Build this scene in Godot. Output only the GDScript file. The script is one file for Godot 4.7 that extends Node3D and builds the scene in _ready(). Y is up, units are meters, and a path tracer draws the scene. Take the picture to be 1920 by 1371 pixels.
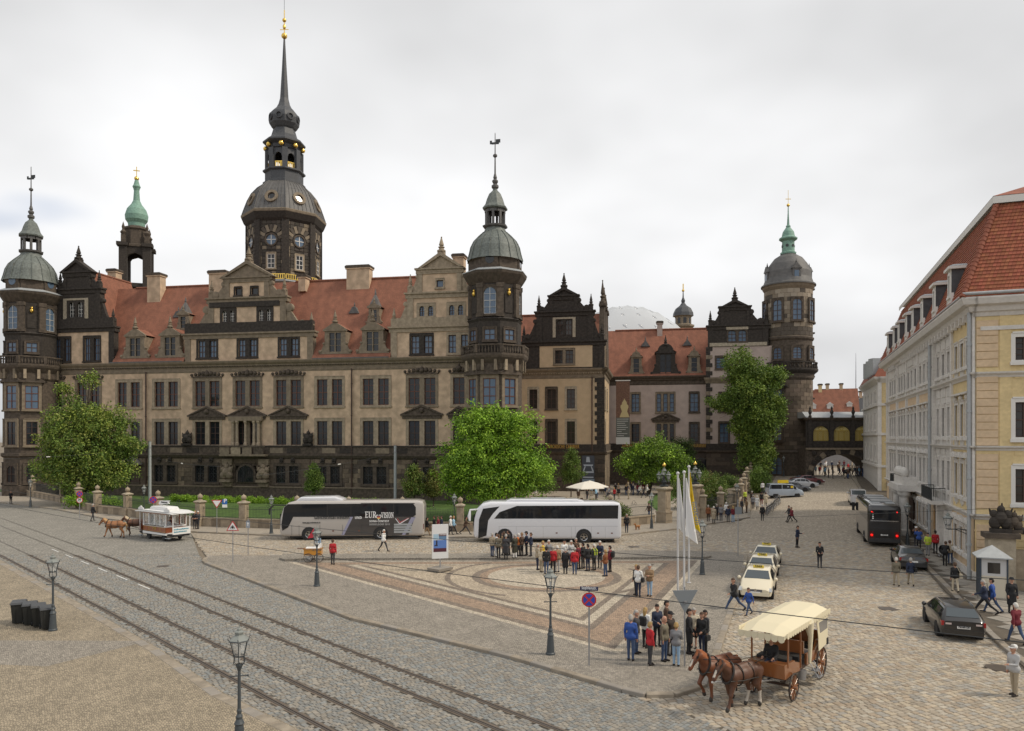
extends Node3D
# Old town square: street with tram rails, paved island, palace wings, towers, coaches, carriages and passers-by.
var rng:=RandomNumberGenerator.new()
var MT:={}
var TX:={}
var cache:={}
var names:={}
class G:
	var V:=PackedVector3Array()
	var N:=PackedVector3Array()
	var C:=PackedColorArray()
	var U:=PackedVector2Array()
	var col:=Color.WHITE
	var use_c:=false
	var use_u:=false
	var T:=Transform3D.IDENTITY
	func p3(a:Vector3,b:Vector3,c:Vector3,na:Vector3,nb:Vector3,nc:Vector3) -> void:
		V.append(T*a);V.append(T*c);V.append(T*b)
		N.append((T.basis*na).normalized());N.append((T.basis*nc).normalized());N.append((T.basis*nb).normalized())
		if use_c:
			C.append(col);C.append(col);C.append(col)
	func tri(a:Vector3,b:Vector3,c:Vector3) -> void:
		var n:=(b-a).cross(c-a)
		p3(a,b,c,n,n,n)
	func quad(a:Vector3,b:Vector3,c:Vector3,d:Vector3) -> void:
		var n:=(c-a).cross(d-b)
		p3(a,b,c,n,n,n);p3(a,c,d,n,n,n)
	func quv(a:Vector3,b:Vector3,c:Vector3,d:Vector3) -> void:
		use_u=true
		quad(a,b,c,d)
		for k in [Vector2(0,1),Vector2(1,0),Vector2(1,1),Vector2(0,1),Vector2(0,0),Vector2(1,0)]:
			U.append(k)
	func bx(x0:float,x1:float,y0:float,y1:float,z0:float,z1:float) -> void:
		var a:=Vector3(x0,y0,z0);var b:=Vector3(x1,y0,z0);var c:=Vector3(x1,y1,z0);var d:=Vector3(x0,y1,z0)
		var e:=Vector3(x0,y0,z1);var f:=Vector3(x1,y0,z1);var g:=Vector3(x1,y1,z1);var h:=Vector3(x0,y1,z1)
		quad(e,f,g,h);quad(b,a,d,c);quad(a,e,h,d);quad(f,b,c,g);quad(h,g,c,d);quad(a,b,f,e)
	func box(c:Vector3,s:Vector3) -> void:
		bx(c.x-s.x/2,c.x+s.x/2,c.y-s.y/2,c.y+s.y/2,c.z-s.z/2,c.z+s.z/2)
	func hexa(p:Array) -> void: # 0-3 bottom ccw from above, 4-7 top
		quad(p[3],p[2],p[1],p[0]);quad(p[4],p[5],p[6],p[7])
		for i in 4:
			var j:=(i+1) % 4
			quad(p[i],p[j],p[j+4],p[i+4])
	func cbx(x0:float,x1:float,y0:float,y1:float,z0:float,z1:float,b:float) -> void: # front (z1) edges chamfered
		var o:=[Vector3(x0,y0,z1-b),Vector3(x1,y0,z1-b),Vector3(x1,y1,z1-b),Vector3(x0,y1,z1-b)]
		var i:=[Vector3(x0+b,y0+b,z1),Vector3(x1-b,y0+b,z1),Vector3(x1-b,y1-b,z1),Vector3(x0+b,y1-b,z1)]
		quad(i[0],i[1],i[2],i[3])
		for k in 4:
			var m:=(k+1) % 4
			quad(o[k],o[m],i[m],i[k])
			quad(Vector3(o[k].x,o[k].y,z0),Vector3(o[m].x,o[m].y,z0),o[m],o[k])
	func prism(poly:PackedVector2Array,z0:float,z1:float) -> void:
		if Geometry2D.is_polygon_clockwise(poly):
			poly=poly.duplicate();poly.reverse()
		var t:=Geometry2D.triangulate_polygon(poly)
		for k in range(0,t.size(),3):
			var a:=poly[t[k]];var b:=poly[t[k+1]];var c:=poly[t[k+2]]
			if (b-a).cross(c-a)<0:
				var x:=b;b=c;c=x
			tri(Vector3(a.x,a.y,z1),Vector3(b.x,b.y,z1),Vector3(c.x,c.y,z1))
			tri(Vector3(a.x,a.y,z0),Vector3(c.x,c.y,z0),Vector3(b.x,b.y,z0))
		for k in poly.size():
			var a:=poly[k];var b:=poly[(k+1) % poly.size()]
			quad(Vector3(a.x,a.y,z0),Vector3(b.x,b.y,z0),Vector3(b.x,b.y,z1),Vector3(a.x,a.y,z1))
	func slab(poly:PackedVector2Array,y0:float,y1:float) -> void: # poly in x,z seen from above; extruded upwards
		var old:=T
		T=T*Transform3D(Basis(Vector3.RIGHT,Vector3.FORWARD,Vector3.UP),Vector3.ZERO)
		var q:=PackedVector2Array()
		for p in poly:
			q.append(Vector2(p.x,-p.y))
		prism(q,y0,y1)
		T=old
	func lathe(prof:Array,n:int,smooth:=true,rot:=0.0,at:=Vector3.ZERO) -> void: # prof: Vector2(r, y) upwards
		var flat:bool=not prof[0] is Vector2 # also r, y, r, y ...
		for k in (prof.size()/2 if flat else prof.size())-1:
			var p:Vector2=Vector2(prof[2*k],prof[2*k+1]) if flat else prof[k];var q:Vector2=Vector2(prof[2*k+2],prof[2*k+3]) if flat else prof[k+1]
			var pn:=Vector2(q.y-p.y,p.x-q.x).normalized()
			for i in n:
				var a0:=rot+TAU*i/n;var a1:=rot+TAU*(i+1)/n
				var d0:=Vector3(sin(a0),0,cos(a0));var d1:=Vector3(sin(a1),0,cos(a1))
				var A:=at+d0*p.x+Vector3.UP*p.y;var B:=at+d1*p.x+Vector3.UP*p.y
				var D:=at+d0*q.x+Vector3.UP*q.y;var E:=at+d1*q.x+Vector3.UP*q.y
				var n0:=d0*pn.x+Vector3.UP*pn.y;var n1:=d1*pn.x+Vector3.UP*pn.y
				if not smooth:
					n0=(n0+n1)/2;n1=n0
				if p.x>1e-5:
					p3(A,B,E,n0,n1,n1)
				if q.x>1e-5:
					p3(A,E,D,n0,n1,n0)
	func ball(c:Vector3,r:float,n:=10,sy:=1.0) -> void:
		var pr:=[]
		for k in 7:
			var a:=PI*k/6.0
			pr.append(Vector2(r*sin(a),-r*cos(a)*sy))
		lathe(pr,n,true,0.0,c)
	func tube(pts:Array,rad:Variant,n:=6,caps:=true) -> void:
		var rings:=[]
		var up:=Vector3.UP
		for k in pts.size():
			var d:Vector3=(pts[mini(k+1,pts.size()-1)]-pts[maxi(k-1,0)]).normalized()
			if absf(d.dot(up))>0.95:
				up=Vector3.RIGHT if absf(d.x)<0.9 else Vector3.FORWARD
			var s:=d.cross(up).normalized();var t:=s.cross(d).normalized()
			up=t
			var r:float=rad[k] if rad is Array else rad
			var ring:=[]
			for i in n:
				var a:=TAU*i/n
				ring.append([pts[k]+(s*cos(a)+t*sin(a))*r,s*cos(a)+t*sin(a)])
			rings.append(ring)
		for k in rings.size()-1:
			for i in n:
				var j:=(i+1) % n
				var a:Array=rings[k][i];var b:Array=rings[k][j];var c:Array=rings[k+1][j];var d:Array=rings[k+1][i]
				p3(a[0],c[0],b[0],a[1],c[1],b[1]);p3(a[0],d[0],c[0],a[1],d[1],c[1])
		if caps:
			for e in [0,rings.size()-1]:
				for i in range(1,n-1):
					if e==0:
						tri(rings[e][0][0],rings[e][i][0],rings[e][i+1][0])
					else:
						tri(rings[e][0][0],rings[e][i+1][0],rings[e][i][0])
	func loft(rings:Array,cap:=true) -> void: # rings of points, each ring ccw seen from the end; smooth along, creased where angle is sharp
		var m:int=rings[0].size()
		for k in rings.size()-1:
			for i in m:
				var j:=(i+1) % m
				quad(rings[k][i],rings[k][j],rings[k+1][j],rings[k+1][i])
		if cap:
			for i in range(1,m-1):
				tri(rings[0][0],rings[0][i+1],rings[0][i])
				tri(rings[-1][0],rings[-1][i],rings[-1][i+1])
	func smooth(angle:=0.6) -> void: # average normals of coincident corners that differ by less than the angle
		var at:={}
		for k in V.size():
			var q:=Vector3i((V[k]*500.0).round())
			if not at.has(q):at[q]=[]
			at[q].append(k)
		var M:=N.duplicate()
		var cs:=cos(angle)
		for q in at:
			for a in at[q]:
				var s:=Vector3.ZERO
				for b in at[q]:
					if N[a].dot(N[b])>cs:s+=N[b]
				M[a]=s.normalized()
		N=M
	func mesh() -> ArrayMesh:
		var a:=[]
		a.resize(Mesh.ARRAY_MAX)
		a[Mesh.ARRAY_VERTEX]=V;a[Mesh.ARRAY_NORMAL]=N
		if use_c:a[Mesh.ARRAY_COLOR]=C
		if use_u and U.size()==V.size():a[Mesh.ARRAY_TEX_UV]=U
		var m:=ArrayMesh.new()
		if V.size():m.add_surface_from_arrays(Mesh.PRIMITIVE_TRIANGLES,a)
		return m
func lin(r:float,g:float,b:float) -> Color:
	return Color(r,g,b).linear_to_srgb()
func noise_tex(key:String,freq:float,lo:float,hi:float,oct:=4,type:=FastNoiseLite.TYPE_SIMPLEX_SMOOTH,size:=512) -> Texture2D:
	if TX.has(key):return TX[key]
	var n:=FastNoiseLite.new()
	n.noise_type=type;n.frequency=freq;n.fractal_octaves=oct;n.seed=11+TX.size()
	var t:=NoiseTexture2D.new()
	t.width=size;t.height=size;t.seamless=true;t.noise=n
	var r:=Gradient.new()
	r.offsets=PackedFloat32Array([0.15,0.85]);r.colors=PackedColorArray([Color(lo,lo,lo),Color(hi,hi,hi)])
	t.color_ramp=r
	TX[key]=t
	return t
# material: linear colour, roughness, grain texture over a coarse one, both in metres per repeat
func mt(key:String,c:Color,rough:=0.85,fine:="",fs:=2.0,coarse:="",cs:=14.0,bump:=0.0) -> StandardMaterial3D:
	if MT.has(key):return MT[key]
	var m:=StandardMaterial3D.new()
	m.resource_name=key
	m.albedo_color=c.linear_to_srgb();m.roughness=rough
	if fine:
		m.albedo_texture=TX[fine];m.uv1_triplanar=true;m.uv1_world_triplanar=true;m.uv1_scale=Vector3.ONE/fs
		if bump>0.0:
			m.heightmap_enabled=true;m.heightmap_texture=TX[fine];m.heightmap_scale=bump
	if coarse:
		m.detail_enabled=true;m.detail_albedo=TX[coarse];m.detail_blend_mode=BaseMaterial3D.BLEND_MODE_MUL
		m.detail_uv_layer=BaseMaterial3D.DETAIL_UV_2;m.uv2_triplanar=true;m.uv2_world_triplanar=true;m.uv2_scale=Vector3.ONE/cs
	MT[key]=m
	return m
func metal(key:String,c:Color,rough:=0.35,met:=1.0) -> StandardMaterial3D:
	var m:=mt(key,c,rough)
	m.metallic=met
	return m
func vmat(key:String,rough:=0.85) -> StandardMaterial3D: # takes its colour from the mesh or its copies
	var m:=mt(key,Color.WHITE,rough)
	m.vertex_color_use_as_albedo=true
	return m
func numbered(n:String) -> String:
	names[n]=names.get(n,-1)+1
	return n if names[n]==0 else "%s_%03d" % [n,names[n]]
func thing(n:String,label:String,cat:String,at:=Vector3.ZERO,turn:=0.0,group:="") -> Node3D:
	var o:=Node3D.new()
	o.name=numbered(n);add_child(o)
	o.position=at;o.rotation.y=turn
	tag(o,label,cat,group)
	return o
func tag(o:Node,label:String,cat:String,group:="") -> void:
	o.set_meta("label",label);o.set_meta("category",cat)
	if group:o.set_meta("group",group)
func mi(parent:Node,n:String,m:Variant,material:Material,at:=Vector3.ZERO,turn:=0.0) -> MeshInstance3D:
	var o:=MeshInstance3D.new()
	o.name=n if parent!=self else numbered(n)
	o.mesh=m.mesh() if m is G else m
	o.material_override=null
	if material:o.set_surface_override_material(0,material)
	o.position=at;o.rotation.y=turn
	parent.add_child(o,true)
	return o
func one(n:String,label:String,cat:String,m:Variant,material:Material,at:=Vector3.ZERO,turn:=0.0,group:="") -> MeshInstance3D:
	var o:=mi(self,n,m,material,at,turn)
	tag(o,label,cat,group)
	return o
func struct(n:String,m:Variant,material:Material) -> MeshInstance3D:
	var o:=mi(self,n,m,material)
	o.set_meta("kind","structure")
	return o
func bxp(parent:Node,n:String,x0:float,x1:float,y0:float,y1:float,z0:float,z1:float,m:Material) -> MeshInstance3D:
	var key:="b%.3f_%.3f_%.3f" % [x1-x0,y1-y0,z1-z0]
	if not cache.has(key):
		var g:=G.new();g.box(Vector3.ZERO,Vector3(x1-x0,y1-y0,z1-z0));cache[key]=g.mesh()
	return mi(parent,n,cache[key],m,Vector3((x0+x1)/2,(y0+y1)/2,(z0+z1)/2))
func gh(x:float,d:float) -> float: # the street climbs towards the archway
	return 2.2*smoothstep(72.0,135.0,d)*smoothstep(24.0,48.0,x)
func W(x:float,d:float,up:=0.0) -> Vector3:
	return Vector3(x,gh(x,d)+up,-d)
func pv(a:Array) -> PackedVector2Array: # flat list x, y, x, y
	var p:=PackedVector2Array()
	for k in range(0,a.size(),2):
		p.append(Vector2(a[k],a[k+1]))
	return p
func inside(p:Vector2,polys:Array) -> bool:
	for q in polys:
		if Geometry2D.is_point_in_polygon(p,q):return true
	return false
func lift(p:Node,h:Node3D) -> void: # hand a helper's children over to the thing itself, in place
	for c in h.get_children():
		var tr:Transform3D=h.transform*c.transform
		h.remove_child(c);p.add_child(c,true);c.transform=tr
	p.remove_child(h);h.free()
func setup() -> void:
	var cam:=Camera3D.new()
	cam.name="camera"
	cam.projection=Camera3D.PROJECTION_FRUSTUM
	cam.near=0.5;cam.far=3000.0
	cam.size=0.5*1371.0/1390.0
	cam.frustum_offset=Vector2(0,0.5*134.5/1390.0)
	cam.position=Vector3(0,9.2,0)
	add_child(cam)
	cam.current=true
	var e:=Environment.new()
	e.background_mode=Environment.BG_SKY
	e.tonemap_mode=Environment.TONE_MAPPER_LINEAR
	e.tonemap_exposure=1.45
	e.sdfgi_enabled=true;e.ssao_enabled=true;e.ssil_enabled=true
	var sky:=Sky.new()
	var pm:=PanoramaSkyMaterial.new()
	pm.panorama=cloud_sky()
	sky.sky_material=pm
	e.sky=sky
	var we:=WorldEnvironment.new()
	we.name="world"
	we.environment=e
	add_child(we)
	var sun:=DirectionalLight3D.new()
	sun.name="sun"
	sun.light_energy=0.55
	sun.light_angular_distance=10.0
	sun.light_color=Color(1.0,0.95,0.87)
	sun.shadow_enabled=true
	add_child(sun)
	sun.look_at_from_position(Vector3(0.76,0.8,0.12)*50.0,Vector3.ZERO)
# a cloud deck of even height, thin here and there; brighter overhead than at the horizon, as an overcast sky is
func cloud_sky() -> Texture2D:
	var w:=1024;var h:=512
	var n1:=FastNoiseLite.new();n1.seed=5;n1.frequency=0.4;n1.fractal_octaves=6;n1.fractal_gain=0.52
	var n2:=FastNoiseLite.new();n2.seed=23;n2.frequency=0.22;n2.fractal_octaves=4
	var n3:=FastNoiseLite.new();n3.seed=31;n3.frequency=1.1;n3.fractal_octaves=5
	var img:=Image.create(w,h,false,Image.FORMAT_RGBF)
	for y in h:
		var el:=PI*(0.5-(y+0.5)/h)
		for x in w:
			if el<-0.03:
				img.set_pixel(x,y,Color(0.3,0.29,0.27));continue
			var az:=TAU*(x+0.5)/w
			var d:=Vector3(sin(az)*cos(el),sin(el),-cos(az)*cos(el))
			var k:=1.0/(maxf(d.y,0.0)+0.22)
			var p:=Vector3(d.x*k,d.z*k,0.0)
			var a:=n1.get_noise_3d(p.x,p.y,3.0)
			var b:=n2.get_noise_3d(p.x,p.y,9.0)
			var v:=0.52+0.23*clampf(a*1.5+b*1.9,-1.0,0.9)
			var thin:=smoothstep(0.22,0.5,n3.get_noise_3d(p.x*0.6,p.y,1.0)-0.6*absf(b))
			var c:=Color(v,v*1.003,v*1.012)
			c=c.lerp(Color(0.36,0.42,0.53),0.6*thin)
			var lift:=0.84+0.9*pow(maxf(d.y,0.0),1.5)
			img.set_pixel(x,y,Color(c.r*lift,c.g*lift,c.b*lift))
	return ImageTexture.create_from_image(img)
func textures() -> void:
	noise_tex("grain",0.05,0.84,1.0,5)
	noise_tex("blotch",0.012,0.82,1.0,5)
	noise_tex("soft",0.01,0.92,1.0,4)
	noise_tex("speck",0.12,0.74,1.0,3)
	noise_tex("streak",0.02,0.7,1.0,5)
	noise_tex("cells",0.06,0.7,1.0,1,FastNoiseLite.TYPE_CELLULAR)
func mats() -> void:
	mt("plaster_tan",Color(0.80,0.595,0.41),0.9,"grain",1.7,"blotch",9.0)
	mt("plaster_ochre",Color(0.70,0.53,0.34),0.9,"grain",1.7,"soft",9.0)
	mt("plaster_pink",Color(0.60,0.485,0.425),0.9,"grain",1.7,"soft",9.0)
	mt("plaster_yellow",Color(0.80,0.63,0.34),0.9,"soft",1.7,"soft",9.0)
	mt("plaster_orange",Color(0.76,0.575,0.38),0.9,"soft",1.7,"soft",9.0)
	mt("plaster_white",Color(0.76,0.73,0.685),0.9,"soft",1.3,"soft",7.0)
	mt("stone_black",Color(0.075,0.062,0.052),0.92,"grain",1.3,"streak",5.0)
	mt("stone_dark",Color(0.16,0.125,0.095),0.92,"grain",1.3,"streak",6.0)
	mt("stone_mid",Color(0.33,0.265,0.19),0.92,"grain",1.3,"blotch",5.0)
	mt("stone_light",Color(0.50,0.405,0.29),0.92,"grain",1.1,"blotch",4.0)
	mt("stone_pale",Color(0.56,0.48,0.36),0.9,"grain",1.1,"blotch",3.0)
	mt("granite",Color(0.40,0.36,0.31),0.85,"speck",0.5,"soft",4.0)
	mt("kerb",Color(0.46,0.39,0.30),0.85,"speck",0.6,"blotch",4.0)
	mt("roof_tile",Color(0.47,0.19,0.115),0.85,"cells",3.0,"blotch",8.0)
	mt("roof_palace",Color(0.40,0.13,0.075),0.8,"grain",1.0,"blotch",6.0)
	mt("slate",Color(0.10,0.105,0.115),0.6,"grain",1.0,"blotch",3.0)
	mt("copper_dark",Color(0.15,0.145,0.14),0.6,"soft",2.0,"blotch",5.0)
	mt("copper_aged",Color(0.24,0.27,0.245),0.6,"grain",1.5,"streak",4.0)
	mt("copper_green",Color(0.26,0.45,0.36),0.65,"soft",2.0,"blotch",4.0)
	metal("gold",Color(0.85,0.58,0.14),0.3)
	metal("iron",Color(0.05,0.055,0.058),0.55,0.4)
	metal("steel",Color(0.42,0.43,0.45),0.4,0.8)
	metal("rail_steel",Color(0.16,0.135,0.115),0.45,0.7)
	mt("zinc",Color(0.40,0.42,0.43),0.5,"soft",2.0)
	mt("lamp_paint",Color(0.055,0.065,0.072),0.5)
	mt("wood_dark",Color(0.065,0.035,0.025),0.6)
	mt("wood_red",Color(0.14,0.052,0.03),0.55)
	mt("paint_white",Color(0.8,0.8,0.78),0.6)
	mt("frame_white",Color(0.7,0.68,0.64),0.6)
	mt("rubber",Color(0.02,0.02,0.021),0.8)
	mt("glass_dark",Color(0.018,0.02,0.024),0.04)
	mt("glass_blue",Color(0.10,0.15,0.22),0.04)
	mt("glass_room",Color(0.05,0.045,0.04),0.06)
	mt("soil",Color(0.22,0.18,0.13),0.95,"grain",1.0)
	mt("joint",Color(0.17,0.14,0.105),0.95,"speck",0.7,"blotch",7.0)
	mt("joint_grey",Color(0.16,0.145,0.12),0.95,"speck",0.7,"blotch",7.0)
	mt("cobble_far",Color(0.52,0.455,0.37),0.9,"cells",7.0,"soft",12.0)
	mt("cobble_grey",Color(0.40,0.375,0.325),0.9,"cells",5.0,"soft",12.0)
	mt("cobble_pale",Color(0.56,0.48,0.375),0.9,"cells",7.0,"soft",12.0)
	mt("slab_tan",Color(0.47,0.41,0.33),0.88,"speck",0.8,"soft",5.0)
	mt("grass",Color(0.10,0.19,0.03),0.95,"speck",0.9,"blotch",9.0)
	vmat("sett",0.85);vmat("leaf",0.7);vmat("cloth",0.9);vmat("stone_var",0.92)
	MT["sett"].albedo_texture=TX["speck"];MT["sett"].uv1_triplanar=true;MT["sett"].uv1_world_triplanar=true;MT["sett"].uv1_scale=Vector3.ONE*2.2
	MT["stone_var"].albedo_texture=TX["grain"];MT["stone_var"].uv1_triplanar=true;MT["stone_var"].uv1_world_triplanar=true;MT["stone_var"].uv1_scale=Vector3.ONE*0.8
	MT["leaf"].backlight_enabled=true;MT["leaf"].backlight=Color(0.5,0.55,0.2)
	mosaic("mosaic",3.2,46,0.35,0.05)
	mosaic("paver",2.4,30,0.0,0.04)
	for a in [["mosaic_tan",Color(0.50,0.43,0.32),"mosaic",3.2],["mosaic_grey",Color(0.46,0.425,0.37),"mosaic",3.2],["plaza_pale",Color(0.70,0.60,0.465),"paver",2.4],["plaza_white",Color(0.78,0.70,0.57),"paver",2.4],["plaza_brown",Color(0.36,0.30,0.245),"paver",2.4],["plaza_red",Color(0.54,0.405,0.30),"paver",2.4]]:
		mt(a[0],a[1],0.88,a[2],a[3],"soft",11.0)
# small stones laid in rows (wavy or straight); each has its own tone, joints are darker sand
func mosaic(key:String,_m:float,rows:int,wave:float,vary:float) -> void:
	var n:=512
	var img:=Image.create(n,n,false,Image.FORMAT_RGB8)
	var tone:={}
	var r2:=RandomNumberGenerator.new();r2.seed=77
	for y in n:
		for x in n:
			var fx:=float(x)/n;var fy:=float(y)/n
			var v:=(fy+wave*0.09*sin(fx*TAU*2.0)+wave*0.03*sin(fx*TAU*5.0+fy*TAU))*rows
			var r:=int(floor(v));var u:=fx*rows*0.8+(0.5 if posmod(r,2) else 0.0)+0.15*sin(r*2.4)
			var key2:=Vector2i(posmod(int(floor(u)),int(rows*0.8)),posmod(r,rows))
			if not tone.has(key2):tone[key2]=r2.randf_range(0.80-vary,1.0)
			var e:=minf(minf(v-floor(v),ceil(v)-v),minf(u-floor(u),ceil(u)-u)*0.9)
			var t:float=tone[key2]*lerpf(0.62,1.0,smoothstep(0.03,0.16,e))
			img.set_pixel(x,y,Color(t,t*0.985,t*0.965))
	TX[key]=ImageTexture.create_from_image(img)
func sheet(poly:PackedVector2Array,y:float) -> G: # poly in (x, depth); one upward face
	var g:=G.new()
	var q:=poly.duplicate()
	if not Geometry2D.is_polygon_clockwise(q):q.reverse()
	var t:=Geometry2D.triangulate_polygon(q)
	for k in range(0,t.size(),3):
		var p:=[]
		for i in 3:
			var s:=q[t[k+i]]
			p.append(Vector3(s.x,y,-s.y))
		if (p[1]-p[0]).cross(p[2]-p[0]).y<0:
			g.tri(p[0],p[2],p[1])
		else:
			g.tri(p[0],p[1],p[2])
	return g
func strip(c:Array,half:Array,y:float,steps:=1) -> G: # ribbon over the climbing ground: centre points (x, depth), left and right offsets in x
	var g:=G.new()
	for k in c.size()-1:
		for s in steps:
			var a:Vector2=c[k].lerp(c[k+1],float(s)/steps);var b:Vector2=c[k].lerp(c[k+1],float(s+1)/steps)
			for j in 6:
				var f0:=lerpf(half[0],half[1],j/6.0);var f1:=lerpf(half[0],half[1],(j+1)/6.0)
				g.quad(W(a.x+f0,a.y,y),W(a.x+f1,a.y,y),W(b.x+f1,b.y,y),W(b.x+f0,b.y,y))
	return g
func line_kerb(parent:Node,pts:Array,y0:float,y1:float,wide:float,len:=1.1) -> void:
	for k in pts.size()-1:
		var a:=Vector2(pts[k][0],pts[k][1]);var b:=Vector2(pts[k+1][0],pts[k+1][1])
		var m:=maxi(1,int(round(a.distance_to(b)/len)))
		for i in m:
			var p:=a.lerp(b,(i+0.5)/m);var l:=a.distance_to(b)/m
			var key:="k%.2f_%.2f_%.2f" % [l,wide,y1-y0]
			if not cache.has(key):
				var g:=G.new();var h:=l/2-0.008;var t:=y1-y0;var e:=0.025
				g.hexa([Vector3(-h,0,wide/2),Vector3(h,0,wide/2),Vector3(h,0,-wide/2),Vector3(-h,0,-wide/2),Vector3(-h,t-e,wide/2),Vector3(h,t-e,wide/2),Vector3(h,t-e,-wide/2),Vector3(-h,t-e,-wide/2)])
				g.hexa([Vector3(-h,t-e,wide/2),Vector3(h,t-e,wide/2),Vector3(h,t-e,-wide/2),Vector3(-h,t-e,-wide/2),Vector3(-h+e,t,wide/2-e),Vector3(h-e,t,wide/2-e),Vector3(h-e,t,-wide/2+e),Vector3(-h+e,t,-wide/2+e)])
				cache[key]=g.mesh()
			var o:=mi(parent,"kerb_stone",cache[key],MT["kerb" if (i+k) % 3 else "granite"],Vector3(p.x,gh(p.x,p.y)+y0+rng.randf_range(-0.004,0.004),-p.y))
			o.rotation.y=atan2(-(-b.y+a.y),b.x-a.x)
func sett_mesh() -> ArrayMesh:
	if not cache.has("sett"):
		var g:=G.new()
		var e:=0.09
		var o:=[Vector3(-0.5,-0.045,0.5),Vector3(0.5,-0.045,0.5),Vector3(0.5,-0.045,-0.5),Vector3(-0.5,-0.045,-0.5)]
		var m:=[Vector3(-0.5,-0.014,0.5),Vector3(0.5,-0.014,0.5),Vector3(0.5,-0.014,-0.5),Vector3(-0.5,-0.014,-0.5)]
		var t:=[Vector3(-0.5+e,0,0.5-e),Vector3(0.5-e,0,0.5-e),Vector3(0.5-e,0,-0.5+e),Vector3(-0.5+e,0,-0.5+e)]
		g.quad(t[0],t[1],t[2],t[3])
		for k in 4:
			var j:=(k+1) % 4
			g.quad(m[k],m[j],t[j],t[k]);g.quad(o[k],o[j],m[j],m[k])
		cache["sett"]=g.mesh()
	return cache["sett"]
# lay setts in rows; returns [transforms, colours]
func lay(poly:PackedVector2Array,no:Array,dir:float,long:float,wide:float,wave:float,cols:Array,gap:float) -> Array:
	var T:=[];var C:=[]
	var ex:=Vector2(cos(dir),sin(dir));var ey:=Vector2(-sin(dir),cos(dir))
	var lo:=Vector2(1e9,1e9);var hi:=Vector2(-1e9,-1e9)
	for p in poly:
		var q:=Vector2(p.dot(ex),p.dot(ey));lo=lo.min(q);hi=hi.max(q)
	var r:=0
	var v:=lo.y
	while v<hi.y:
		var wr:=wide*rng.randf_range(0.92,1.08)
		var u:=lo.x-rng.randf()*long
		while u<hi.x:
			var l:=long*rng.randf_range(0.72,1.28)
			var uc:=u+l/2
			var vv:=v+wr/2+wave*sin(uc*0.55+0.3*sin(v*0.21))+wave*0.5*sin(uc*0.19+v*0.1)
			var p:=ex*uc+ey*vv
			u+=l
			if not Geometry2D.is_point_in_polygon(p,poly) or inside(p,no):continue
			var a:=dir+wave*0.55*cos(uc*0.55)+rng.randf_range(-0.05,0.05)
			var b:=Basis(Vector3.UP,a)*Basis.from_scale(Vector3(l-gap,1,wr-gap))
			T.append(Transform3D(b,Vector3(p.x,rng.randf_range(-0.006,0.004),-p.y)))
			var c:Color=cols[rng.randi() % cols.size()]
			var f:=rng.randf_range(0.8,1.12)
			C.append(Color(c.r*f,c.g*f,c.b*f))
		v+=wr
		r+=1
	return [T,C]
func put_setts(parent:Node,TC:Array,singles:int,cols:Array) -> void:
	var T:Array=TC[0];var C:Array=TC[1]
	var order:=[]
	for k in T.size():
		var o:Vector3=T[k].origin
		var d:=-o.z
		if singles and d>23.6 and absf(o.x)/d<0.68:order.append([d,k])
	order.sort_custom(func(a,b):return a[0]<b[0])
	var alone:={}
	for k in mini(singles,order.size()):alone[order[k][1]]=true
	var sm:=[]
	for c in cols:
		sm.append(mt("sett_%.3f_%.3f" % [c.r,c.b],c,0.85,"speck",0.45))
	var mm:=MultiMesh.new()
	mm.transform_format=MultiMesh.TRANSFORM_3D;mm.use_colors=true;mm.mesh=sett_mesh()
	mm.instance_count=T.size()-alone.size()
	var i:=0
	for k in T.size():
		if alone.has(k):
			var o:=mi(parent,"sett",sett_mesh(),sm[k % sm.size()])
			o.transform=T[k]
		else:
			mm.set_instance_transform(i,T[k]);mm.set_instance_color(i,C[k]);i+=1
	var n:=MultiMeshInstance3D.new()
	n.name="setts";n.multimesh=mm;n.material_override=MT["sett"]
	n.set_meta("kind","stuff")
	parent.add_child(n,true)
func inset(t:Array,d:Array) -> PackedVector2Array: # triangle with each side moved inwards
	var c:Vector2=(t[0]+t[1]+t[2])/3.0
	var L:=[]
	for k in 3:
		var a:Vector2=t[k];var b:Vector2=t[(k+1) % 3]
		var n:=Vector2(-(b-a).y,(b-a).x).normalized()
		if n.dot(c-a)<0:n=-n
		L.append([a+n*d[k],(b-a).normalized()])
	var out:=PackedVector2Array()
	for k in 3:
		var p:Variant=Geometry2D.line_intersects_line(L[(k+2) % 3][0],L[(k+2) % 3][1],L[k][0],L[k][1])
		out.append(p)
	return out
func ring(c:Vector2,r0:float,r1:float,a0:=0.0,a1:=TAU,n:=64) -> PackedVector2Array:
	var p:=PackedVector2Array()
	for k in n+1:p.append(c+Vector2(cos(lerpf(a0,a1,k/float(n))),sin(lerpf(a0,a1,k/float(n))))*r1)
	for k in n+1:p.append(c+Vector2(cos(lerpf(a1,a0,k/float(n))),sin(lerpf(a1,a0,k/float(n))))*r0)
	return p
func rails() -> Array: # the four running rails as (x, depth) polylines
	return [[-58.49,84.69,-44.0,70.0,-30.4,56.33,-16.16,41.59,-7.78,32.79,0.0,24.83,6.0,18.7],[-53.27,77.13,-40.3,64.1,-27.71,51.36,-14.79,38.06,-7.48,30.59,-0.28,23.21,4.5,18.3],[-55.0,75.8,-45.29,65.58,-23.47,43.5,-12.55,32.29,-7.41,27.09,-3.56,23.21,1.2,18.4],[-53.0,71.3,-39.96,57.86,-20.85,38.63,-11.19,28.8,-8.13,25.68,-5.68,23.21,-1.0,18.5]]
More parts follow.
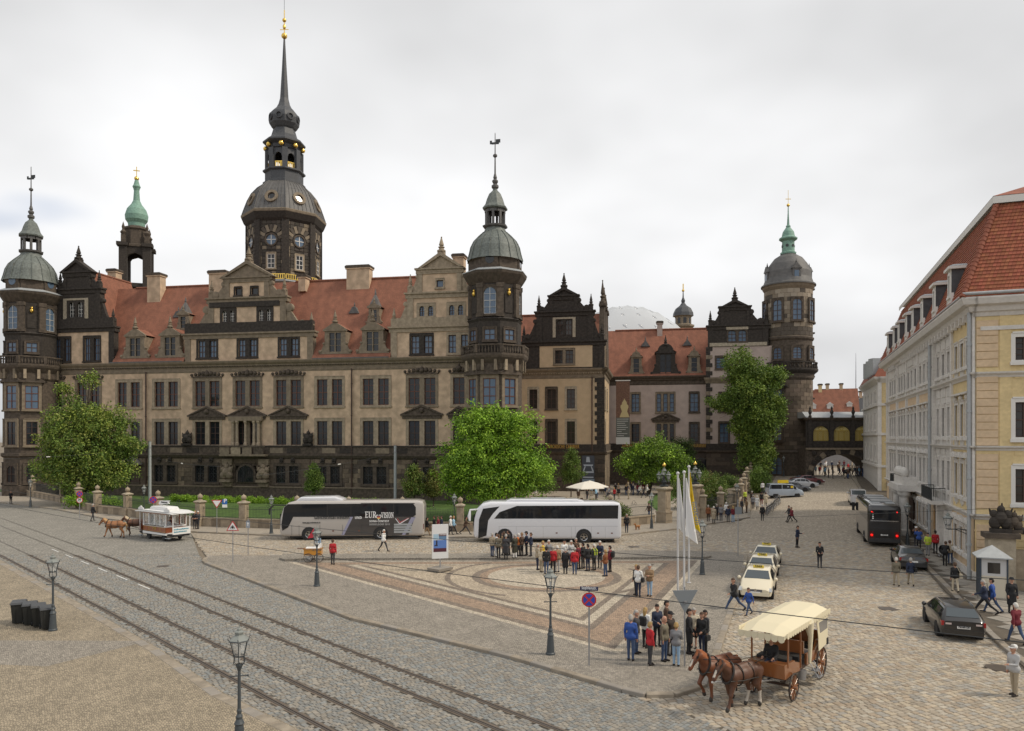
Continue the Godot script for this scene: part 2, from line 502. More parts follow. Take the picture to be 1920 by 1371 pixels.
func ground() -> void:
	var xs:=[-900,-300,-120,-60,-20,10,24,28,32,36,40,44,48,56,80,160,400,900]
	var ds:=[-60,0,40,72,78,84,90,96,102,108,114,120,126,132,138,160,220,400,900,1600]
	var g:=G.new()
	for i in xs.size()-1:
		for j in ds.size()-1:
			g.quad(W(xs[i],ds[j],-0.07),W(xs[i+1],ds[j],-0.07),W(xs[i+1],ds[j+1],-0.07),W(xs[i],ds[j+1],-0.07))
	struct("ground",g,MT["soil"])
	# carriageways
	var near_edge:=[-75.0,92.5,-58.0,75.5,-38.23,55.36,-23.81,40.86,-15.22,32.05,-10.31,26.53,-6.66,23.21,-1.5,18.0]
	var isl:=pv([-22.93,56.98,-23.1,56.0,-22.78,54.8,-22.10,53.71,-8.08,37.45,0.0,30.86,4.04,26.85,4.75,26.3,5.73,26.3,7.03,27.3,7.5,28.55,8.35,30.63,12.72,42.21,17.22,54.64,18.0,57.0,17.6,58.5,16.0,59.1,12.79,59.25,9.74,58.84,-5.74,56.98])
	var road:=pv(near_edge+[9.0,18.0,6.81,23.21,5.4,25.03,4.0,26.7,0.0,30.9,-8.1,37.5,-22.1,53.7,-24.0,57.0,-31.0,71.5,-37.02,77.98,-45.4,83.04,-58.61,94.73,-71.8,104.0,-95.0,118.0])
	var s:=struct("road",sheet(road,-0.03),MT["joint_grey"])
	var street:=pv([6.81,23.21,9.0,18.0,17.0,18.0,20.2,28.0,21.37,31.97,22.3,34.6,25.55,42.63,28.7,50.75,32.42,60.9,38.0,75.0,27.0,82.0,23.87,80.94,19.4,77.04,16.49,73.92,9.95,69.12,-13.49,66.95,-31.53,71.84,-30.5,70.5,-23.5,57.0,4.0,26.7,5.4,25.03])
	var st:=struct("street",sheet(street,-0.026),MT["joint"])
	var grey:=[Color(0.34,0.325,0.29),Color(0.29,0.285,0.265),Color(0.38,0.345,0.29),Color(0.32,0.29,0.245),Color(0.30,0.31,0.30)]
	var pale:=[Color(0.50,0.43,0.34),Color(0.44,0.375,0.29),Color(0.54,0.48,0.39),Color(0.47,0.38,0.28),Color(0.42,0.39,0.34),Color(0.56,0.47,0.35)]
	var no:=[]
	var steel:=G.new()
	for r in rails():
		var pts:=pv(r)
		var cv:=Curve2D.new()
		for p in pts:cv.add_point(p)
		for k in pts.size()-1:
			var a:=pts[k];var b:=pts[k+1]
			var n:=Vector2(-(b-a).y,(b-a).x).normalized()
			no.append(PackedVector2Array([a+n*0.18,b+n*0.18,b-n*0.18,a-n*0.18]))
		var top:=G.new()
		for side in [[-0.075,-0.005,0.0],[0.035,0.075,-0.004]]:
			for k in pts.size()-1:
				var a:=pts[k];var b:=pts[k+1]
				var n:=Vector2(-(b-a).y,(b-a).x).normalized()
				top.hexa([Vector3(a.x+n.x*side[0],-0.028,-a.y-n.y*side[0]),Vector3(b.x+n.x*side[0],-0.028,-b.y-n.y*side[0]),Vector3(b.x+n.x*side[1],-0.028,-b.y-n.y*side[1]),Vector3(a.x+n.x*side[1],-0.028,-a.y-n.y*side[1]),Vector3(a.x+n.x*side[0],side[2],-a.y-n.y*side[0]),Vector3(b.x+n.x*side[0],side[2],-b.y-n.y*side[0]),Vector3(b.x+n.x*side[1],side[2],-b.y-n.y*side[1]),Vector3(a.x+n.x*side[1],side[2],-a.y-n.y*side[1])])
		mi(s,"tram_rail",top,MT["rail_steel"])
		var bed:=G.new()
		for k in pts.size()-1:
			var a:=pts[k];var b:=pts[k+1]
			var n:=Vector2(-(b-a).y,(b-a).x).normalized()*0.16
			for sd in [[-1.0,-0.48],[0.48,1.0]]:
				bed.quad(Vector3(a.x+n.x*sd[0],-0.012,-a.y-n.y*sd[0]),Vector3(b.x+n.x*sd[0],-0.012,-b.y-n.y*sd[0]),Vector3(b.x+n.x*sd[1],-0.012,-b.y-n.y*sd[1]),Vector3(a.x+n.x*sd[1],-0.012,-a.y-n.y*sd[1]))
		mi(s,"rail_bed",bed,mt("rail_bed",Color(0.24,0.19,0.145),0.95,"speck",0.6,"blotch",5.0))
	var lid_spots:=[[20.15,39.8,0.45],[19.45,29.6,0.5],[-24.9,52.9,0.42],[10.2,62.3,0.45]]
	for l in lid_spots:no.append(ring(Vector2(l[0],l[1]),0.0,l[2]+0.02,0,TAU,12).slice(0,13))
	put_setts(s,lay(Geometry2D.intersect_polygons(road,pv([-42,17,14,17,14,58,-42,58]))[0],no,0.80,0.20,0.155,0.10,grey,0.022),0,grey)
	put_setts(st,lay(Geometry2D.intersect_polygons(street,pv([-33,17,60,17,60,66,-33,66]))[0],no+[isl],0.36,0.29,0.205,0.09,pale,0.03),300,pale)
	for l in lid_spots:
		var lg:=G.new();lg.lathe([l[2],-0.03,l[2],0.0,l[2]-0.06,0.002,l[2]-0.07,-0.004,0,-0.004],24)
		mi(s if l[0]<0 else st,"manhole_cover",lg,MT["rail_steel"],Vector3(l[0],0,-l[1]))
	# beyond the built setts the same paving goes on
	mi(s,"road_far",sheet(Geometry2D.intersect_polygons(road,pv([-120,58,20,58,20,130,-120,130]))[0],-0.004),MT["cobble_grey"])
	mi(st,"street_far",sheet(Geometry2D.intersect_polygons(street,pv([-40,66,60,66,60,90,-40,90]))[0],-0.003),MT["cobble_pale"])
	mi(st,"street_rise",strip([Vector2(33,74),Vector2(42,95),Vector2(51,115),Vector2(62,142),Vector2(70,170)],[-11.0,6.5],0.0,8),MT["cobble_pale"])
	# dashed lane marks between the tracks
	for k in 9:
		var a:=Vector2(-46.5,69.6).lerp(Vector2(-20.5,43.4),k/9.0);var b:=Vector2(-46.5,69.6).lerp(Vector2(-20.5,43.4),(k+0.5)/9.0)
		if k<3:continue
		mi(s,"lane_mark",sheet(PackedVector2Array([a,b,b+Vector2(0.045,0.045),a+Vector2(0.045,0.045)]),0.009),MT["paint_white"])
	# foreground pavement
	var fg:=pv(near_edge+[-90,18,-110,92])
	var f:=G.new();f.slab(flip(fg),-0.06,0.045)
	var fo:=struct("pavement",f,MT["mosaic_tan"])
	var kl:=[]
	for k in range(0,near_edge.size(),2):kl.append([near_edge[k]-0.18,near_edge[k+1]-0.18])
	line_kerb(fo,kl.slice(1),-0.05,0.062,0.42,1.0)
	mi(fo,"sett_patch",sheet(pv([-23.8,33.4,-16.3,33.3,-18.6,29.6,-21.2,29.9]),0.05),MT["mosaic_grey"])
	# traffic island with its square
	var ig:=G.new();ig.slab(flip(isl),-0.05,0.12)
	var io:=struct("traffic_island",ig,MT["mosaic_grey"])
	var il:=[]
	for p in isl:il.append([p.x,p.y])
	il.append(il[0])
	line_kerb(io,il,-0.04,0.135,0.30)
	var t:=[Vector2(-16.3,53.9),Vector2(4.5,31.0),Vector2(14.2,54.8)]
	var bands:=[[0.0,"plaza_white"],[0.38,"plaza_brown"],[0.85,"plaza_red"],[2.1,"plaza_brown"],[2.5,"plaza_white"],[3.0,"plaza_brown"],[3.35,"plaza_pale"]]
	var sq:=struct("square",sheet(inset(t,[0,0,0]),0.124),MT["plaza_white"])
	for k in range(1,bands.size()):
		var d:float=bands[k][0]
		mi(sq,"paving_band",sheet(inset(t,[d,d,d*0.55]),0.124+0.004*k),MT[bands[k][1]])
	var cc:=Vector2(2.24,48.26)
	for r in [[6.25,6.6,2.2,4.3,"plaza_brown"],[6.25,6.6,-1.1,0.45,"plaza_brown"],[4.35,4.85,0,TAU,"plaza_brown"],[3.8,4.35,0,TAU,"plaza_red"]]:
		mi(sq,"paving_ring",sheet(ring(cc,r[0],r[1],r[2],r[3]),0.154),MT[r[4]])
	mi(sq,"paving_circle",sheet(ring(cc,0.0,3.8).slice(0,64),0.154),MT["plaza_white"])
	var ug:=G.new();ug.slab(flip(pv([-17.6,56.9,-17.2,54.9,-16.6,54.2,-15.6,54.66,9.5,55.15,13.2,55.65,14.2,55.2,15.0,55.8,14.6,58.0,9.74,58.6,-5.74,56.85])),0.1,0.27)
	mi(io,"raised_strip",ug,MT["mosaic_grey"])
	# pavement along the fence
	var fk:=[[-95.0,117.0],[-71.8,103.97],[-58.61,94.73],[-45.4,83.04],[-37.02,77.98],[-31.53,71.84],[-21.27,68.75],[-13.49,66.95],[9.95,69.12],[16.49,73.92],[19.4,77.04],[23.87,80.94],[27.0,84.5],[32.0,100.0],[36.0,118.0]]
	var fp:=PackedVector2Array()
	for p in fk:fp.append(Vector2(p[0],p[1]))
	for p in [[34,126],[24,110],[20,96],[15,80],[9.9,75.4],[4,72.2],[-13.3,72.2],[-27,75.4],[-31.9,76.4],[-44.5,86.3],[-62.3,103.4],[-74,115.2],[-95,130]]:fp.append(Vector2(p[0],p[1]))
	var pg:=G.new();pg.slab(flip(fp),-0.06,0.12)
	var po:=struct("fence_pavement",pg,MT["slab_tan"])
	line_kerb(po,fk,-0.05,0.13,0.28,1.4)
	# garden
	struct("lawn",sheet(pv([-95,131,-74,115.6,-62.3,103.8,-44.5,86.7,-31.9,76.8,-27,75.8,-13.3,72.6,-4,72.6,-4,112,-60,124]),0.05),MT["grass"])
	struct("terrace",sheet(pv([-4,72.6,4,72.6,9.9,75.8,15.4,80.4,20.5,96,26,112,34,128,42,150,10,150,0,108,-4,106]),0.06),MT["slab_tan"])
	struct("garden",sheet(pv([17.6,88,21.5,97,26.5,111,33,124,38,140,30,141,24,122,19,104]),0.085),MT["grass"])
	# pavement in front of the yellow palace: single slabs
	var rk:=[[17.0,17.0],[20.2,28.0],[21.37,31.97],[22.3,34.6],[25.55,42.63],[28.7,50.75],[32.42,60.9],[38.4,76.0],[45.8,95.0],[56.0,121.0],[66.0,146.0]]
	var dirx:=Vector2(0.35,0.937)
	var sw:=PackedVector2Array()
	for p in rk:sw.append(Vector2(p[0],p[1]))
	for p in [[72,144],[63,120],[43,70],[48,46],[48,17]]:sw.append(Vector2(p[0],p[1]))
	var swo:=struct("sidewalk",strip([Vector2(20.6,17),Vector2(23.4,28),Vector2(29.3,44),Vector2(36.5,62),Vector2(42,76),Vector2(49.5,95),Vector2(60,121),Vector2(71,146)],[-3.6,26.0],0.105,4),MT["joint"])
	line_kerb(swo,rk,-0.05,0.14,0.32,1.3)
	var sl:=[]
	for k in 3:sl.append(mt("slab_%d" % k,[Color(0.42,0.385,0.33),Color(0.37,0.34,0.295),Color(0.46,0.41,0.345)][k],0.88,"speck",0.8,"soft",4.0))
	var nx:=Vector2(0.937,-0.35)
	var cnt:=0
	for j in 46:
		for i in 11:
			var p:=Vector2(21.9,32.2)+dirx*(j*0.95-5.0)+nx*(0.25+i*0.92+(0.45 if j % 2 else 0.0))
			var corner:=(p-Vector2(29.6,47.4))
			if corner.dot(nx)>-0.3 and corner.dot(dirx)>-0.3:continue
			if (p-Vector2(20.9,30.4)).dot(nx)<0.55 or (p-Vector2(25.55,42.63)).dot(Vector2(0.932,-0.361))<0.7:continue
			cnt+=1
			if cnt>300:break
			if not cache.has("slab"):
				var q:=G.new();q.T=Transform3D(Basis(Vector3.RIGHT,Vector3(0,0,-1),Vector3.UP),Vector3.ZERO);q.cbx(-0.45,0.45,-0.465,0.465,-0.04,0.0,0.008);cache["slab"]=q.mesh()
			mi(swo,"slab",cache["slab"],sl[rng.randi() % 3],W(p.x,p.y,0.128+rng.randf_range(-0.003,0.002)),atan2(-0.937,0.35)+PI/2)
func flip(p:PackedVector2Array) -> PackedVector2Array: # (x, depth) to (x, z)
	var q:=PackedVector2Array()
	for a in p:q.append(Vector2(a.x,-a.y))
	return q
# front wall at z with rectangular openings [x0, x1, y0, y1] and reveals that go back by deep
func wall_g(g:G,x0:float,x1:float,y0:float,y1:float,z:float,holes:Array,deep:=0.4) -> void:
	var xs:=[x0,x1];var ys:=[y0,y1]
	for h in holes:
		for v in [h[0],h[1]]:
			if v>x0 and v<x1 and not xs.has(v):xs.append(v)
		for v in [h[2],h[3]]:
			if v>y0 and v<y1 and not ys.has(v):ys.append(v)
	xs.sort();ys.sort()
	for j in ys.size()-1:
		var cy:float=(ys[j]+ys[j+1])/2
		var i:=0
		while i<xs.size()-1:
			var k:=i
			while k<xs.size()-1:
				var cx:float=(xs[k]+xs[k+1])/2
				var hit:=false
				for h in holes:
					if cx>h[0] and cx<h[1] and cy>h[2] and cy<h[3]:hit=true;break
				if hit:break
				k+=1
			if k>i:g.quad(Vector3(xs[i],ys[j],z),Vector3(xs[k],ys[j],z),Vector3(xs[k],ys[j+1],z),Vector3(xs[i],ys[j+1],z))
			i=k+1 if k==i else k
	for h in holes:
		var a:=Vector3(h[0],h[2],z);var b:=Vector3(h[1],h[2],z);var c:=Vector3(h[1],h[3],z);var d:=Vector3(h[0],h[3],z)
		var q:=Vector3(0,0,-deep)
		g.quad(a,b,b+q,a+q);g.quad(b,c,c+q,b+q);g.quad(c,d,d+q,c+q);g.quad(d,a,a+q,d+q)
func arch_pts(x0:float,x1:float,y0:float,ysp:float,yt:float,n:=10) -> PackedVector2Array: # opening outline with a round or segmental head
	var p:=pv([x1,y0,x1,ysp])
	for k in range(1,n):
		var a:=PI*k/n
		p.append(Vector2((x0+x1)/2+(x1-x0)/2*cos(a),ysp+(yt-ysp)*sin(a)))
	p.append(Vector2(x0,ysp));p.append(Vector2(x0,y0))
	return p
# a window: stone surround (the part itself), its pane and its sash bars. o: lights, surround s, materials, rows, cols, sill, head, arch
func win(parent:Node,x0:float,x1:float,y0:float,y1:float,z:float,o:={}) -> Node3D:
	var sm:Material=MT[o.get("stone","stone_mid")];var fm:Material=MT[o.get("frame","wood_dark")];var gm:Material=MT[o.get("glass","glass_dark")]
	var w:=x1-x0;var h:=y1-y0
	var key:="w%.2f_%.2f_%s" % [w,h,JSON.stringify(o)]
	if not cache.has(key):
		var L:int=o.get("lights",2);var s:float=o.get("s",0.3);var pr:float=o.get("proud",0.07);var mull:float=o.get("mull",0.42);var deep:float=o.get("deep",0.3)
		var arch:bool=o.get("arch",false)
		var g:=G.new();var b:=G.new();var p:=G.new()
		if s>0:
			g.bx(-s,0,-s*0.4,h+s,-0.05,pr);g.bx(w,w+s,-s*0.4,h+s,-0.05,pr);g.bx(0,w,h,h+s,-0.05,pr)
			g.bx(-s+0.08,w+s-0.08,h+s,h+s+0.1,-0.05,pr+0.05)
			g.bx(-s-0.06,w+s+0.06,-s*0.4-0.22,-s*0.4,-0.05,pr+0.14)
			g.bx(0,w,-s*0.4,0.0,-0.3,pr-0.01)
		var lw:=(w-mull*(L-1))/L
		for k in L:
			var a:=k*(lw+mull)
			if k>0:g.bx(a-mull,a,0,h,-deep,pr-0.02)
			if arch:
				var sp:=h-lw*0.5
				var rp:=pv([a,sp])
				for i in range(0,9):rp.append(Vector2(a+lw/2-lw/2*cos(PI*i/8.0),sp+lw/2*sin(PI*i/8.0)))
				var left:=pv([a,sp]);var right:=pv([a+lw,sp])
				for i in range(1,5):left.append(Vector2(a+lw/2-lw/2*cos(PI*i/8.0),sp+lw/2*sin(PI*i/8.0)))
				for i in range(1,5):right.append(Vector2(a+lw/2+lw/2*cos(PI*i/8.0),sp+lw/2*sin(PI*i/8.0)))
				left.append(Vector2(a,h));right.append(Vector2(a+lw,h))
				g.prism(left,-deep,pr-0.03);g.prism(right,-deep,pr-0.03)
			p.quad(Vector3(a,0,-deep+0.02),Vector3(a+lw,0,-deep+0.02),Vector3(a+lw,h,-deep+0.02),Vector3(a,h,-deep+0.02))
			var fr:float=o.get("bar",0.09)
			b.bx(a,a+fr,0,h,-deep+0.03,-deep+0.1);b.bx(a+lw-fr,a+lw,0,h,-deep+0.03,-deep+0.1)
			b.bx(a+fr,a+lw-fr,0,fr,-deep+0.03,-deep+0.1);b.bx(a+fr,a+lw-fr,h-fr,h,-deep+0.03,-deep+0.1)
			var cols:int=o.get("cols",2);var rows:int=o.get("rows",4)
			for i in range(1,cols):b.bx(a+lw*i/cols-fr*0.5,a+lw*i/cols+fr*0.5,fr,h-fr,-deep+0.035,-deep+0.11)
			for i in range(1,rows):
				var t:=fr*(0.55 if i*2==rows or rows<4 else 0.28)
				b.bx(a+fr,a+lw-fr,h*i/rows-t,h*i/rows+t,-deep+0.035,-deep+0.09)
			if o.get("grille",false):
				var gs:=0.55;var c:=-h
				while c<lw:
					for sgn in [1,-1]:
						var q0:=maxf(c,0.0);var q1:=minf(c+h,lw)
						if q1>q0:
							var A:=Vector3(a+q0,(q0-c),-0.05);var B:=Vector3(a+q1,(q1-c),-0.05)
							if sgn<0:A.x=a+lw-q0;B.x=a+lw-q1
							b.tube([A,B],0.022,3,false)
					c+=gs
		cache[key]=[g.mesh(),p.mesh(),b.mesh()]
	var c:Array=cache[key]
	var at:=Vector3(x0,y0,z)
	var n:Node3D
	if c[0].get_surface_count():
		n=mi(parent,"window",c[0],sm,at)
	else:
		n=Node3D.new();n.name="window";n.position=at;parent.add_child(n,true)
	mi(n,"pane",c[1],gm);mi(n,"sash",c[2],fm)
	return n
func pediment(parent:Node,x0:float,x1:float,y:float,h:float,z:float,m:Material,pr:=0.35) -> void:
	var key:="ped%.2f_%.2f" % [x1-x0,h]
	if not cache.has(key):
		var g:=G.new();var w:=x1-x0
		g.prism(pv([0.25,0.2,w-0.25,0.2,w/2,h-0.1]),-0.1,pr*0.45)
		g.bx(-0.15,w+0.15,0,0.2,-0.1,pr)
		for sg in [0,1]:
			var q:=pv([-0.2,0.2,0.2,0.2,w/2,h-0.2,w/2,h+0.08])
			if sg:
				for i in 4:q[i].x=w-q[i].x
			g.prism(q,-0.1,pr)
		g.ball(Vector3(w/2,h*0.5,pr*0.4),h*0.27,8)
		g.bx(0.1,w-0.1,-0.45,0.0,-0.1,pr*0.5)
		cache[key]=g.mesh()
	mi(parent,"pediment",cache[key],m,Vector3(x0,y,z))
func crest(parent:Node,x0:float,x1:float,y:float,z:float,m:Material,hh:=1.25) -> void: # carved scrolls over a window
	var key:="crest%.2f_%.2f" % [x1-x0,hh]
	if not cache.has(key):
		var g:=G.new();var w:=x1-x0;var n:=int(round(w/0.62))
		g.bx(0,w,0,0.16,-0.1,0.2)
		for k in n+1:
			var f:=absf(k*2.0/n-1.0)
			var r:=0.2+0.12*(1.0-f)
			g.ball(Vector3(w*k/n,0.18+r+(1.0-f)*0.18,0.05),r*1.15,8)
		g.ball(Vector3(w/2,hh*0.55,0.1),hh*0.40,10)
		g.prism(pv([w*0.12,0.16,w*0.88,0.16,w*0.62,hh*0.62,w*0.38,hh*0.62]),-0.1,0.08)
		g.ball(Vector3(w/2,hh,0.1),0.16,8)
		cache[key]=g.mesh()
	mi(parent,"carved_crest",cache[key],m,Vector3(x0,y,z))
func volute(g:G,x:float,y:float,w:float,h:float,z0:float,z1:float,dir:float) -> void: # scroll bracket, foot at (x, y), rising towards dir
	var p:=pv([x,y,x+dir*w,y,x+dir*w,y+h])
	for k in range(1,6):
		var t:=k/6.0
		p.append(Vector2(x+dir*w*(1.0-t)*(1.0-0.45*sin(t*PI)*0.6),y+h*(1.0-t)*(1.0-0.42*sin(t*PI))))
	g.prism(p,z0,z1)
	for q in [[x+dir*w*0.2,y+h*0.2,minf(w,h)*0.26],[x+dir*w*0.85,y+h*0.84,minf(w,h)*0.2]]:
		var old:=g.T
		g.T=old*Transform3D(Basis(Vector3.RIGHT,PI/2),Vector3(q[0],q[1],z0))
		g.lathe([q[2],0.0,q[2],z1-z0+0.08,q[2]*0.55,z1-z0+0.14,0,z1-z0+0.14],10)
		g.T=old
func finial(g:G,x:float,y:float,z:float,h:float,r:float) -> void: # obelisk on a moulded foot
	g.lathe([r*1.5,0,r*1.5,h*0.1,r,h*0.13,r*0.8,h*0.24,r*1.15,h*0.28,r*1.15,h*0.32,r*0.5,h*0.36,r*0.9,h*0.44,r*0.18,h*0.92,r*0.35,h*0.96,0,h],8,false,PI/8,Vector3(x,y,z))
# coursed blocks standing proud of a wall; the first ones (left singles) as parts of their own, the rest joined
func ashlar(parent:Node,x0:float,x1:float,y0:float,y1:float,z:float,holes:Array,bw:float,bh:float,cols:Array,singles:int,pr:=0.07) -> void:
	var rest:=G.new();rest.use_c=true
	var rows:=int(round((y1-y0)/bh));var hh:=(y1-y0)/rows
	var ms:=[]
	for c in cols:ms.append(mt("ashlar_%.3f_%.3f" % [c.r,c.b],c,0.92,"grain",1.1,"blotch",4.0))
	var done:=0
	for r in rows:
		var u:=x0-(bw*0.5 if r % 2 else 0.0)
		while u<x1-0.05:
			var a:=maxf(u,x0);var b:=minf(u+bw,x1);u+=bw
			var segs:=[[a,b]]
			for h in holes:
				if h[2]<y0+(r+1)*hh-0.05 and h[3]>y0+r*hh+0.05:
					var nx:=[]
					for s in segs:
						if h[1]<=s[0] or h[0]>=s[1]:nx.append(s);continue
						if h[0]-s[0]>0.15:nx.append([s[0],h[0]])
						if s[1]-h[1]>0.15:nx.append([h[1],s[1]])
					segs=nx
			for s in segs:
				var l:float=snappedf(s[1]-s[0],0.05)
				if l<0.12:continue
				var p:=Vector3((s[0]+s[1])/2,y0+(r+0.5)*hh,z)
				if done<singles:
					var key:="ash%.2f_%.3f" % [l,hh]
					if not cache.has(key):
						var g:=G.new();g.cbx(-l/2+0.012,l/2-0.012,-hh/2+0.012,hh/2-0.012,-0.05,pr,0.03);cache[key]=g.mesh()
					mi(parent,"stone_block",cache[key],ms[rng.randi() % ms.size()],p)
					done+=1
				else:
					var c:Color=cols[rng.randi() % cols.size()]
					rest.col=c*rng.randf_range(0.85,1.12)
					rest.cbx(p.x-l/2+0.012,p.x+l/2-0.012,p.y-hh/2+0.012,p.y+hh/2-0.012,z-0.05,z+pr,0.03)
	if rest.V.size():
		var o:=mi(parent,"stone_courses",rest,MT["stone_var"])
		o.set_meta("kind","stuff")
func cornice(parent:Node,n:String,x0:float,x1:float,z:float,prof:Array,m:Material) -> MeshInstance3D: # prof: [y, out] upwards, run along x
	var g:=G.new()
	for k in prof.size()-1:
		var p:Array=prof[k];var q:Array=prof[k+1]
		var a:=p[1] as float;var b:=q[1] as float
		g.quad(Vector3(x0-a,p[0],z+a),Vector3(x1+a,p[0],z+a),Vector3(x1+b,q[0],z+b),Vector3(x0-b,q[0],z+b))
		g.quad(Vector3(x1+a,p[0],z+a),Vector3(x1+a,p[0],z-0.3),Vector3(x1+b,q[0],z-0.3),Vector3(x1+b,q[0],z+b))
		g.quad(Vector3(x0-a,p[0],z-0.3),Vector3(x0-a,p[0],z+a),Vector3(x0-b,q[0],z+b),Vector3(x0-b,q[0],z-0.3))
	var t:Array=prof[-1]
	g.quad(Vector3(x0-t[1],t[0],z+t[1]),Vector3(x1+t[1],t[0],z+t[1]),Vector3(x1+t[1],t[0],z-0.5),Vector3(x0-t[1],t[0],z-0.5))
	return mi(parent,n,g,m)
func dormer(parent:Node,x:float,y:float,z:float,w:float,h:float,m:Material,slope:float,wopt:Dictionary,style:=0) -> void: # front at z; runs back into a roof of that slope
	var g:=G.new()
	var back:=(h+w*0.3)/slope
	var sill:=0.35
	wall_g(g,x-w/2,x+w/2,y,y+h,z,[[x-w*0.3,x+w*0.3,y+sill,y+h-0.25]],0.25)
	g.quad(Vector3(x+w/2,y,z),Vector3(x+w/2,y,z-back),Vector3(x+w/2,y+h,z-back),Vector3(x+w/2,y+h,z))
	g.quad(Vector3(x-w/2,y,z-back),Vector3(x-w/2,y,z),Vector3(x-w/2,y+h,z),Vector3(x-w/2,y+h,z-back))
	g.bx(x-w/2-0.2,x+w/2+0.2,y+h,y+h+0.22,z-0.2,z+0.18)
	if style==0:
		g.prism(pv([x-w/2-0.25,y+h+0.22,x+w/2+0.25,y+h+0.22,x,y+h+0.22+w*0.36]),z-0.3,z+0.14)
	else:
		var p:=arch_pts(x-w*0.42,x+w*0.42,y+h+0.22,y+h+0.3,y+h+0.3+w*0.42,8)
		g.prism(p,z-0.3,z+0.1)
	volute(g,x-w/2-w*0.28,y,w*0.28,h*0.55,z-0.3,z,1.0);volute(g,x+w/2+w*0.28,y,w*0.28,h*0.55,z-0.3,z,-1.0)
	finial(g,x,y+h+0.2+w*0.34,z-0.05,w*0.55,w*0.09)
	var d:=mi(parent,"dormer",g,m)
	var rg:=G.new()
	for sg in [-1.0,1.0]:
		var e:=Vector3(x+sg*(w/2+0.25),y+h+0.2,z+0.05);var r:=Vector3(x,y+h+0.2+w*0.34,z+0.05)
		var q:=Vector3(0,0,-back-0.4)
		if sg>0:rg.quad(e,e+q,r+q,r)
		else:rg.quad(e+q,e,r,r+q)
	mi(d,"dormer_roof",rg,MT["roof_tile"])
	var pg:=G.new();pg.quad(Vector3(x-w*0.3,y+sill,z-0.2),Vector3(x+w*0.3,y+sill,z-0.2),Vector3(x+w*0.3,y+h-0.25,z-0.2),Vector3(x-w*0.3,y+h-0.25,z-0.2))
	mi(d,"pane",pg,MT["glass_dark"])
	var bg:=G.new()
	for k in wopt.get("lights",2)+1:
		var bx0:float=x-w*0.3+w*0.6*k/wopt.get("lights",2)
		bg.bx(bx0-0.09,bx0+0.09,y+sill,y+h-0.25,z-0.19,z-0.02)
	for k in range(1,3):bg.bx(x-w*0.3,x+w*0.3,y+sill+(h-sill-0.25)*k/3.0-0.03,y+sill+(h-sill-0.25)*k/3.0+0.03,z-0.19,z-0.14)
	mi(d,"mullions",bg,m)
func chimney(parent:Node,x:float,y0:float,y1:float,z:float,w:float,d:float,m:Material) -> void:
	var g:=G.new()
	g.bx(x-w/2,x+w/2,y0,y1-0.5,z-d/2,z+d/2)
	g.bx(x-w/2-0.15,x+w/2+0.15,y1-0.5,y1-0.32,z-d/2-0.15,z+d/2+0.15)
	var c:=mi(parent,"chimney",g,m)
	var h:=G.new()
	h.prism(pv([x-w/2-0.2,y1-0.32,x+w/2+0.2,y1-0.32,x+w/2+0.25,y1-0.05,x+w/2,y1+0.12,x-w/2,y1+0.12,x-w/2-0.25,y1-0.05]),z-d/2-0.2,z+d/2+0.2)
	mi(c,"chimney_cap",h,MT["stone_dark"])
func roof_g(g:G,x0:float,x1:float,ye:float,yr:float,ze:float,zr:float,zb:float) -> void: # gabled roof along x: eave front, ridge, eave back
	g.quad(Vector3(x0,ye,ze),Vector3(x1,ye,ze),Vector3(x1,yr,zr),Vector3(x0,yr,zr))
	g.quad(Vector3(x1,ye,zb),Vector3(x0,ye,zb),Vector3(x0,yr,zr),Vector3(x1,yr,zr))
	g.tri(Vector3(x1,ye,ze),Vector3(x1,ye,zb),Vector3(x1,yr,zr));g.tri(Vector3(x0,ye,zb),Vector3(x0,ye,ze),Vector3(x0,yr,zr))
func cross_roof(g:G,x0:float,x1:float,ye:float,yr:float,zf:float,zb:float) -> void: # ridge along z
	var m:=(x0+x1)/2
	g.quad(Vector3(x1,ye,zf),Vector3(x1,ye,zb),Vector3(m,yr,zb),Vector3(m,yr,zf))
	g.quad(Vector3(x0,ye,zb),Vector3(x0,ye,zf),Vector3(m,yr,zf),Vector3(m,yr,zb))
	g.tri(Vector3(x0,ye,zf),Vector3(x1,ye,zf),Vector3(m,yr,zf))
func ridge_tiles(parent:Node,a:Vector3,b:Vector3,r:=0.18) -> void:
	var g:=G.new();var n:=int(a.distance_to(b)/0.42)
	for k in n:g.tube([a.lerp(b,float(k)/n),a.lerp(b,(k+1.08)/n)],[r*1.12,r],6)
	mi(parent,"ridge_tiles",g,MT["roof_tile"]).set_meta("kind","stuff")
func balusters(g:G,x0:float,x1:float,y:float,z:float,h:float,step:float) -> void:
	var n:=int((x1-x0)/step)
	for k in n:
		g.lathe([step*0.26,0,step*0.34,h*0.3,step*0.15,h*0.72,step*0.28,h],6,true,0.0,Vector3(x0+(k+0.5)*(x1-x0)/n,y,z))
const TURN:=-0.18326
const CORN:=[[19.15,0.02],[19.4,0.1],[19.45,0.04],[19.95,0.06],[20.1,0.3],[20.25,0.32],[20.5,0.62],[20.75,0.75],[20.85,0.75]]
func dentils(parent:Node,x0:float,x1:float,z:float,m:Material) -> void:
	var g:=G.new();var n:=int((x1-x0)/0.42)
	for k in n:g.bx(x0+k*0.42,x0+k*0.42+0.22,19.96,20.12,z,z+0.26)
	mi(parent,"dentils",g,m).set_meta("kind","stuff")
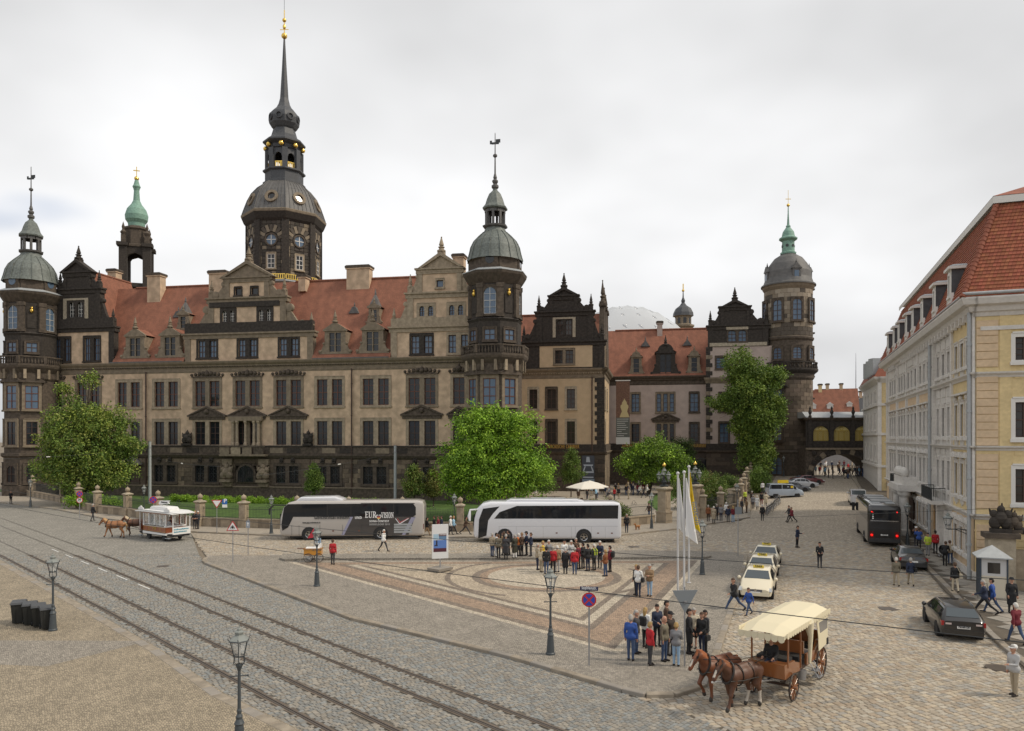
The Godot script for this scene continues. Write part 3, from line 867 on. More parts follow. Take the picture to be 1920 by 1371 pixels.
func pipe(parent:Node,x:float,y0:float,y1:float,z:float,m:="wood_dark",r:=0.11) -> void:
	var g:=G.new();g.tube([Vector3(x,y0,z+0.2),Vector3(x,y1,z+0.2)],r,8)
	for k in 4:g.tube([Vector3(x,lerpf(y0,y1,(k+0.5)/4),z+0.2),Vector3(x,lerpf(y0,y1,(k+0.5)/4)+0.15,z+0.2)],r*1.35,8)
	mi(parent,"downpipe",g,MT[m])
# stepped gable: tiers [x0, x1, y0, y1, wall material, holes]; piers and ledges of stone; top pediment
func gable(p:Node,tiers:Array,z:float,m:Material,ped:Array) -> void:
	var g:=G.new()
	for k in tiers.size():
		var t:Array=tiers[k]
		var w:=G.new()
		wall_g(w,t[0],t[1],t[2],t[3],z,t[5],0.35)
		w.quad(Vector3(t[1],t[2],z),Vector3(t[1],t[2],z-1.0),Vector3(t[1],t[3],z-1.0),Vector3(t[1],t[3],z));w.quad(Vector3(t[0],t[2],z-1.0),Vector3(t[0],t[2],z),Vector3(t[0],t[3],z),Vector3(t[0],t[3],z-1.0))
		mi(p,"gable_wall",w,MT[t[4]])
		var pw:float=minf(0.9,(t[1]-t[0])*0.1)
		g.bx(t[0]-0.06,t[0]+pw,t[2],t[3],z-0.95,z+0.12);g.bx(t[1]-pw,t[1]+0.06,t[2],t[3],z-0.95,z+0.12)
		g.bx(t[0]-0.3,t[1]+0.3,t[3]-0.75,t[3]-0.15,z-0.95,z+0.16);g.bx(t[0]-0.45,t[1]+0.45,t[3]-0.15,t[3]+0.1,z-1.0,z+0.4)
		if k+1<tiers.size():
			var n:Array=tiers[k+1]
			for sd in [0,1]:
				var step:float=(n[0]-t[0]) if sd==0 else (t[1]-n[1])
				if step>0.8:
					var hh:float=(n[3]-n[2])*0.8
					if sd==0:volute(g,t[0]+step*0.25,t[3]+0.1,step*0.75,hh,z-0.6,z-0.05,1.0)
					else:volute(g,t[1]-step*0.25,t[3]+0.1,step*0.75,hh,z-0.6,z-0.05,-1.0)
					var fx:float=t[0]+0.35 if sd==0 else t[1]-0.35
					g.bx(fx-0.35,fx+0.35,t[3],t[3]+0.9,z-0.6,z+0.1)
					finial(g,fx,t[3]+0.9,z-0.25,2.0,0.3)
	var a:float=ped[0];var b:float=ped[1];var y:float=ped[2];var top:float=ped[3]
	g.bx(a+0.2,b-0.2,y-0.5,y,z-0.95,z+0.2)
	g.prism(pv([a,y,b,y,(a+b)/2,top]),z-0.95,z+0.05)
	for sd in 2:
		var q:=pv([a-0.35,y-0.05,a+0.2,y-0.05,(a+b)/2,top-0.3,(a+b)/2,top+0.25])
		if sd:
			for i in 4:q[i].x=a+b-q[i].x
		g.prism(q,z-1.0,z+0.4)
	g.bx((a+b)/2-0.5,(a+b)/2+0.5,top-0.4,top+0.35,z-0.8,z+0.1)
	finial(g,(a+b)/2,top+0.35,z-0.3,ped[4]-top-0.35,0.42)
	mi(p,"gable_trim",g,m)
func trophy(p:Node,x:float,y:float,z:float,h:float,m:Material,n:="sculpture") -> void: # dark heraldic group
	var g:=G.new()
	g.bx(x-h*0.3,x+h*0.3,y,y+h*0.14,z-h*0.2,z+h*0.2)
	for q in [[-0.16,0.34,0.2,1.2],[0.16,0.36,0.2,1.2],[0.0,0.5,0.24,1.1],[-0.2,0.66,0.14,1.0],[0.22,0.64,0.14,1.2],[0.02,0.8,0.13,1.2]]:
		g.ball(Vector3(x+q[0]*h,y+q[1]*h,z),q[2]*h,8,q[3])
	for q in [[-0.26,0.62,-0.34,0.84],[0.26,0.6,0.36,0.86],[0.04,0.8,0.05,1.04]]:
		g.tube([Vector3(x+q[0]*h,y+q[1]*h,z),Vector3(x+q[2]*h,y+q[3]*h,z)],[0.07*h,0.02*h],5)
	mi(p,n,g,m)
func main_wing() -> void:
	var p:=thing("palace_wing","long tan palace wing with black stone trim and red tiled roof","palace",Vector3(-23.74,0,-110),TURN)
	var prs:=[[-46.99,-42.06,1],[-39.67,-34.85,0],[-33.17,-28.21,0],[-26.17,-21.12,1],[-19.38,-14.42,1],[-12.63,-7.67,1],[-6.01,-1.09,0],[1.25,6.18,0],[8.32,13.28,1]]
	var h2:=[];var h1:=[];var h0:=[]
	for q in prs:
		h2.append([q[0]+0.45,q[1]-0.45,13.95,17.85]);h1.append([q[0]+0.45,q[1]-0.45,8.02,11.6]);h0.append([q[0]+0.55,q[1]-0.75,2.3,4.85])
	h2.append([15.5,17.2,13.95,17.85]);h2.append([-51.0,-49.3,13.95,17.85]);h1.append([15.5,17.2,8.02,11.6]);h1.append([-51.0,-49.3,8.02,11.6])
	var w:=G.new();wall_g(w,-53,19.5,7.9,19.2,0,h2+h1,0.45)
	mi(p,"wall",w,MT["plaster_tan"])
	var b:=G.new();wall_g(b,-53,19.5,0,7.9,0.1,h0,0.5)
	mi(p,"base_wall",b,MT["stone_dark"])
	var cols:=[Color(0.22,0.17,0.12),Color(0.17,0.13,0.095),Color(0.28,0.215,0.15),Color(0.12,0.095,0.075),Color(0.33,0.26,0.18),Color(0.2,0.15,0.11)]
	ashlar(p,-53,-27.5,1.75,5.9,0.1,h0,1.35,0.72,cols,90)
	ashlar(p,-6.5,19.5,1.75,5.9,0.1,h0,1.35,0.72,cols,110)
	ashlar(p,-27.5,-6.5,1.75,5.9,0.14,h0 ,2.2,0.72,[cols[0],cols[1],cols[5]],90)
	bxp(p,"plinth",-53,19.5,0,0.62,0.1,0.5,MT["stone_dark"]);bxp(p,"plinth",-53,19.5,0.62,1.6,0.1,0.36,MT["stone_dark"])
	bxp(p,"ledge",-53,19.6,1.6,1.78,0.1,0.44,MT["stone_mid"])
	cornice(p,"string_course",-53,19.5,0.1,[[5.9,0.05],[6.15,0.3],[6.45,0.5],[6.6,0.5]],MT["stone_dark"])
	bxp(p,"parapet",-53,19.5,6.6,7.75,0.1,0.3,MT["stone_dark"]);bxp(p,"parapet_cap",-53,19.5,7.75,7.95,0.02,0.42,MT["stone_black"])
	for k in 26:
		var x:=-52.5+k*2.8
		bxp(p,"parapet_panel",x+0.3,x+2.4,6.8,7.6,0.3,0.345,MT[["stone_black","stone_dark","stone_mid"][k % 3]])
	cornice(p,"cornice",-53,19.5,0,CORN,MT["stone_mid"]);dentils(p,-53,19.5,0.05,MT["stone_dark"])
	for q in prs.size():
		var a:Array=h2[q];var c:Array=h1[q];var d:Array=h0[q]
		var dark:bool=prs[q][2]==1
		win(p,a[0],a[1],a[2],a[3],0,{"lights":2,"s":0.42,"stone": "stone_mid" if dark else "stone_light","frame": "wood_red","rows":4,"mull":0.72})
		if q==4:
			win(p,c[0]+0.5,c[1]-0.5,c[2],c[3],0,{"lights":2,"s":0.9,"stone": "stone_light","frame": "wood_dark","rows":4,"mull":0.72,"proud":0.05})
		else:
			win(p,c[0],c[1],c[2],c[3],0,{"lights":2,"s":0.42,"stone": "stone_light","frame": "wood_dark","rows":4,"mull":0.72})
		if dark:
			crest(p,prs[q][0]-0.1,prs[q][1]+0.1,18.42,0.0,MT["stone_dark"],0.95)
			pediment(p,prs[q][0]-0.6,prs[q][1]+0.6,12.35,1.55,0.0,MT["stone_dark"])
		if q==4:
			continue
		win(p,d[0],d[1],d[2],d[3],0.1,{"lights":2,"s":0.4,"stone": "stone_dark","frame": "iron","rows":2,"mull":0.6,"grille":true,"proud":0.16})
		for s in [0.25,0.75]:trophy(p,lerpf(d[0],d[1],s),5.35,0.3,1.0,MT["stone_black"],"carved_head")
	for x in [[15.5,17.2],[-51.0,-49.3]]:
		win(p,x[0],x[1],13.95,17.85,0,{"lights":1,"s":0.42,"stone": "stone_light","frame": "wood_red","rows":4});win(p,x[0],x[1],8.02,11.6,0,{"lights":1,"s":0.42,"stone": "stone_light","rows":4})
		crest(p,x[0]-0.5,x[1]+0.5,18.4,0.05,MT["stone_dark"]);pediment(p,x[0]-0.8,x[1]+0.8,12.35,1.3,0,MT["stone_dark"])
	# centre: balcony, columns and a round-headed basement window
	var dg:=G.new();dg.prism(arch_pts(-18.6,-15.3,2.3,3.6,5.2,10),0.0,0.42)
	var ar:=mi(p,"arched_surround",dg,MT["stone_dark"])
	var dp:=G.new();dp.prism(arch_pts(-18.2,-15.7,2.4,3.6,4.9,10),0.3,0.46);mi(ar,"pane",dp,MT["glass_dark"])
	var bars:=G.new()
	for k in 9:bars.tube([Vector3(-18.2+k*0.31,2.4,0.5),Vector3(-18.2+k*0.31,4.6,0.5)],0.025,4)
	mi(ar,"grille",bars,MT["iron"])
	for sx in [-19.9,-13.9]:
		for yy in [[1.7,2.3,0.75],[2.3,5.0,0.55],[5.0,5.9,0.8]]:bxp(p,"figure_pier",sx-yy[2],sx+yy[2],yy[0],yy[1],0.2,0.75,MT["stone_mid"])
		trophy(p,sx,2.4,0.85,2.9,MT["stone_mid"],"carved_figure")
	bxp(p,"balcony_slab",-20.6,-13.2,6.35,6.65,0.3,1.7,MT["stone_mid"])
	bxp(p,"balcony_rail",-20.6,-13.2,7.7,7.95,1.45,1.75,MT["stone_dark"])
	for k in 4:bxp(p,"balcony_panel",-20.5+k*1.85,-19.0+k*1.85,6.65,7.7,1.5,1.68,MT[["stone_mid","stone_light","stone_mid","stone_dark"][k]])
	var cg:=G.new()
	for x in [-19.0,-18.3,-16.9,-15.5,-14.8]:cg.lathe([0.32,7.95,0.32,8.3,0.24,8.4,0.2,11.2,0.33,11.5,0.33,11.7],10,true,0,Vector3(x,0,0.55))
	mi(p,"columns",cg,MT["stone_light"])
	bxp(p,"entablature",-19.6,-14.2,11.7,12.35,0.05,0.85,MT["stone_mid"])
	trophy(p,-26.9,7.95,0.35,2.3,MT["stone_black"]);trophy(p,-6.85,7.95,0.35,2.3,MT["stone_black"])
	for x in [-34.05,0.05]:pipe(p,x,0.6,19.4,0.1)
	# entrance canopy behind the left tree
	var eg:=G.new();eg.lathe([2.4,0,2.4,0.15,2.1,0.5,1.4,1.1,0,1.45],16,true,0,Vector3(-37.0,4.9,0.6));mi(p,"canopy",eg,MT["copper_dark"])
	var ed:=G.new();ed.prism(arch_pts(-36.6,-35.2,1.7,3.4,4.1,8),0.2,0.3);mi(p,"door",ed,MT["wood_dark"])
	# roof
	var r:=G.new()
	roof_g(r,-53.5,20,22.47,34.4,-0.5,-8,-16.5)
	for e in [[-39.9,-27.4],[-6.2,6.1]]:r.quad(Vector3(e[0],20.8,0.55),Vector3(e[1],20.8,0.55),Vector3(e[1],22.47,-0.5),Vector3(e[0],22.47,-0.5))
	cross_roof(r,-26.8,-6.8,21.0,34.3,-0.9,-8);cross_roof(r,-51.5,-40.8,21.0,36.2,-0.9,-12);cross_roof(r,6.8,19.4,21.0,34.3,-0.9,-8)
	var ro:=mi(p,"roof",r,MT["roof_tile"])
	ridge_tiles(ro,Vector3(-42,34.42,-8),Vector3(-20,34.42,-8));ridge_tiles(ro,Vector3(-13,34.42,-8),Vector3(9,34.42,-8));ridge_tiles(ro,Vector3(-46.2,36.25,-1.5),Vector3(-46.2,36.25,-12));ridge_tiles(ro,Vector3(-16.8,34.4,-1.5),Vector3(-16.8,34.4,-8))
	var bw:=G.new();bw.bx(-53,19.5,0,20.8,-16.4,-16);bw.bx(-53.2,-53,0,20.8,-16.4,0);bw.bx(19.5,19.7,0,20.8,-16.4,0);mi(p,"rear_walls",bw,MT["plaster_tan"])
	bxp(ro,"gutter",-40.2,-27.6,20.83,21.0,0.5,0.78,MT["copper_dark"]);bxp(ro,"gutter",-6.0,5.9,20.83,21.0,0.5,0.78,MT["copper_dark"])
	# gables
	var w1:={"lights":2,"s":0.3,"stone": "stone_black","frame": "wood_dark","rows":3,"mull":0.75,"glass": "glass_blue"}
	var w1r:=w1.duplicate();w1r["stone"]="stone_light"
	var wa:={"lights":2,"s":0.4,"stone": "stone_black","frame": "frame_white","rows":4,"mull":0.55,"arch":true,"bar":0.06}
	var ct:=[[-27.4,-6.2,20.85,25.1,"plaster_tan",[[-25.2,-22.1,21.5,24.1],[-18.4,-15.4,21.5,24.1],[-11.6,-8.6,21.5,24.1]]],[-23.4,-10.6,25.1,30.5,"plaster_tan",[[-21.1,-19.1,26.9,28.6],[-15.0,-13.0,26.9,28.6]]],[-20.6,-13.4,30.5,33.6,"plaster_tan",[[-19.0,-17.9,30.95,32.0],[-16.3,-15.2,30.95,32.0]]]]
	gable(p,ct,0.0,MT["stone_mid"],[-21.1,-12.6,33.6,35.9,38.4])
	bxp(p,"gable_parapet",-27.4,-6.2,25.2,26.75,-0.6,0.22,MT["stone_black"]);bxp(p,"gable_band",-23.2,-11.6,29.1,29.9,0.0,0.2,MT["stone_black"])
	for k in 3:win(p,ct[0][5][k][0],ct[0][5][k][1],21.5,24.1,0,w1)
	for k in 2:win(p,ct[1][5][k][0],ct[1][5][k][1],26.9,28.6,0,wa)
	for k in 2:win(p,ct[2][5][k][0],ct[2][5][k][1],30.95,32.0,0,{"lights":1,"s":0.18,"stone": "stone_black","rows":1,"cols":1})
	var lt:=[[-52.4,-39.9,20.85,26.7,"plaster_tan",[[-50.6,-47.9,21.4,25.0],[-45.2,-42.5,21.4,25.0]]],[-50.2,-42.4,26.7,32.9,"stone_black",[[-48.0,-45.5,28.4,30.8]]],[-48.9,-44.2,32.9,35.6,"stone_black",[]]]
	gable(p,lt,0.0,MT["stone_black"],[-49.2,-43.9,35.6,37.4,39.9])
	bxp(p,"gable_parapet",-52.4,-39.9,26.8,28.1,-0.6,0.22,MT["stone_black"])
	for k in 2:win(p,lt[0][5][k][0],lt[0][5][k][1],21.4,25.0,0,w1)
	bxp(p,"cream_frame",-49.0,-48.4,28.1,31.4,0,0.14,MT["stone_pale"]);bxp(p,"cream_frame",-45.1,-44.5,28.1,31.4,0,0.14,MT["stone_pale"]);bxp(p,"cream_frame",-48.4,-45.1,31.1,31.4,0,0.135,MT["stone_pale"])
	win(p,-48.0,-45.5,28.4,30.8,0,wa)
	var rt:=[[6.1,18.6,20.85,25.3,"plaster_tan",[[9.2,12.3,21.4,24.0],[14.8,17.8,21.4,24.0]]],[8.6,18.6,25.3,30.2,"plaster_tan",[[10.4,12.5,26.85,28.3],[14.9,17.0,26.85,28.3]]],[10.2,16.7,30.2,33.7,"plaster_tan",[[13.0,14.0,31.0,32.0]]]]
	gable(p,rt,0.0,MT["stone_light"],[10.4,16.9,33.7,35.8,38.4])
	bxp(p,"gable_parapet",6.1,18.6,25.4,26.6,-0.6,0.22,MT["stone_light"])
	for k in 2:win(p,rt[0][5][k][0],rt[0][5][k][1],21.4,24.0,0,w1r if k else w1)
	var war:=wa.duplicate();war["stone"]="stone_light";war["frame"]="wood_dark";war["glass"]="glass_blue"
	for k in 2:win(p,rt[1][5][k][0],rt[1][5][k][1],26.85,28.3,0,war)
	win(p,13.0,14.0,31.0,32.0,0,{"lights":1,"s":0.22,"stone": "stone_light","rows":1,"cols":1,"glass": "glass_blue"})
	# dormers, roof lights, chimneys
	for x in [-36.1,-30.0,-2.65,3.25]:
		dormer(p,x,21.6,0.1,3.3,3.4,MT["stone_mid"],1.6,{"lights":2})
	for q in [[-29.8,26.3],[2.3,26.4]]:
		dormer(p,q[0],q[1],-2.9,1.7,2.4,MT["stone_mid"],1.6,{"lights":1})
		var tg:=G.new();tg.lathe([1.15,0,0.55,1.2,0.12,2.0,0.18,2.1,0,2.9],4,false,PI/4,Vector3(q[0],q[1]+2.6,-3.6));mi(p,"dormer_spire",tg,MT["copper_dark"])
	for q in [[-31.7,28.6],[-1.4,28.3]]:
		var tg:=G.new();var zz:float=0.55-(q[1]-20.8)/1.6
		tg.prism(pv([q[0]-0.85,q[1],q[0]+0.85,q[1],q[0]+0.25,q[1]+1.0,q[0]-0.25,q[1]+1.0]),zz-1.2,zz+0.15);finial(tg,q[0],q[1]+1.0,zz-0.2,0.8,0.12)
		mi(p,"roof_vent",tg,MT["copper_dark"])
	for q in [[-47.0,32,37.9,1.6,-9.0],[-37.5,31,36.4,2.4,-7.0],[-25.6,30,36.2,3.0,-6.5],[-1.9,32,36.3,3.8,-7.6],[-11.1,32.5,35.1,1.2,-7.0],[14.6,30,37.2,1.7,-7.0]]:
		chimney(p,q[0],q[1],q[2],q[4],q[3],1.5,MT["plaster_tan"])
func ring_wins(p:Node,R:float,y0:float,y1:float,w:float,o:Dictionary,dirs:Array,rot:=0.0) -> void: # windows on the faces of an octagon or round shaft
	for k in dirs:
		var h:=Node3D.new();h.name="window_bay";p.add_child(h,true)
		h.rotation.y=rot+TAU*k/8.0
		win(h,-w/2,w/2,y0,y1,R,o)
		lift(p,h)
func oct(p:Node,n:String,prof:Array,m:Material,rot:=0.0,sides:=8,smooth:=false) -> MeshInstance3D:
	var g:=G.new()
	var pr:=[]
	for q in prof:pr.append(Vector2(q[0],q[1]))
	g.lathe(pr,sides,smooth,rot)
	return mi(p,n,g,m)
func corner_tower(label:String,at:Vector3,dome_mat:String,dy:float) -> void:
	var p:=thing("corner_tower",label,"tower",at,TURN)
	var a:=PI/8;var R:=3.75
	var bk:Material=MT["stone_black"];var dk:Material=MT["stone_dark"]
	oct(p,"shaft",[[R+0.45,0],[R+0.45,1.7],[R+0.2,1.8],[R+0.2,6.0],[R+0.6,6.3],[R+0.6,6.7],[R+0.1,6.75],[R+0.1,18.0]],dk,a)
	oct(p,"balcony_corbel",[[R+0.1,18.0],[R+0.35,18.4],[R+0.4,19.2],[R+0.95,20.0],[R+1.05,20.3],[R+1.05,20.6],[R-0.2,20.65]],dk,a)
	for k in 8:
		for s in [-0.9,0.9]:
			var g:=G.new();g.T=Transform3D(Basis(Vector3.UP,TAU*k/8.0),Vector3.ZERO)
			g.prism(pv([s-0.2,18.3,s+0.2,18.3,s+0.2,20.1,s-0.2,20.1]),(R+0.1)*0.92,(R+0.75)*0.93)
			mi(p,"bracket",g,MT["stone_light"] if k % 2 else MT["stone_mid"])
	var bg:=G.new()
	for k in 8:
		bg.T=Transform3D(Basis(Vector3.UP,TAU*k/8.0),Vector3.ZERO)
		var hw:=(R+0.85)*tan(PI/8)
		balusters(bg,-hw+0.4,hw-0.4,20.65,(R+0.85)*0.924+0.05,0.95,0.4)
		bg.bx(-hw,hw,21.6,21.8,(R+0.85)*0.924-0.1,(R+0.85)*0.924+0.2);bg.bx(hw-0.35,hw+0.1,20.65,21.8,(R+0.85)*0.924-0.15,(R+0.85)*0.924+0.22)
	bg.T=Transform3D.IDENTITY
	mi(p,"balustrade",bg,dk)
	oct(p,"storey",[[R,20.6],[R,25.0],[R+0.12,25.2],[R+0.22,25.35],[R+0.05,25.5],[R-0.15,25.6],[R-0.15,30.3]],bk,a)
	oct(p,"cornice",[[R-0.1,30.2],[R+0.25,30.7],[R+0.75,31.5],[R+0.85,31.9],[R+0.3,32.2],[R-0.1,32.2],[R-0.1,33.6],[R+0.15,33.8]],dk,a)
	oct(p,"cornice_flashing",[[R+0.87,31.85],[R+0.87,31.95],[R+0.1,32.3]],MT["zinc"],a)
	# pilasters and niches
	for k in 8:
		var g:=G.new();g.T=Transform3D(Basis(Vector3.UP,TAU*(k+0.5)/8.0),Vector3.ZERO)
		g.bx(-0.45,0.45,25.6,30.2,R-0.6,R+0.02);g.bx(-0.55,0.55,29.6,30.2,R-0.6,R+0.1);g.bx(-0.55,0.55,25.6,26.1,R-0.6,R+0.1)
		mi(p,"pilaster",g,dk)
	var f:=cos(PI/8)
	ring_wins(p,(R-0.15)*f,26.0,29.6,1.7,{"lights":1,"s":0.25,"stone": "stone_dark","rows":4,"cols":2,"arch":true,"glass": "glass_blue","frame": "frame_white","bar":0.05,"deep": -0.03,"proud":0.2},[0,2,6])
	ring_wins(p,R*f,22.4,23.9,1.5,{"lights":1,"s":0.25,"stone": "stone_dark","rows":2,"glass": "glass_blue","deep": -0.03,"proud":0.2},[0,1,7])
	ring_wins(p,(R+0.1)*f,13.6,17.2,1.8,{"lights":1,"s":0.4,"stone": "stone_mid","rows":3,"frame": "wood_red","deep": -0.03,"proud":0.2,"glass": "glass_blue"},[0,1,7])
	ring_wins(p,(R+0.1)*f,8.0,11.6,1.5,{"lights":1,"s":0.4,"stone": "stone_mid","rows":4,"deep": -0.03,"proud":0.2},[0,1,7])
	ring_wins(p,(R+0.2)*f,2.2,4.8,1.5,{"lights":1,"s":0.4,"stone": "stone_dark","rows":2,"arch":true,"deep": -0.03,"proud":0.2},[0,1,7])
	for k in [0,1,7]:
		var g:=G.new();g.T=Transform3D(Basis(Vector3.UP,TAU*k/8.0),Vector3(0,0,0))
		var z:=(R+0.1)*f
		g.prism(pv([-1.7,18.0,1.7,18.0,0,19.1]),z-0.1,z+0.35);g.bx(-1.75,1.75,17.7,18.0,z-0.1,z+0.5)
		mi(p,"pediment",g,dk)
		var q:=G.new();q.T=Transform3D(Basis(Vector3.UP,TAU*(k+(0.0 if k else 0.0))/8.0),Vector3.ZERO)
	for k in [1,7]:
		var q:=G.new();q.T=Transform3D(Basis(Vector3.UP,TAU*k/8.0),Vector3.ZERO)
		q.ball(Vector3(0,28.9,R*f),0.3,8,1.2);q.ball(Vector3(0,29.35,R*f),0.2,8)
		mi(p,"gilded_figure",q,MT["gold"])
		var ng:=G.new();ng.T=q.T;ng.prism(arch_pts(-0.6,0.6,26.2,28.6,29.4,8),(R-0.25)*f,(R-0.05)*f);mi(p,"niche",ng,bk)
	# attic with round lights, dome, lantern
	for k in 4:
		var g:=G.new();g.T=Transform3D(Basis(Vector3.UP,TAU*k/4.0),Vector3.ZERO)
		g.prism(arch_pts(-1.15,1.15,32.2,33.6,34.7,10),R*f-0.6,R*f+0.12)
		finial(g,0,34.6,R*f-0.2,1.6,0.22)
		var d:=mi(p,"round_dormer",g,dk)
		var q:=G.new();q.T=g.T*Transform3D(Basis(Vector3.RIGHT,PI/2),Vector3(0,33.4,R*f+0.1));q.lathe([0.62,0,0.62,0.06,0,0.06],14)
		mi(d,"pane",q,MT["glass_blue"] if dy>0 else MT["glass_dark"])
	oct(p,"dome",[[R+0.2,33.7],[R+0.1,34.0],[R-0.1,34.7],[R-0.3,35.6],[R-0.75,36.5],[R-1.5,37.3],[R-2.15,37.9],[R-2.4,38.5]],MT[dome_mat],a,16,true)
	var rb:=G.new()
	for k in 16:
		var an:=TAU*k/16.0;var d:=Vector3(sin(an),0,cos(an))
		var pts:=[]
		for q in [[R+0.22,33.7],[R-0.06,34.7],[R-0.26,35.6],[R-0.7,36.5],[R-1.45,37.3],[R-2.1,37.9]]:pts.append(d*q[0]+Vector3.UP*q[1])
		rb.tube(pts,0.05,4)
	mi(p,"dome_seams",rb,MT[dome_mat])
	oct(p,"lantern_floor",[[R-2.4,38.4],[R-2.0,38.6],[R-1.95,38.8],[R-2.35,38.9]],MT["copper_dark"],a)
	for k in 8:
		var g:=G.new();g.T=Transform3D(Basis(Vector3.UP,TAU*k/8.0),Vector3.ZERO)
		g.bx(-0.16,0.16,38.9,41.0,1.15,1.42);g.bx(-0.5,0.5,40.6,41.0,1.18,1.4)
		mi(p,"lantern_pillar",g,MT["copper_dark"])
	oct(p,"lantern_roof",[[1.35,41.0],[1.75,41.1],[1.8,41.3],[1.4,41.8],[1.15,42.6],[0.85,43.3],[0.35,43.8],[0.3,44.1]],MT[dome_mat],a)
	oct(p,"spire",[[0.3,44.0],[0.5,44.2],[0.5,44.5],[0.25,44.7],[0.42,45.0],[0.42,45.2],[0.2,45.4],[0.28,45.6],[0.12,46.2],[0.09,48.4],[0.3,48.6],[0.3,48.8],[0.08,49.0],[0.05,52.0+dy*0.3],[0.0,52.1+dy*0.3]],MT["copper_dark"],0,10,true)
	var v:=G.new();v.bx(-0.5,0.55,50.3,50.6,-0.03,0.03);v.bx(-0.75,-0.45,50.35,50.85,-0.02,0.02);v.bx(0.1,0.75,50.5,51.0,-0.02,0.02)
	mi(p,"weather_vane",v,MT["iron"])
	# paler rebuilt masonry below
	var cols:=[Color(0.42,0.33,0.23),Color(0.36,0.28,0.2),Color(0.13,0.105,0.085),Color(0.18,0.14,0.11)]
	for k in [0,1,7]:
		var h:=Node3D.new();h.name="masonry";p.add_child(h,true);h.rotation.y=TAU*k/8.0
		var hw:=(R+0.1)*sin(PI/8)-0.1
		ashlar(h,-hw,hw,7.0,12.6,(R+0.1)*f,[[-1.4,1.4,7.6,12.3]],0.9,0.7,cols,40 if k<2 else 10,0.05)
		ashlar(h,-hw,hw,12.6,17.6,(R+0.1)*f,[[-1.5,1.5,13.2,17.6]],0.9,0.7,[cols[2],cols[3],cols[3]],0,0.05)
		lift(p,h)
func ochre_wing() -> void:
	var p:=thing("ochre_palace_wing","ochre plastered palace wing with black gable and corner quoins","palace",Vector3(9.06,0,-126),TURN)
	var h:=[]
	var xs:=[[-6.2,-4.8],[-3.15,-1.6],[0.25,1.65]]
	for x in xs:h.append([x[0],x[1],14.1,17.4]);h.append([x[0],x[1],8.1,11.9])
	var g:=G.new();wall_g(g,-16,6.58,7.9,19.2,0,h);mi(p,"wall",g,MT["plaster_ochre"])
	var gb:=G.new();wall_g(gb,-16,6.58,0,7.9,0.1,[]);mi(p,"base_wall",gb,MT["stone_dark"])
	var cols:=[Color(0.14,0.11,0.085),Color(0.11,0.09,0.07),Color(0.18,0.14,0.105),Color(0.09,0.075,0.06)]
	ashlar(p,-8,6.7,1.7,6.2,0.1,[],1.5,0.75,cols,60)
	bxp(p,"plinth",-8,6.7,0,1.6,0.1,0.4,MT["stone_dark"])
	for x in xs:
		var st:="stone_dark" if x[0]==-3.15 else "stone_pale"
		win(p,x[0],x[1],14.1,17.4,0,{"lights":1,"s":0.34,"stone":st,"rows":4,"glass": "glass_room"});win(p,x[0],x[1],8.1,11.9,0,{"lights":1,"s":0.34,"stone":st,"rows":4,"glass": "glass_room"})
	cornice(p,"string_course",-8,6.58,0.1,[[6.2,0.05],[6.4,0.3],[6.65,0.45],[6.75,0.45]],MT["stone_dark"]);bxp(p,"name_band",-8,6.62,6.75,8.0,0.0,0.3,MT["stone_black"])
	letters(p,"TÜRCKISCHE CAMMER",Vector3(-3.2,7.1,0.33),0.62,5.6,Color(0.42,0.25,0.05))
	cornice(p,"cornice",-16,6.58,0,CORN,MT["stone_mid"]);dentils(p,-10,6.6,0.05,MT["stone_light"])
	# corner quoins
	for k in 16:
		var y:=8.0+k*0.7
		bxp(p,"quoin",5.0 if k % 2 else 5.35,6.66,y,y+0.68,-0.2,0.1,MT["stone_black"])
	pipe(p,4.55,0.6,19.4,0.05)
	# upper storey behind the cornice with gable
	var t:=[[-7.5,6.58,20.85,25.5,"stone_black",[[-1.75,1.35,21.75,24.0]]],[-4.9,4.7,25.5,30.6,"stone_black",[[-1.45,1.1,26.6,29.2]]],[-2.6,2.0,30.6,33.3,"stone_black",[]]]
	gable(p,t,0.0,MT["stone_black"],[-2.6,2.1,33.3,34.5,37.2])
	bxp(p,"plaster_panel",-4.4,-2.1,21.1,25.0,0,0.06,MT["plaster_ochre"]);bxp(p,"plaster_panel",1.7,4.6,21.1,25.0,0,0.06,MT["plaster_ochre"]);bxp(p,"plaster_panel",-2.1,1.7,24.35,25.0,0,0.06,MT["plaster_ochre"]);bxp(p,"plaster_panel",-2.1,1.7,21.1,21.4,0,0.06,MT["plaster_ochre"])
	win(p,-1.75,1.35,21.75,24.0,0,{"lights":2,"s":0.3,"stone": "stone_mid","rows":3,"glass": "glass_room","mull":0.5})
	bxp(p,"cream_frame",-2.15,-1.65,26.2,29.6,0,0.1,MT["stone_pale"]);bxp(p,"cream_frame",1.25,1.75,26.2,29.6,0,0.1,MT["stone_pale"]);bxp(p,"cream_frame",-1.65,1.25,29.3,29.6,0,0.095,MT["stone_pale"])
	win(p,-1.45,1.1,26.6,29.2,0,{"lights":2,"s":0.0,"stone": "stone_black","rows":3,"arch":true,"glass": "glass_room","mull":0.4})
	var r:=G.new();roof_g(r,-16,6.4,20.8,31.2,-0.6,-7,-14);mi(p,"roof",r,MT["roof_tile"]);ridge_tiles(p,Vector3(-16,31.25,-7),Vector3(4.5,31.25,-7))
	# south side wall that runs back
	var s:=Node3D.new();s.name="side_wing";p.add_child(s);s.position=Vector3(6.58,0,0);s.rotation.y=PI/2
	var hs:=[[2.2,3.6,14.1,17.4],[2.2,3.6,8.1,11.9],[7.5,8.9,14.1,17.4]]
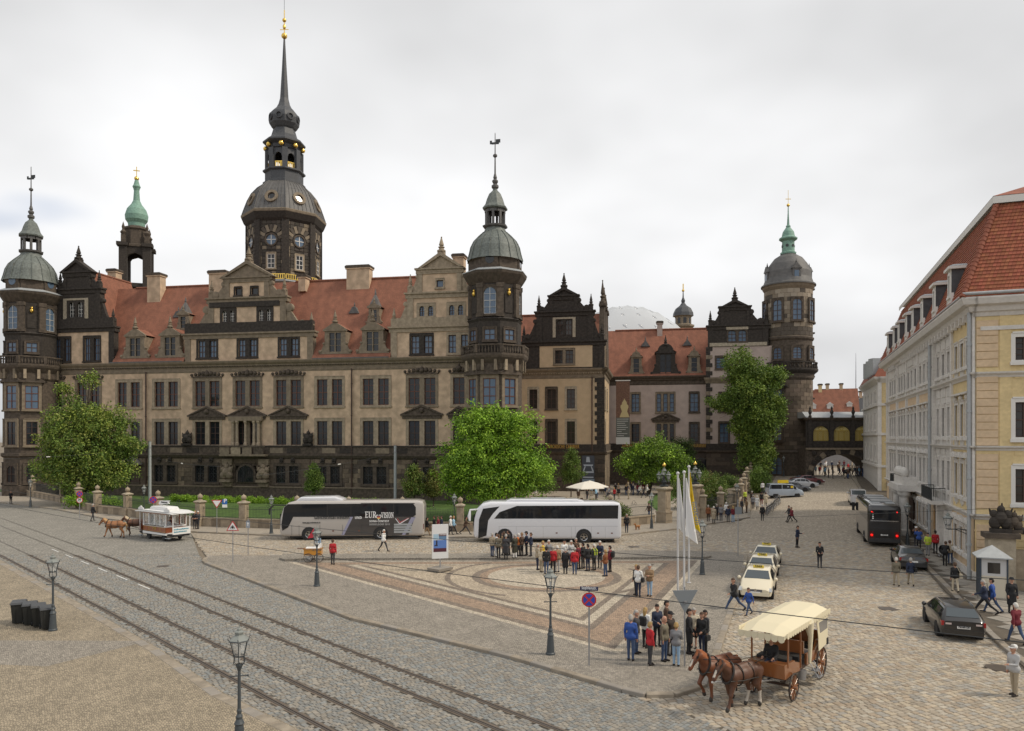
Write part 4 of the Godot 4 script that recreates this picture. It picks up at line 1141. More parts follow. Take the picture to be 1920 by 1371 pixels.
	var sg:=G.new();wall_g(sg,0,15.6,7.9,19.2,0,hs);mi(s,"side_wall",sg,MT["plaster_ochre"])
	var sb:=G.new();wall_g(sb,0,15.6,0,7.9,0.1,[]);mi(s,"side_base",sb,MT["stone_mid"])
	ashlar(s,0.1,15.5,1.7,6.2,0.1,[],2.4,1.1,[Color(0.34,0.27,0.19),Color(0.28,0.22,0.16),Color(0.4,0.32,0.22)],40)
	for q in hs:win(s,q[0],q[1],q[2],q[3],0,{"lights":1,"s":0.34,"stone": "stone_pale","rows":4,"glass": "glass_room"})
	cornice(s,"side_cornice",0,15.6,0,CORN,MT["stone_mid"]);cornice(s,"side_course",0,15.6,0.1,[[6.2,0.05],[6.4,0.3],[6.65,0.45],[6.75,0.45]],MT["stone_mid"]);bxp(s,"side_band",0,15.6,6.75,8.0,0,0.3,MT["stone_dark"])
	var sgw:=G.new();wall_g(sgw,0.6,14.0,20.85,25.6,0,[[2.0,3.2,21.6,24.4],[6.0,7.2,21.6,24.4]]);mi(s,"side_gable",sgw,MT["stone_dark"])
	bxp(s,"side_panel",0.8,1.8,21.2,25.2,0,0.05,MT["plaster_ochre"])
	for q in [[2.0,3.2],[6.0,7.2]]:win(s,q[0],q[1],21.6,24.4,0,{"lights":1,"s":0.25,"stone": "stone_mid","rows":3})
	for k in 3:
		var fg:=G.new();var x:=2.2+k*4.6
		fg.prism(pv([x-2.0,25.6,x+2.0,25.6,x+1.2,29.0,x+0.5,31.8,x-0.5,31.8,x-1.2,29.0]),-0.9,0.0)
		fg.bx(x-0.9,x+0.9,31.6,32.0,-1.0,0.2);finial(fg,x,32.0,-0.4,4.2-k*0.4,0.4)
		mi(s,"side_dormer_gable",fg,MT["stone_dark"])
	var br:=G.new();br.quad(Vector3(0.2,20.8,-0.4),Vector3(15.6,20.8,-0.4),Vector3(15.6,31.2,-7),Vector3(5,31.2,-7));mi(s,"side_roof",br,MT["roof_tile"])
	lift(p,s)
func letters(p:Node,text:String,at:Vector3,size:float,width:float,c:Color,m:Material=null,font:="Droid Sans",bold:=600) -> MeshInstance3D:
	var t:=TextMesh.new()
	var f:=SystemFont.new();f.font_names=PackedStringArray([font]);f.font_weight=bold
	t.font=f;t.text=text;t.font_size=64;t.pixel_size=size/46.0;t.depth=0.04;t.curve_step=2.0
	t.horizontal_alignment=HORIZONTAL_ALIGNMENT_LEFT;t.vertical_alignment=VERTICAL_ALIGNMENT_BOTTOM
	var n:="lettering"
	var o:=mi(p,n,t,m if m else mt("ink_%.2f_%.2f_%.2f" % [c.r,c.g,c.b],c,0.6),at)
	var w:=t.get_aabb().size.x
	if w>0.01 and width>0:o.scale=Vector3(width/w,1,1)
	return o
func pink_wing() -> void:
	var p:=thing("pink_palace_wing","pale pinkish plaster palace wing with three dormers in red roof","palace",Vector3(29.42,0,-141),TURN)
	var h:=[]
	var ws:=[[-6.6,-5.1,1],[-1.85,1.4,3],[4.35,5.85,1]]
	for w in ws:h.append([w[0],w[1],14.05,17.5]);h.append([w[0],w[1],8.3,11.75])
	var g:=G.new();wall_g(g,-16,8.2,7.9,19.2,0,h);mi(p,"wall",g,MT["plaster_pink"])
	var b:=G.new();wall_g(b,-16,8.2,0,7.9,0.1,[]);mi(p,"base_wall",b,MT["stone_dark"])
	ashlar(p,-10,8.2,1.7,6.2,0.1,[],1.7,0.8,[Color(0.12,0.095,0.075),Color(0.10,0.08,0.065),Color(0.16,0.125,0.095)],60)
	for w in ws:
		for y in [[14.05,17.5],[8.3,11.75]]:win(p,w[0],w[1],y[0],y[1],0,{"lights":w[2],"s":0.28,"stone": "stone_mid" if w[0]<4 else "stone_dark","rows":4,"cols":2 if w[2]==1 else 1,"mull":0.4,"glass": "glass_blue" if y[0]>10 else "glass_dark"})
	pediment(p,-2.8,2.35,12.5,1.35,0,MT["stone_dark"])
	var dg:=G.new();dg.prism(arch_pts(5.2,7.6,1.2,4.0,5.4,8),0.1,0.3);mi(p,"arched_doorway",dg,MT["glass_dark"])
	cornice(p,"string_course",-16,8.2,0.1,[[6.2,0.05],[6.4,0.3],[6.65,0.45],[6.75,0.45]],MT["stone_dark"]);bxp(p,"name_band",-16,8.2,6.75,8.0,0.0,0.3,MT["stone_black"])
	letters(p,"GRÜNES GEWÖLBE",Vector3(-8.4,7.1,0.33),0.62,5.2,Color(0.38,0.15,0.04));letters(p,"RÜSTKAMMER",Vector3(3.6,7.1,0.33),0.62,4.0,Color(0.42,0.25,0.05))
	cornice(p,"cornice",-16,8.2,0,CORN,MT["stone_dark"])
	var r:=G.new();roof_g(r,-16,9,20.8,30.6,0.5,-6.5,-13);mi(p,"roof",r,MT["roof_tile"]);ridge_tiles(p,Vector3(-10,30.65,-6.5),Vector3(9,30.65,-6.5))
	dormer(p,-5.7,21.2,0.1,2.0,3.3,MT["stone_mid"],1.4,{"lights":1},1);dormer(p,5.1,21.2,0.1,2.0,3.3,MT["stone_mid"],1.4,{"lights":1},1);dormer(p,-0.2,21.0,0.15,3.6,4.2,MT["stone_black"],1.4,{"lights":2},1)
	for x in [-4.0,4.0]:
		var tg:=G.new();tg.prism(pv([x-0.9,27.0,x+0.9,27.0,x,28.3]),-5.2,-3.6);finial(tg,x,28.2,-4.0,0.9,0.12);mi(p,"roof_vent",tg,MT["copper_dark"])
	chimney(p,-1.2,27,32.1,-6.0,1.0,1.0,MT["plaster_pink"])
	# gabled block beside the round tower
	var q:=thing("gabled_palace_block","pale palace block with black scrolled gable beside round tower","palace",Vector3(41.89,0,-137),TURN)
	var hb:=[[-4.0,-2.3,22.0,24.0],[-3.4,-1.8,14.1,17.3],[-3.4,-1.8,8.2,11.8]]
	var wg:=G.new();wall_g(wg,-5.8,8.0,7.9,26.0,0,hb);mi(q,"wall",wg,MT["plaster_pink"])
	var wb:=G.new();wall_g(wb,-5.8,8.0,0,7.9,0.1,[]);mi(q,"base_wall",wb,MT["stone_dark"])
	ashlar(q,-5.8,8.0,1.7,6.2,0.1,[],1.7,0.8,[Color(0.12,0.095,0.075),Color(0.10,0.08,0.065),Color(0.16,0.125,0.095)],40)
	for x in hb:win(q,x[0],x[1],x[2],x[3],0,{"lights":1,"s":0.28,"stone": "stone_dark","rows":4,"glass": "glass_blue"})
	cornice(q,"cornice",-5.8,8.0,0,[[19.2,0.05],[19.6,0.2],[20.0,0.4],[20.3,0.45]],MT["stone_mid"]);cornice(q,"string_course",-5.8,8.0,0.1,[[6.2,0.05],[6.45,0.35],[6.75,0.4]],MT["stone_dark"]);bxp(q,"band",-5.8,8.0,6.75,8.0,0,0.3,MT["stone_black"])
	for k in 24:
		var y:=8.0+k*0.75
		bxp(q,"quoin",-5.85,-4.7 if k % 2 else -5.1,y,y+0.72,-0.2,0.1,MT["stone_black" if k % 3 else "stone_mid"])
	gable(q,[[-5.4,5.2,26.0,29.9,"stone_black",[[-1.9,1.4,26.9,29.0]]],[-3.2,1.9,29.9,33.4,"stone_black",[]]],0.0,MT["stone_black"],[-2.9,1.6,33.4,34.5,37.0])
	bxp(q,"pale_band",-5.2,5.0,26.05,26.7,0.12,0.2,MT["stone_pale"]);bxp(q,"pale_band",-2.2,1.7,29.1,29.6,0.1,0.2,MT["stone_pale"])
	win(q,-1.9,1.4,26.9,29.0,0,{"lights":2,"s":0.2,"stone": "stone_dark","rows":3,"arch":true,"glass": "glass_blue","mull":0.4})
	var rr:=G.new();cross_roof(rr,-5.4,5.2,26.0,33.0,-0.9,-10);mi(q,"roof",rr,MT["roof_tile"])
func round_tower() -> void:
	var p:=thing("round_tower","round dark sandstone tower with dome and small green lantern","tower",Vector3(51.43,1.2,-138),0)
	var R:=4.2
	oct(p,"shaft",[[R+0.3,-1.5],[R+0.3,5.0],[R+0.5,5.3],[R+0.1,5.6],[R,5.7],[R,18.4],[R+0.3,18.8],[R+0.35,19.6]],MT["stone_dark"],0,32,true)
	oct(p,"balcony",[[R+0.3,19.5],[R+0.9,20.0],[R+1.0,20.2],[R+1.0,20.5],[R-0.3,20.55]],MT["stone_black"],0,32,true)
	var bg:=G.new()
	for k in 44:bg.lathe([0.12,0,0.17,0.3,0.07,0.7,0.13,1.0],6,true,0,Vector3(sin(TAU*k/44)*(R+0.75),20.5,cos(TAU*k/44)*(R+0.75)))
	bg.lathe([R+0.62,21.5,R+0.62,21.7,R+0.9,21.7,R+0.9,21.5],32)
	mi(p,"balustrade",bg,MT["stone_black"])
	oct(p,"storey",[[R,20.5],[R,25.6],[R+0.25,25.9],[R+0.3,26.2],[R+0.05,26.4]],MT["stone_dark"],0,32,true)
	oct(p,"upper_storey",[[R+0.02,26.3],[R+0.02,35.0],[R+0.35,35.5],[R+0.5,36.0]],MT["stone_mid"],0,32,true)
	var cols:=[Color(0.36,0.3,0.23),Color(0.28,0.23,0.17),Color(0.12,0.1,0.08),Color(0.42,0.36,0.28)]
	var st:=G.new();st.use_c=true
	for j in 11:
		for k in 24:
			var an:=TAU*(k+(0.5 if j % 2 else 0.0))/24
			st.T=Transform3D(Basis(Vector3.UP,an),Vector3.ZERO);st.col=cols[rng.randi() % 4] if j>1 else cols[2]
			st.cbx(-0.54,0.54,26.5+j*0.77,26.5+j*0.77+0.75,R-0.2,R+0.05,0.03)
	for j in 17:
		for k in 20:
			var an:=TAU*(k+(0.5 if j % 2 else 0.0))/20
			st.T=Transform3D(Basis(Vector3.UP,an),Vector3.ZERO);st.col=Color(0.2,0.155,0.115)*rng.randf_range(0.6,1.25)
			st.cbx(-0.64,0.64,5.8+j*0.74,5.8+j*0.74+0.72,R-0.2,R+0.04,0.03)
	st.T=Transform3D.IDENTITY
	mi(p,"stone_courses",st,MT["stone_var"]).set_meta("kind","stuff")
	var wo:={"lights":1,"s":0.3,"stone": "stone_dark","rows":4,"arch":true,"glass": "glass_blue","deep": -0.03,"proud":0.2}
	ring_wins(p,R+0.1,29.2,33.0,1.7,wo,[0,1,7,2,6]);ring_wins(p,R+0.06,22.2,24.3,1.6,wo,[0,1,7])
	ring_wins(p,R+0.06,13.0,16.6,1.7,{"lights":1,"s":0.35,"stone": "stone_black","rows":3,"deep": -0.03,"proud":0.2,"glass": "glass_blue"},[7]);ring_wins(p,R+0.06,7.4,10.6,1.6,wo,[7]);ring_wins(p,R+0.36,1.2,4.4,2.0,wo,[7])
	var pg:=G.new();pg.T=Transform3D(Basis(Vector3.UP,-TAU/8),Vector3.ZERO);pg.prism(pv([-1.9,17.2,1.9,17.2,0,18.4]),R-0.1,R+0.4);pg.bx(-1.5,1.5,11.9,12.9,R-0.2,R+0.6);mi(p,"pediment",pg,MT["stone_black"])
	oct(p,"dome",[[R+0.65,35.9],[R+0.65,36.15],[R+0.2,36.5],[R-0.1,37.4],[R-0.25,38.6],[R-0.8,40.0],[R-1.7,41.2],[R-2.8,41.9],[1.1,42.1]],MT["copper_dark"],0,32,true)
	for k in [0,2,6]:
		var g:=G.new();g.T=Transform3D(Basis(Vector3.UP,TAU*k/8.0),Vector3.ZERO)
		g.bx(-0.75,0.75,36.4,38.6,R-1.2,R-0.05);g.prism(pv([-1.0,38.6,1.0,38.6,0,39.7]),R-1.4,R+0.05);finial(g,0,39.5,R-0.3,0.9,0.16);volute(g,-1.15,36.4,0.5,1.3,R-0.6,R-0.2,1.0);volute(g,1.15,36.4,0.5,1.3,R-0.6,R-0.2,-1.0)
		var d:=mi(p,"dome_dormer",g,MT["copper_dark"])
		var q:=G.new();q.T=g.T;q.bx(-0.4,0.4,36.9,38.2,R-0.3,R-0.02);mi(d,"pane",q,MT["glass_blue"])
	oct(p,"lantern",[[1.4,42.0],[1.45,42.3],[1.15,42.5],[1.1,44.4],[1.65,44.8],[1.65,45.0],[1.2,45.3],[1.0,46.2],[0.5,46.9],[0.32,47.1]],MT["copper_green"],0,12,true)
	for k in 6:
		var g:=G.new();g.T=Transform3D(Basis(Vector3.UP,TAU*(k+0.5)/6),Vector3.ZERO);g.T=g.T*Transform3D(Basis(Vector3.RIGHT,PI/2),Vector3(0,43.5,1.06));g.lathe([0.28,0,0.28,0.1,0,0.1],10);mi(p,"round_light",g,MT["iron"])
	oct(p,"spire",[[0.4,47.0],[0.45,47.3],[0.24,47.5],[0.12,49.5],[0.08,51.0]],MT["copper_green"],0,8,true)
	var gg:=G.new();gg.ball(Vector3(0,51.2,0),0.3);gg.tube([Vector3(0,51.4,0),Vector3(0,54.0,0)],0.04,4);gg.bx(-0.5,0.5,52.3,52.4,-0.04,0.04);mi(p,"gilded_ball",gg,MT["gold"])
	# stair pier on the far side with stacked cornices
	var pg2:=G.new()
	for k in 9:pg2.bx(3.6,5.0-0.12*(k % 2),-1.0+k*4.1,3.1+k*4.1,-4,-1.2);pg2.bx(3.5,5.4,2.8+k*4.1,3.1+k*4.1,-4.2,-1.0)
	finial(pg2,4.4,35.9,-2.5,2.6,0.4)
	mi(p,"stair_pier",pg2,MT["stone_dark"])
func great_tower() -> void:
	var p:=thing("great_tower","tall octagonal palace tower with black stone body, dome and needle spire","tower",Vector3(-47.62,0,-155),TURN+0.12)
	var a:=PI/8
	var R:=7.5
	oct(p,"body",[[R,0],[R,52.4],[R+0.5,53.0],[R+1.0,54.2]],MT["stone_black"],a)
	var st:=G.new();st.use_c=true
	for k in [0,1,2,6,7]:
		st.T=Transform3D(Basis(Vector3.UP,TAU*k/8.0),Vector3.ZERO)
		var hw:=R*sin(a)
		for j in 16:
			var y:=41.0+j*0.72
			for i in 6:
				var x0:=-hw+2*hw*i/6.0;var mid:=absf(x0+hw/6)<hw*0.42
				if mid and (y>43.0 and y<46.2 or y>47.0 and y<50.5):continue
				var c:=Color(0.085,0.072,0.06)
				if rng.randf()<0.16:c=Color(0.26,0.21,0.15)
				st.col=c*rng.randf_range(0.7,1.3)
				st.cbx(x0+0.03,x0+hw/3-0.03,y+0.02,y+0.7,R*cos(a)-0.1,R*cos(a)+0.1,0.05)
		for i in 9: # stones of the arch over the round light
			var an:=PI*(i+0.5)/9
			var o:=st.T
			st.T=o*Transform3D(Basis(Vector3.BACK,an-PI/2),Vector3(0,48.8,0));st.col=Color(0.3,0.245,0.18) if i % 2 else Color(0.12,0.1,0.08)
			st.bx(-0.3,0.3,1.5,2.9,R*cos(a),R*cos(a)+0.2)
			st.T=o
	st.T=Transform3D.IDENTITY
	mi(p,"stone_courses",st,MT["stone_var"]).set_meta("kind","stuff")
	ring_wins(p,R*cos(a)+0.05,43.0,45.8,1.5,{"lights":1,"s":0.3,"stone": "stone_light","frame": "frame_white","rows":3,"deep": -0.03,"proud":0.2,"bar":0.1},[0,1,7,2,6])
	for k in [0,1,2,6,7]:
		var g:=G.new();g.T=Transform3D(Basis(Vector3.UP,TAU*k/8.0),Vector3.ZERO)*Transform3D(Basis(Vector3.RIGHT,PI/2),Vector3(0,48.7,R*cos(a)))
		g.lathe([1.35,0,1.35,0.3,1.05,0.3,1.0,0.1],16);var rg:=mi(p,"round_window",g,MT["stone_dark"])
		var q:=G.new();q.T=g.T;q.lathe([1.0,0.08,0,0.08],16);mi(rg,"pane",q,MT["glass_blue"])
		var b:=G.new();b.T=g.T;b.bx(-0.07,0.07,0.09,0.16,-1.0,1.0);b.bx(-1.0,1.0,0.09,0.16,-0.07,0.07);mi(rg,"sash",b,MT["frame_white"])
	for k in 8:
		var g:=G.new();g.T=Transform3D(Basis(Vector3.UP,TAU*(k+0.5)/8.0),Vector3.ZERO);g.bx(-0.7,0.7,38,52.8,R-0.5,R+0.16);mi(p,"corner_pier",g,MT["stone_black"])
	oct(p,"viewing_ledge",[[R+0.3,40.0],[R+0.9,40.3],[R+0.9,40.6],[R-0.2,40.65]],MT["zinc"],a)
	var gr:=G.new()
	for k in 8:
		gr.T=Transform3D(Basis(Vector3.UP,TAU*k/8.0),Vector3.ZERO);var hw:=(R+0.7)*tan(a)-0.35;var z:=(R+0.7)*cos(a)
		gr.bx(-hw,hw,41.6,41.75,z,z+0.08);gr.bx(-hw,hw,40.7,40.82,z,z+0.08)
		for i in 14:gr.bx(-hw+i*hw/6.6,-hw+i*hw/6.6+0.16,40.8,41.6,z,z+0.06)
	gr.T=Transform3D.IDENTITY
	mi(p,"gilded_railing",gr,MT["gold"])
	oct(p,"cornice",[[R+0.7,53.6],[R+1.05,54.3],[R+1.1,54.7],[R+0.6,55.0]],MT["stone_mid"],a)
	var dome:=[[R+0.9,54.5],[R+0.75,55.1],[R+0.3,56.4],[R-0.2,57.8],[R-1.0,59.4],[R-2.2,60.8],[R-3.4,61.7],[4.0,62.1]]
	oct(p,"dome",dome,MT["copper_dark"],a)
	var rb:=G.new()
	for k in 8:
		for i in 7:
			var d0:=Vector3(sin(TAU*(k-0.5)/8),0,cos(TAU*(k-0.5)/8));var d1:=Vector3(sin(TAU*(k+0.5)/8),0,cos(TAU*(k+0.5)/8));var d:=d0.lerp(d1,(i+0.0)/7.0)
			var pts:=[]
			for q in dome:pts.append(d*(q[0]+0.03)+Vector3.UP*q[1])
			rb.tube(pts,0.06 if i else 0.12,4,false)
	mi(p,"dome_seams",rb,MT["copper_dark"])
	for k in 8:
		var g:=G.new();g.T=Transform3D(Basis(Vector3.UP,TAU*k/8.0),Vector3.ZERO)*Transform3D(Basis(Vector3.RIGHT,PI/2-0.32),Vector3(0,57.3,R*cos(a)-0.25))
		g.lathe([1.35,-0.6,1.35,0.55,0.8,0.55,0.75,0.2],14);var d:=mi(p,"shell_light",g,MT["stone_mid"])
		var q:=G.new();q.T=g.T;q.lathe([0.78,0.25,0,0.25],12);mi(d,"pane",q,MT["glass_dark"])
	oct(p,"lantern_base",[[4.3,61.6],[4.3,62.0],[3.85,62.2],[3.85,63.9],[4.3,64.2],[4.3,64.5],[3.7,64.6]],MT["slate"],a)
	for k in 8:
		var g:=G.new();g.T=Transform3D(Basis(Vector3.UP,TAU*(k+0.5)/8.0),Vector3.ZERO);g.bx(-0.55,0.55,64.5,68.6,3.2,3.85);mi(p,"lantern_pillar",g,MT["slate"])
		var h:=G.new();h.T=Transform3D(Basis(Vector3.UP,TAU*k/8.0),Vector3.ZERO)
		var hw:=3.6*tan(a);var z:=3.6*cos(a)
		h.prism(pv([-hw,68.6,-hw,66.8,-0.75,66.8,-0.55,67.4,0,67.7,0.55,67.4,0.75,66.8,hw,66.8,hw,68.6]),z-0.3,z);mi(p,"lantern_arch",h,MT["slate"])
		var r:=G.new();r.T=h.T;r.bx(-0.75,0.75,64.6,64.7,z-0.2,z-0.1);r.bx(-0.75,0.75,65.7,65.85,z-0.2,z-0.1)
		for i in 5:r.bx(-0.7+i*0.33,-0.55+i*0.33,64.6,65.8,z-0.2,z-0.12)
		mi(p,"gilded_rail",r,MT["gold"])
		var b:=G.new();b.ball(Vector3(sin(TAU*(k+0.25)/8)*3.75,69.3,cos(TAU*(k+0.25)/8)*3.75),0.52);mi(p,"gilded_ball",b,MT["gold"])
	oct(p,"lantern_roof",[[3.3,68.4],[3.9,68.7],[3.2,68.9],[3.3,69.6],[4.3,70.2],[4.3,70.5],[3.5,71.0],[2.6,72.0],[2.2,73.4]],MT["slate"],a)
	oct(p,"bulb",[[2.2,73.3],[2.5,73.6],[3.0,74.4],[3.15,75.6],[2.9,76.6],[2.3,77.3],[1.6,77.9],[1.15,78.8],[0.85,80.0],[0.5,86.0],[0.16,92.6]],MT["slate"],a)
	for k in 8:
		var g:=G.new();g.T=Transform3D(Basis(Vector3.UP,TAU*k/8.0),Vector3.ZERO)*Transform3D(Basis(Vector3.RIGHT,PI/2),Vector3(0,75.5,2.75));g.lathe([0.75,0,0.75,0.35,0.5,0.4,0.45,0.1,0,0.1],10);mi(p,"bulb_light",g,MT["slate"])
	var gg:=G.new();gg.ball(Vector3(0,93.1,0),0.62);gg.ball(Vector3(0,95.0,0),0.35,8,1.6);gg.ball(Vector3(0,96.4,0),0.42);gg.tube([Vector3(0,92,0),Vector3(0,98.5,0)],0.1,5);gg.bx(-0.9,0.9,94.4,94.5,-0.05,0.05)
	mi(p,"gilded_finial",gg,MT["gold"])
	var sp:=G.new();sp.tube([Vector3(0,98.4,0),Vector3(0,101.5,0)],0.04,4);mi(p,"lightning_rod",sp,MT["iron"])
func far_towers() -> void:
	var p:=thing("church_tower","black openwork church tower with green onion cap and gold cross","tower",Vector3(-113.96,0,-225),0.35)
	for sx in [-1,1]:
		for sz in [-1,1]:
			var g:=G.new();g.bx(sx*3.2-1.1,sx*3.2+1.1,30,66.5,sz*3.2-1.1,sz*3.2+1.1);g.bx(sx*3.4-1.5,sx*3.4+1.5,66.2,67.2,sz*3.4-1.5,sz*3.4+1.5);mi(p,"pier",g,MT["stone_black"])
			var f:=G.new();f.bx(sx*3.2-0.6,sx*3.2+0.6,67.2,69.6,sz*3.2-0.6,sz*3.2+0.6);f.lathe([0.5,69.6,0.9,70.4,0.3,71.2,0.45,72.0,0,73.6],8,true,0,Vector3(sx*3.2,0,sz*3.2));mi(p,"corner_urn",f,MT["stone_dark"])
	for k in 4:
		var g:=G.new();g.T=Transform3D(Basis(Vector3.UP,TAU*k/4.0),Vector3.ZERO);g.prism(pv([-2.4,66.5,-2.4,62.5,-1.6,63.8,0,64.4,1.6,63.8,2.4,62.5,2.4,66.5]),2.6,3.6);g.bx(-2.4,2.4,54.2,55.4,2.6,3.6);mi(p,"arch",g,MT["stone_black"])
	oct(p,"belfry",[[4.0,30.0],[4.0,54.5]],MT["stone_black"],PI/4,4)
	oct(p,"upper_stage",[[4.2,66.3],[4.2,67.0],[3.3,67.3],[3.2,71.5],[3.6,72.0],[3.4,72.6],[2.4,73.0]],MT["stone_dark"],PI/8)
	oct(p,"onion_cap",[[2.3,72.6],[2.4,74.0],[3.1,75.0],[3.25,76.4],[2.7,78.2],[1.5,79.8],[0.95,81.0],[0.75,84.0],[0.9,84.6],[1.15,85.2],[0.85,85.8],[0.5,87.2]],MT["copper_green"],0,16,true)
	var g:=G.new();g.ball(Vector3(0,87.7,0),0.7);g.bx(-0.1,0.1,88.2,91.3,-0.1,0.1);g.bx(-0.9,0.9,90.0,90.25,-0.1,0.1);mi(p,"gold_cross",g,MT["gold"])
	var q:=thing("distant_church_cap","small distant church cupola with slate cap rising behind red roof","tower",Vector3(76.2,0,-330),0)
	oct(q,"drum",[[4.0,40],[4.0,57.5],[4.9,58.2],[4.9,59.0],[3.6,59.4],[3.6,62.6],[4.4,63.2]],MT["stone_mid"],PI/8)
	for k in 8:
		var h:=G.new();h.T=Transform3D(Basis(Vector3.UP,TAU*k/8.0),Vector3.ZERO);h.prism(arch_pts(-0.7,0.7,59.6,61.4,62.2,6),3.2,3.38);mi(q,"opening",h,MT["glass_dark"])
	oct(q,"cap",[[4.6,63.0],[4.4,64.5],[3.4,66.5],[1.6,67.8],[0.7,69.0],[0.9,70.0],[0.3,71.5],[0.2,74.0]],MT["slate"],PI/8)
	var b:=G.new();b.ball(Vector3(0,74.5,0),0.6);b.bx(-0.2,0.2,74.5,77.5,-0.2,0.2);mi(q,"gilded_ball",b,MT["gold"])
	# cushion-like membrane dome over the small court
	var d:=thing("membrane_dome","translucent white ribbed dome over the inner palace court","dome",Vector3(28.5,0,-186),0)
	var c:=G.new();var n:=9
	var shape:=func(u:float,v:float) -> Vector3:return Vector3(u*17.0,31.0+10.8*(1.0-pow(absf(u),2.2))*(1.0-pow(absf(v),2.2)),v*14.0)
	var ribs:=G.new()
	for i in n:
		for j in n:
			var u0:=-1.0+2.0*i/n;var u1:=-1.0+2.0*(i+1)/n;var v0:=-1.0+2.0*j/n;var v1:=-1.0+2.0*(j+1)/n
			var mid:Vector3=shape.call((u0+u1)/2,(v0+v1)/2)+Vector3.UP*0.35
			var A:Vector3=shape.call(u0,v0);var B:Vector3=shape.call(u1,v0);var C:Vector3=shape.call(u1,v1);var D:Vector3=shape.call(u0,v1)
			for e in [[D,C],[C,B],[B,A],[A,D]]:c.tri(e[0],e[1],mid)
			ribs.tube([A,C],0.12,4,false);ribs.tube([B,D],0.12,4,false)
	c.smooth(0.5)
	mi(d,"cushions",c,mt("membrane",Color(0.5,0.52,0.54),0.25));mi(d,"ribs",ribs,MT["steel"])
func bridge() -> void:
	var p:=thing("covered_bridge","dark stone covered bridge with three gilded arched windows over the street","bridge",Vector3(0,0,-130),0)
	var x0:=51.5;var x1:=64.6
	var g:=G.new()
	var o:=pv([x0,0,x0,7.2,x1,7.2,x1,0])
	for k in 17:
		var an:=PI*k/16.0
		o.append(Vector2(58.0+5.4*cos(an),2.2+4.0*sin(an)))
	g.prism(o,-5.5,0.0)
	mi(p,"arch",g,MT["stone_dark"])
	for k in 17:
		var vg:=G.new();vg.T=Transform3D(Basis(Vector3.BACK,PI*(k+0.5)/17-PI/2),Vector3(58.0,2.2,0)).scaled_local(Vector3(1,1,1))
		var an:=PI*(k+0.5)/17;var rr:=Vector2(5.4*cos(an),4.0*sin(an)).length()
		vg.cbx(-0.42,0.42,rr+0.02,rr+0.9,-0.1,0.12,0.03);mi(p,"arch_stone",vg,MT["stone_black" if k % 3 else "stone_mid"])
	for x in [53.0,63.0]:
		var mg:=G.new();mg.T=Transform3D(Basis(Vector3.RIGHT,PI/2),Vector3(x,6.4,0));mg.lathe([0.45,0,0.45,0.2,0.2,0.3,0,0.3],10);mi(p,"roundel",mg,MT["stone_black"])
	bxp(p,"ledge",x0,x1,7.0,7.35,-0.1,0.35,MT["stone_mid"])
	var holes:=[[52.85,55.6,8.55,11.2],[56.45,59.35,8.55,11.2],[60.15,63.1,8.55,11.2]]
	var w:=G.new();wall_g(w,x0,x1,7.2,12.2,0,holes,0.5);mi(p,"gallery_wall",w,MT["stone_black"])
	for h in holes:
		var hd:=G.new();var r:float=(h[1]-h[0])/2
		for sd in 2:
			var q:=pv([h[0],11.2,h[0],10.0])
			for k in range(1,7):q.append(Vector2(h[0]+r-r*cos(PI/2*k/6),10.0+1.15*sin(PI/2*k/6)))
			if sd:
				for i in q.size():q[i].x=h[0]+h[1]-q[i].x
			hd.prism(q,-0.45,0.02)
		mi(p,"arch_head",hd,MT["stone_black"])
		var gl:=G.new();gl.quad(Vector3(h[0],8.55,-0.35),Vector3(h[1],8.55,-0.35),Vector3(h[1],11.2,-0.35),Vector3(h[0],11.2,-0.35))
		var pn:=mi(p,"gilded_window",gl,mt("amber_glass",Color(0.62,0.52,0.22),0.25))
		var br:=G.new()
		for k in 4:br.bx(lerpf(h[0],h[1],k/3.0)-0.09,lerpf(h[0],h[1],k/3.0)+0.09,8.55,10.3,-0.34,-0.24)
		br.bx(h[0],h[1],10.25,10.42,-0.34,-0.24);br.bx(h[0],h[1],8.55,8.66,-0.34,-0.24)
		br.T=Transform3D(Basis(Vector3.RIGHT,PI/2),Vector3((h[0]+h[1])/2,10.75,-0.34));br.lathe([0.34,0,0.34,0.08,0.24,0.08,0.24,0],12);br.T=Transform3D.IDENTITY
		var n:=9
		for k in range(-6,n):
			for sd in 2:
				var a:=Vector3(h[0]+maxf(k,0)*r*2/n,8.6+maxf(-k,0)*0.29,-0.3);var b:=a+Vector3(1,1,0)*minf(h[1]-a.x,10.25-a.y)
				if b.x-a.x<0.1:continue
				if sd:a.x=h[0]+h[1]-a.x;b.x=h[0]+h[1]-b.x
				br.tube([a,b],0.03,3,false)
		mi(pn,"lattice",br,mt("old_gold",Color(0.42,0.3,0.07),0.4))
		bxp(p,"panel",h[0]-0.1,h[1]+0.1,7.55,8.35,0,0.08,MT["stone_black"])
	for x in [52.2,56.0,59.75,63.7]:bxp(p,"pilaster",x-0.32,x+0.32,7.35,12.2,0,0.22,MT["stone_black"])
	cornice(p,"cornice",x0,x1,0,[[12.1,0.05],[12.3,0.3],[12.55,0.45],[12.65,0.45]],MT["stone_dark"])
	var r:=G.new();r.hexa([Vector3(x0,12.6,0.3),Vector3(x1,12.6,0.3),Vector3(x1,12.6,-5.8),Vector3(x0,12.6,-5.8),Vector3(x0,13.7,-1.6),Vector3(x1,13.7,-1.6),Vector3(x1,13.7,-4),Vector3(x0,13.7,-4)]);mi(p,"roof",r,MT["zinc"])
	for x in [52.2,56.0,59.75]:
		var u:=G.new();u.lathe([0.3,12.65,0.3,12.9,0.15,13.1,0.34,13.6,0.15,14.1,0.22,14.3,0,14.7],8,true,0,Vector3(x,0,0.2));mi(p,"urn",u,MT["stone_black"])
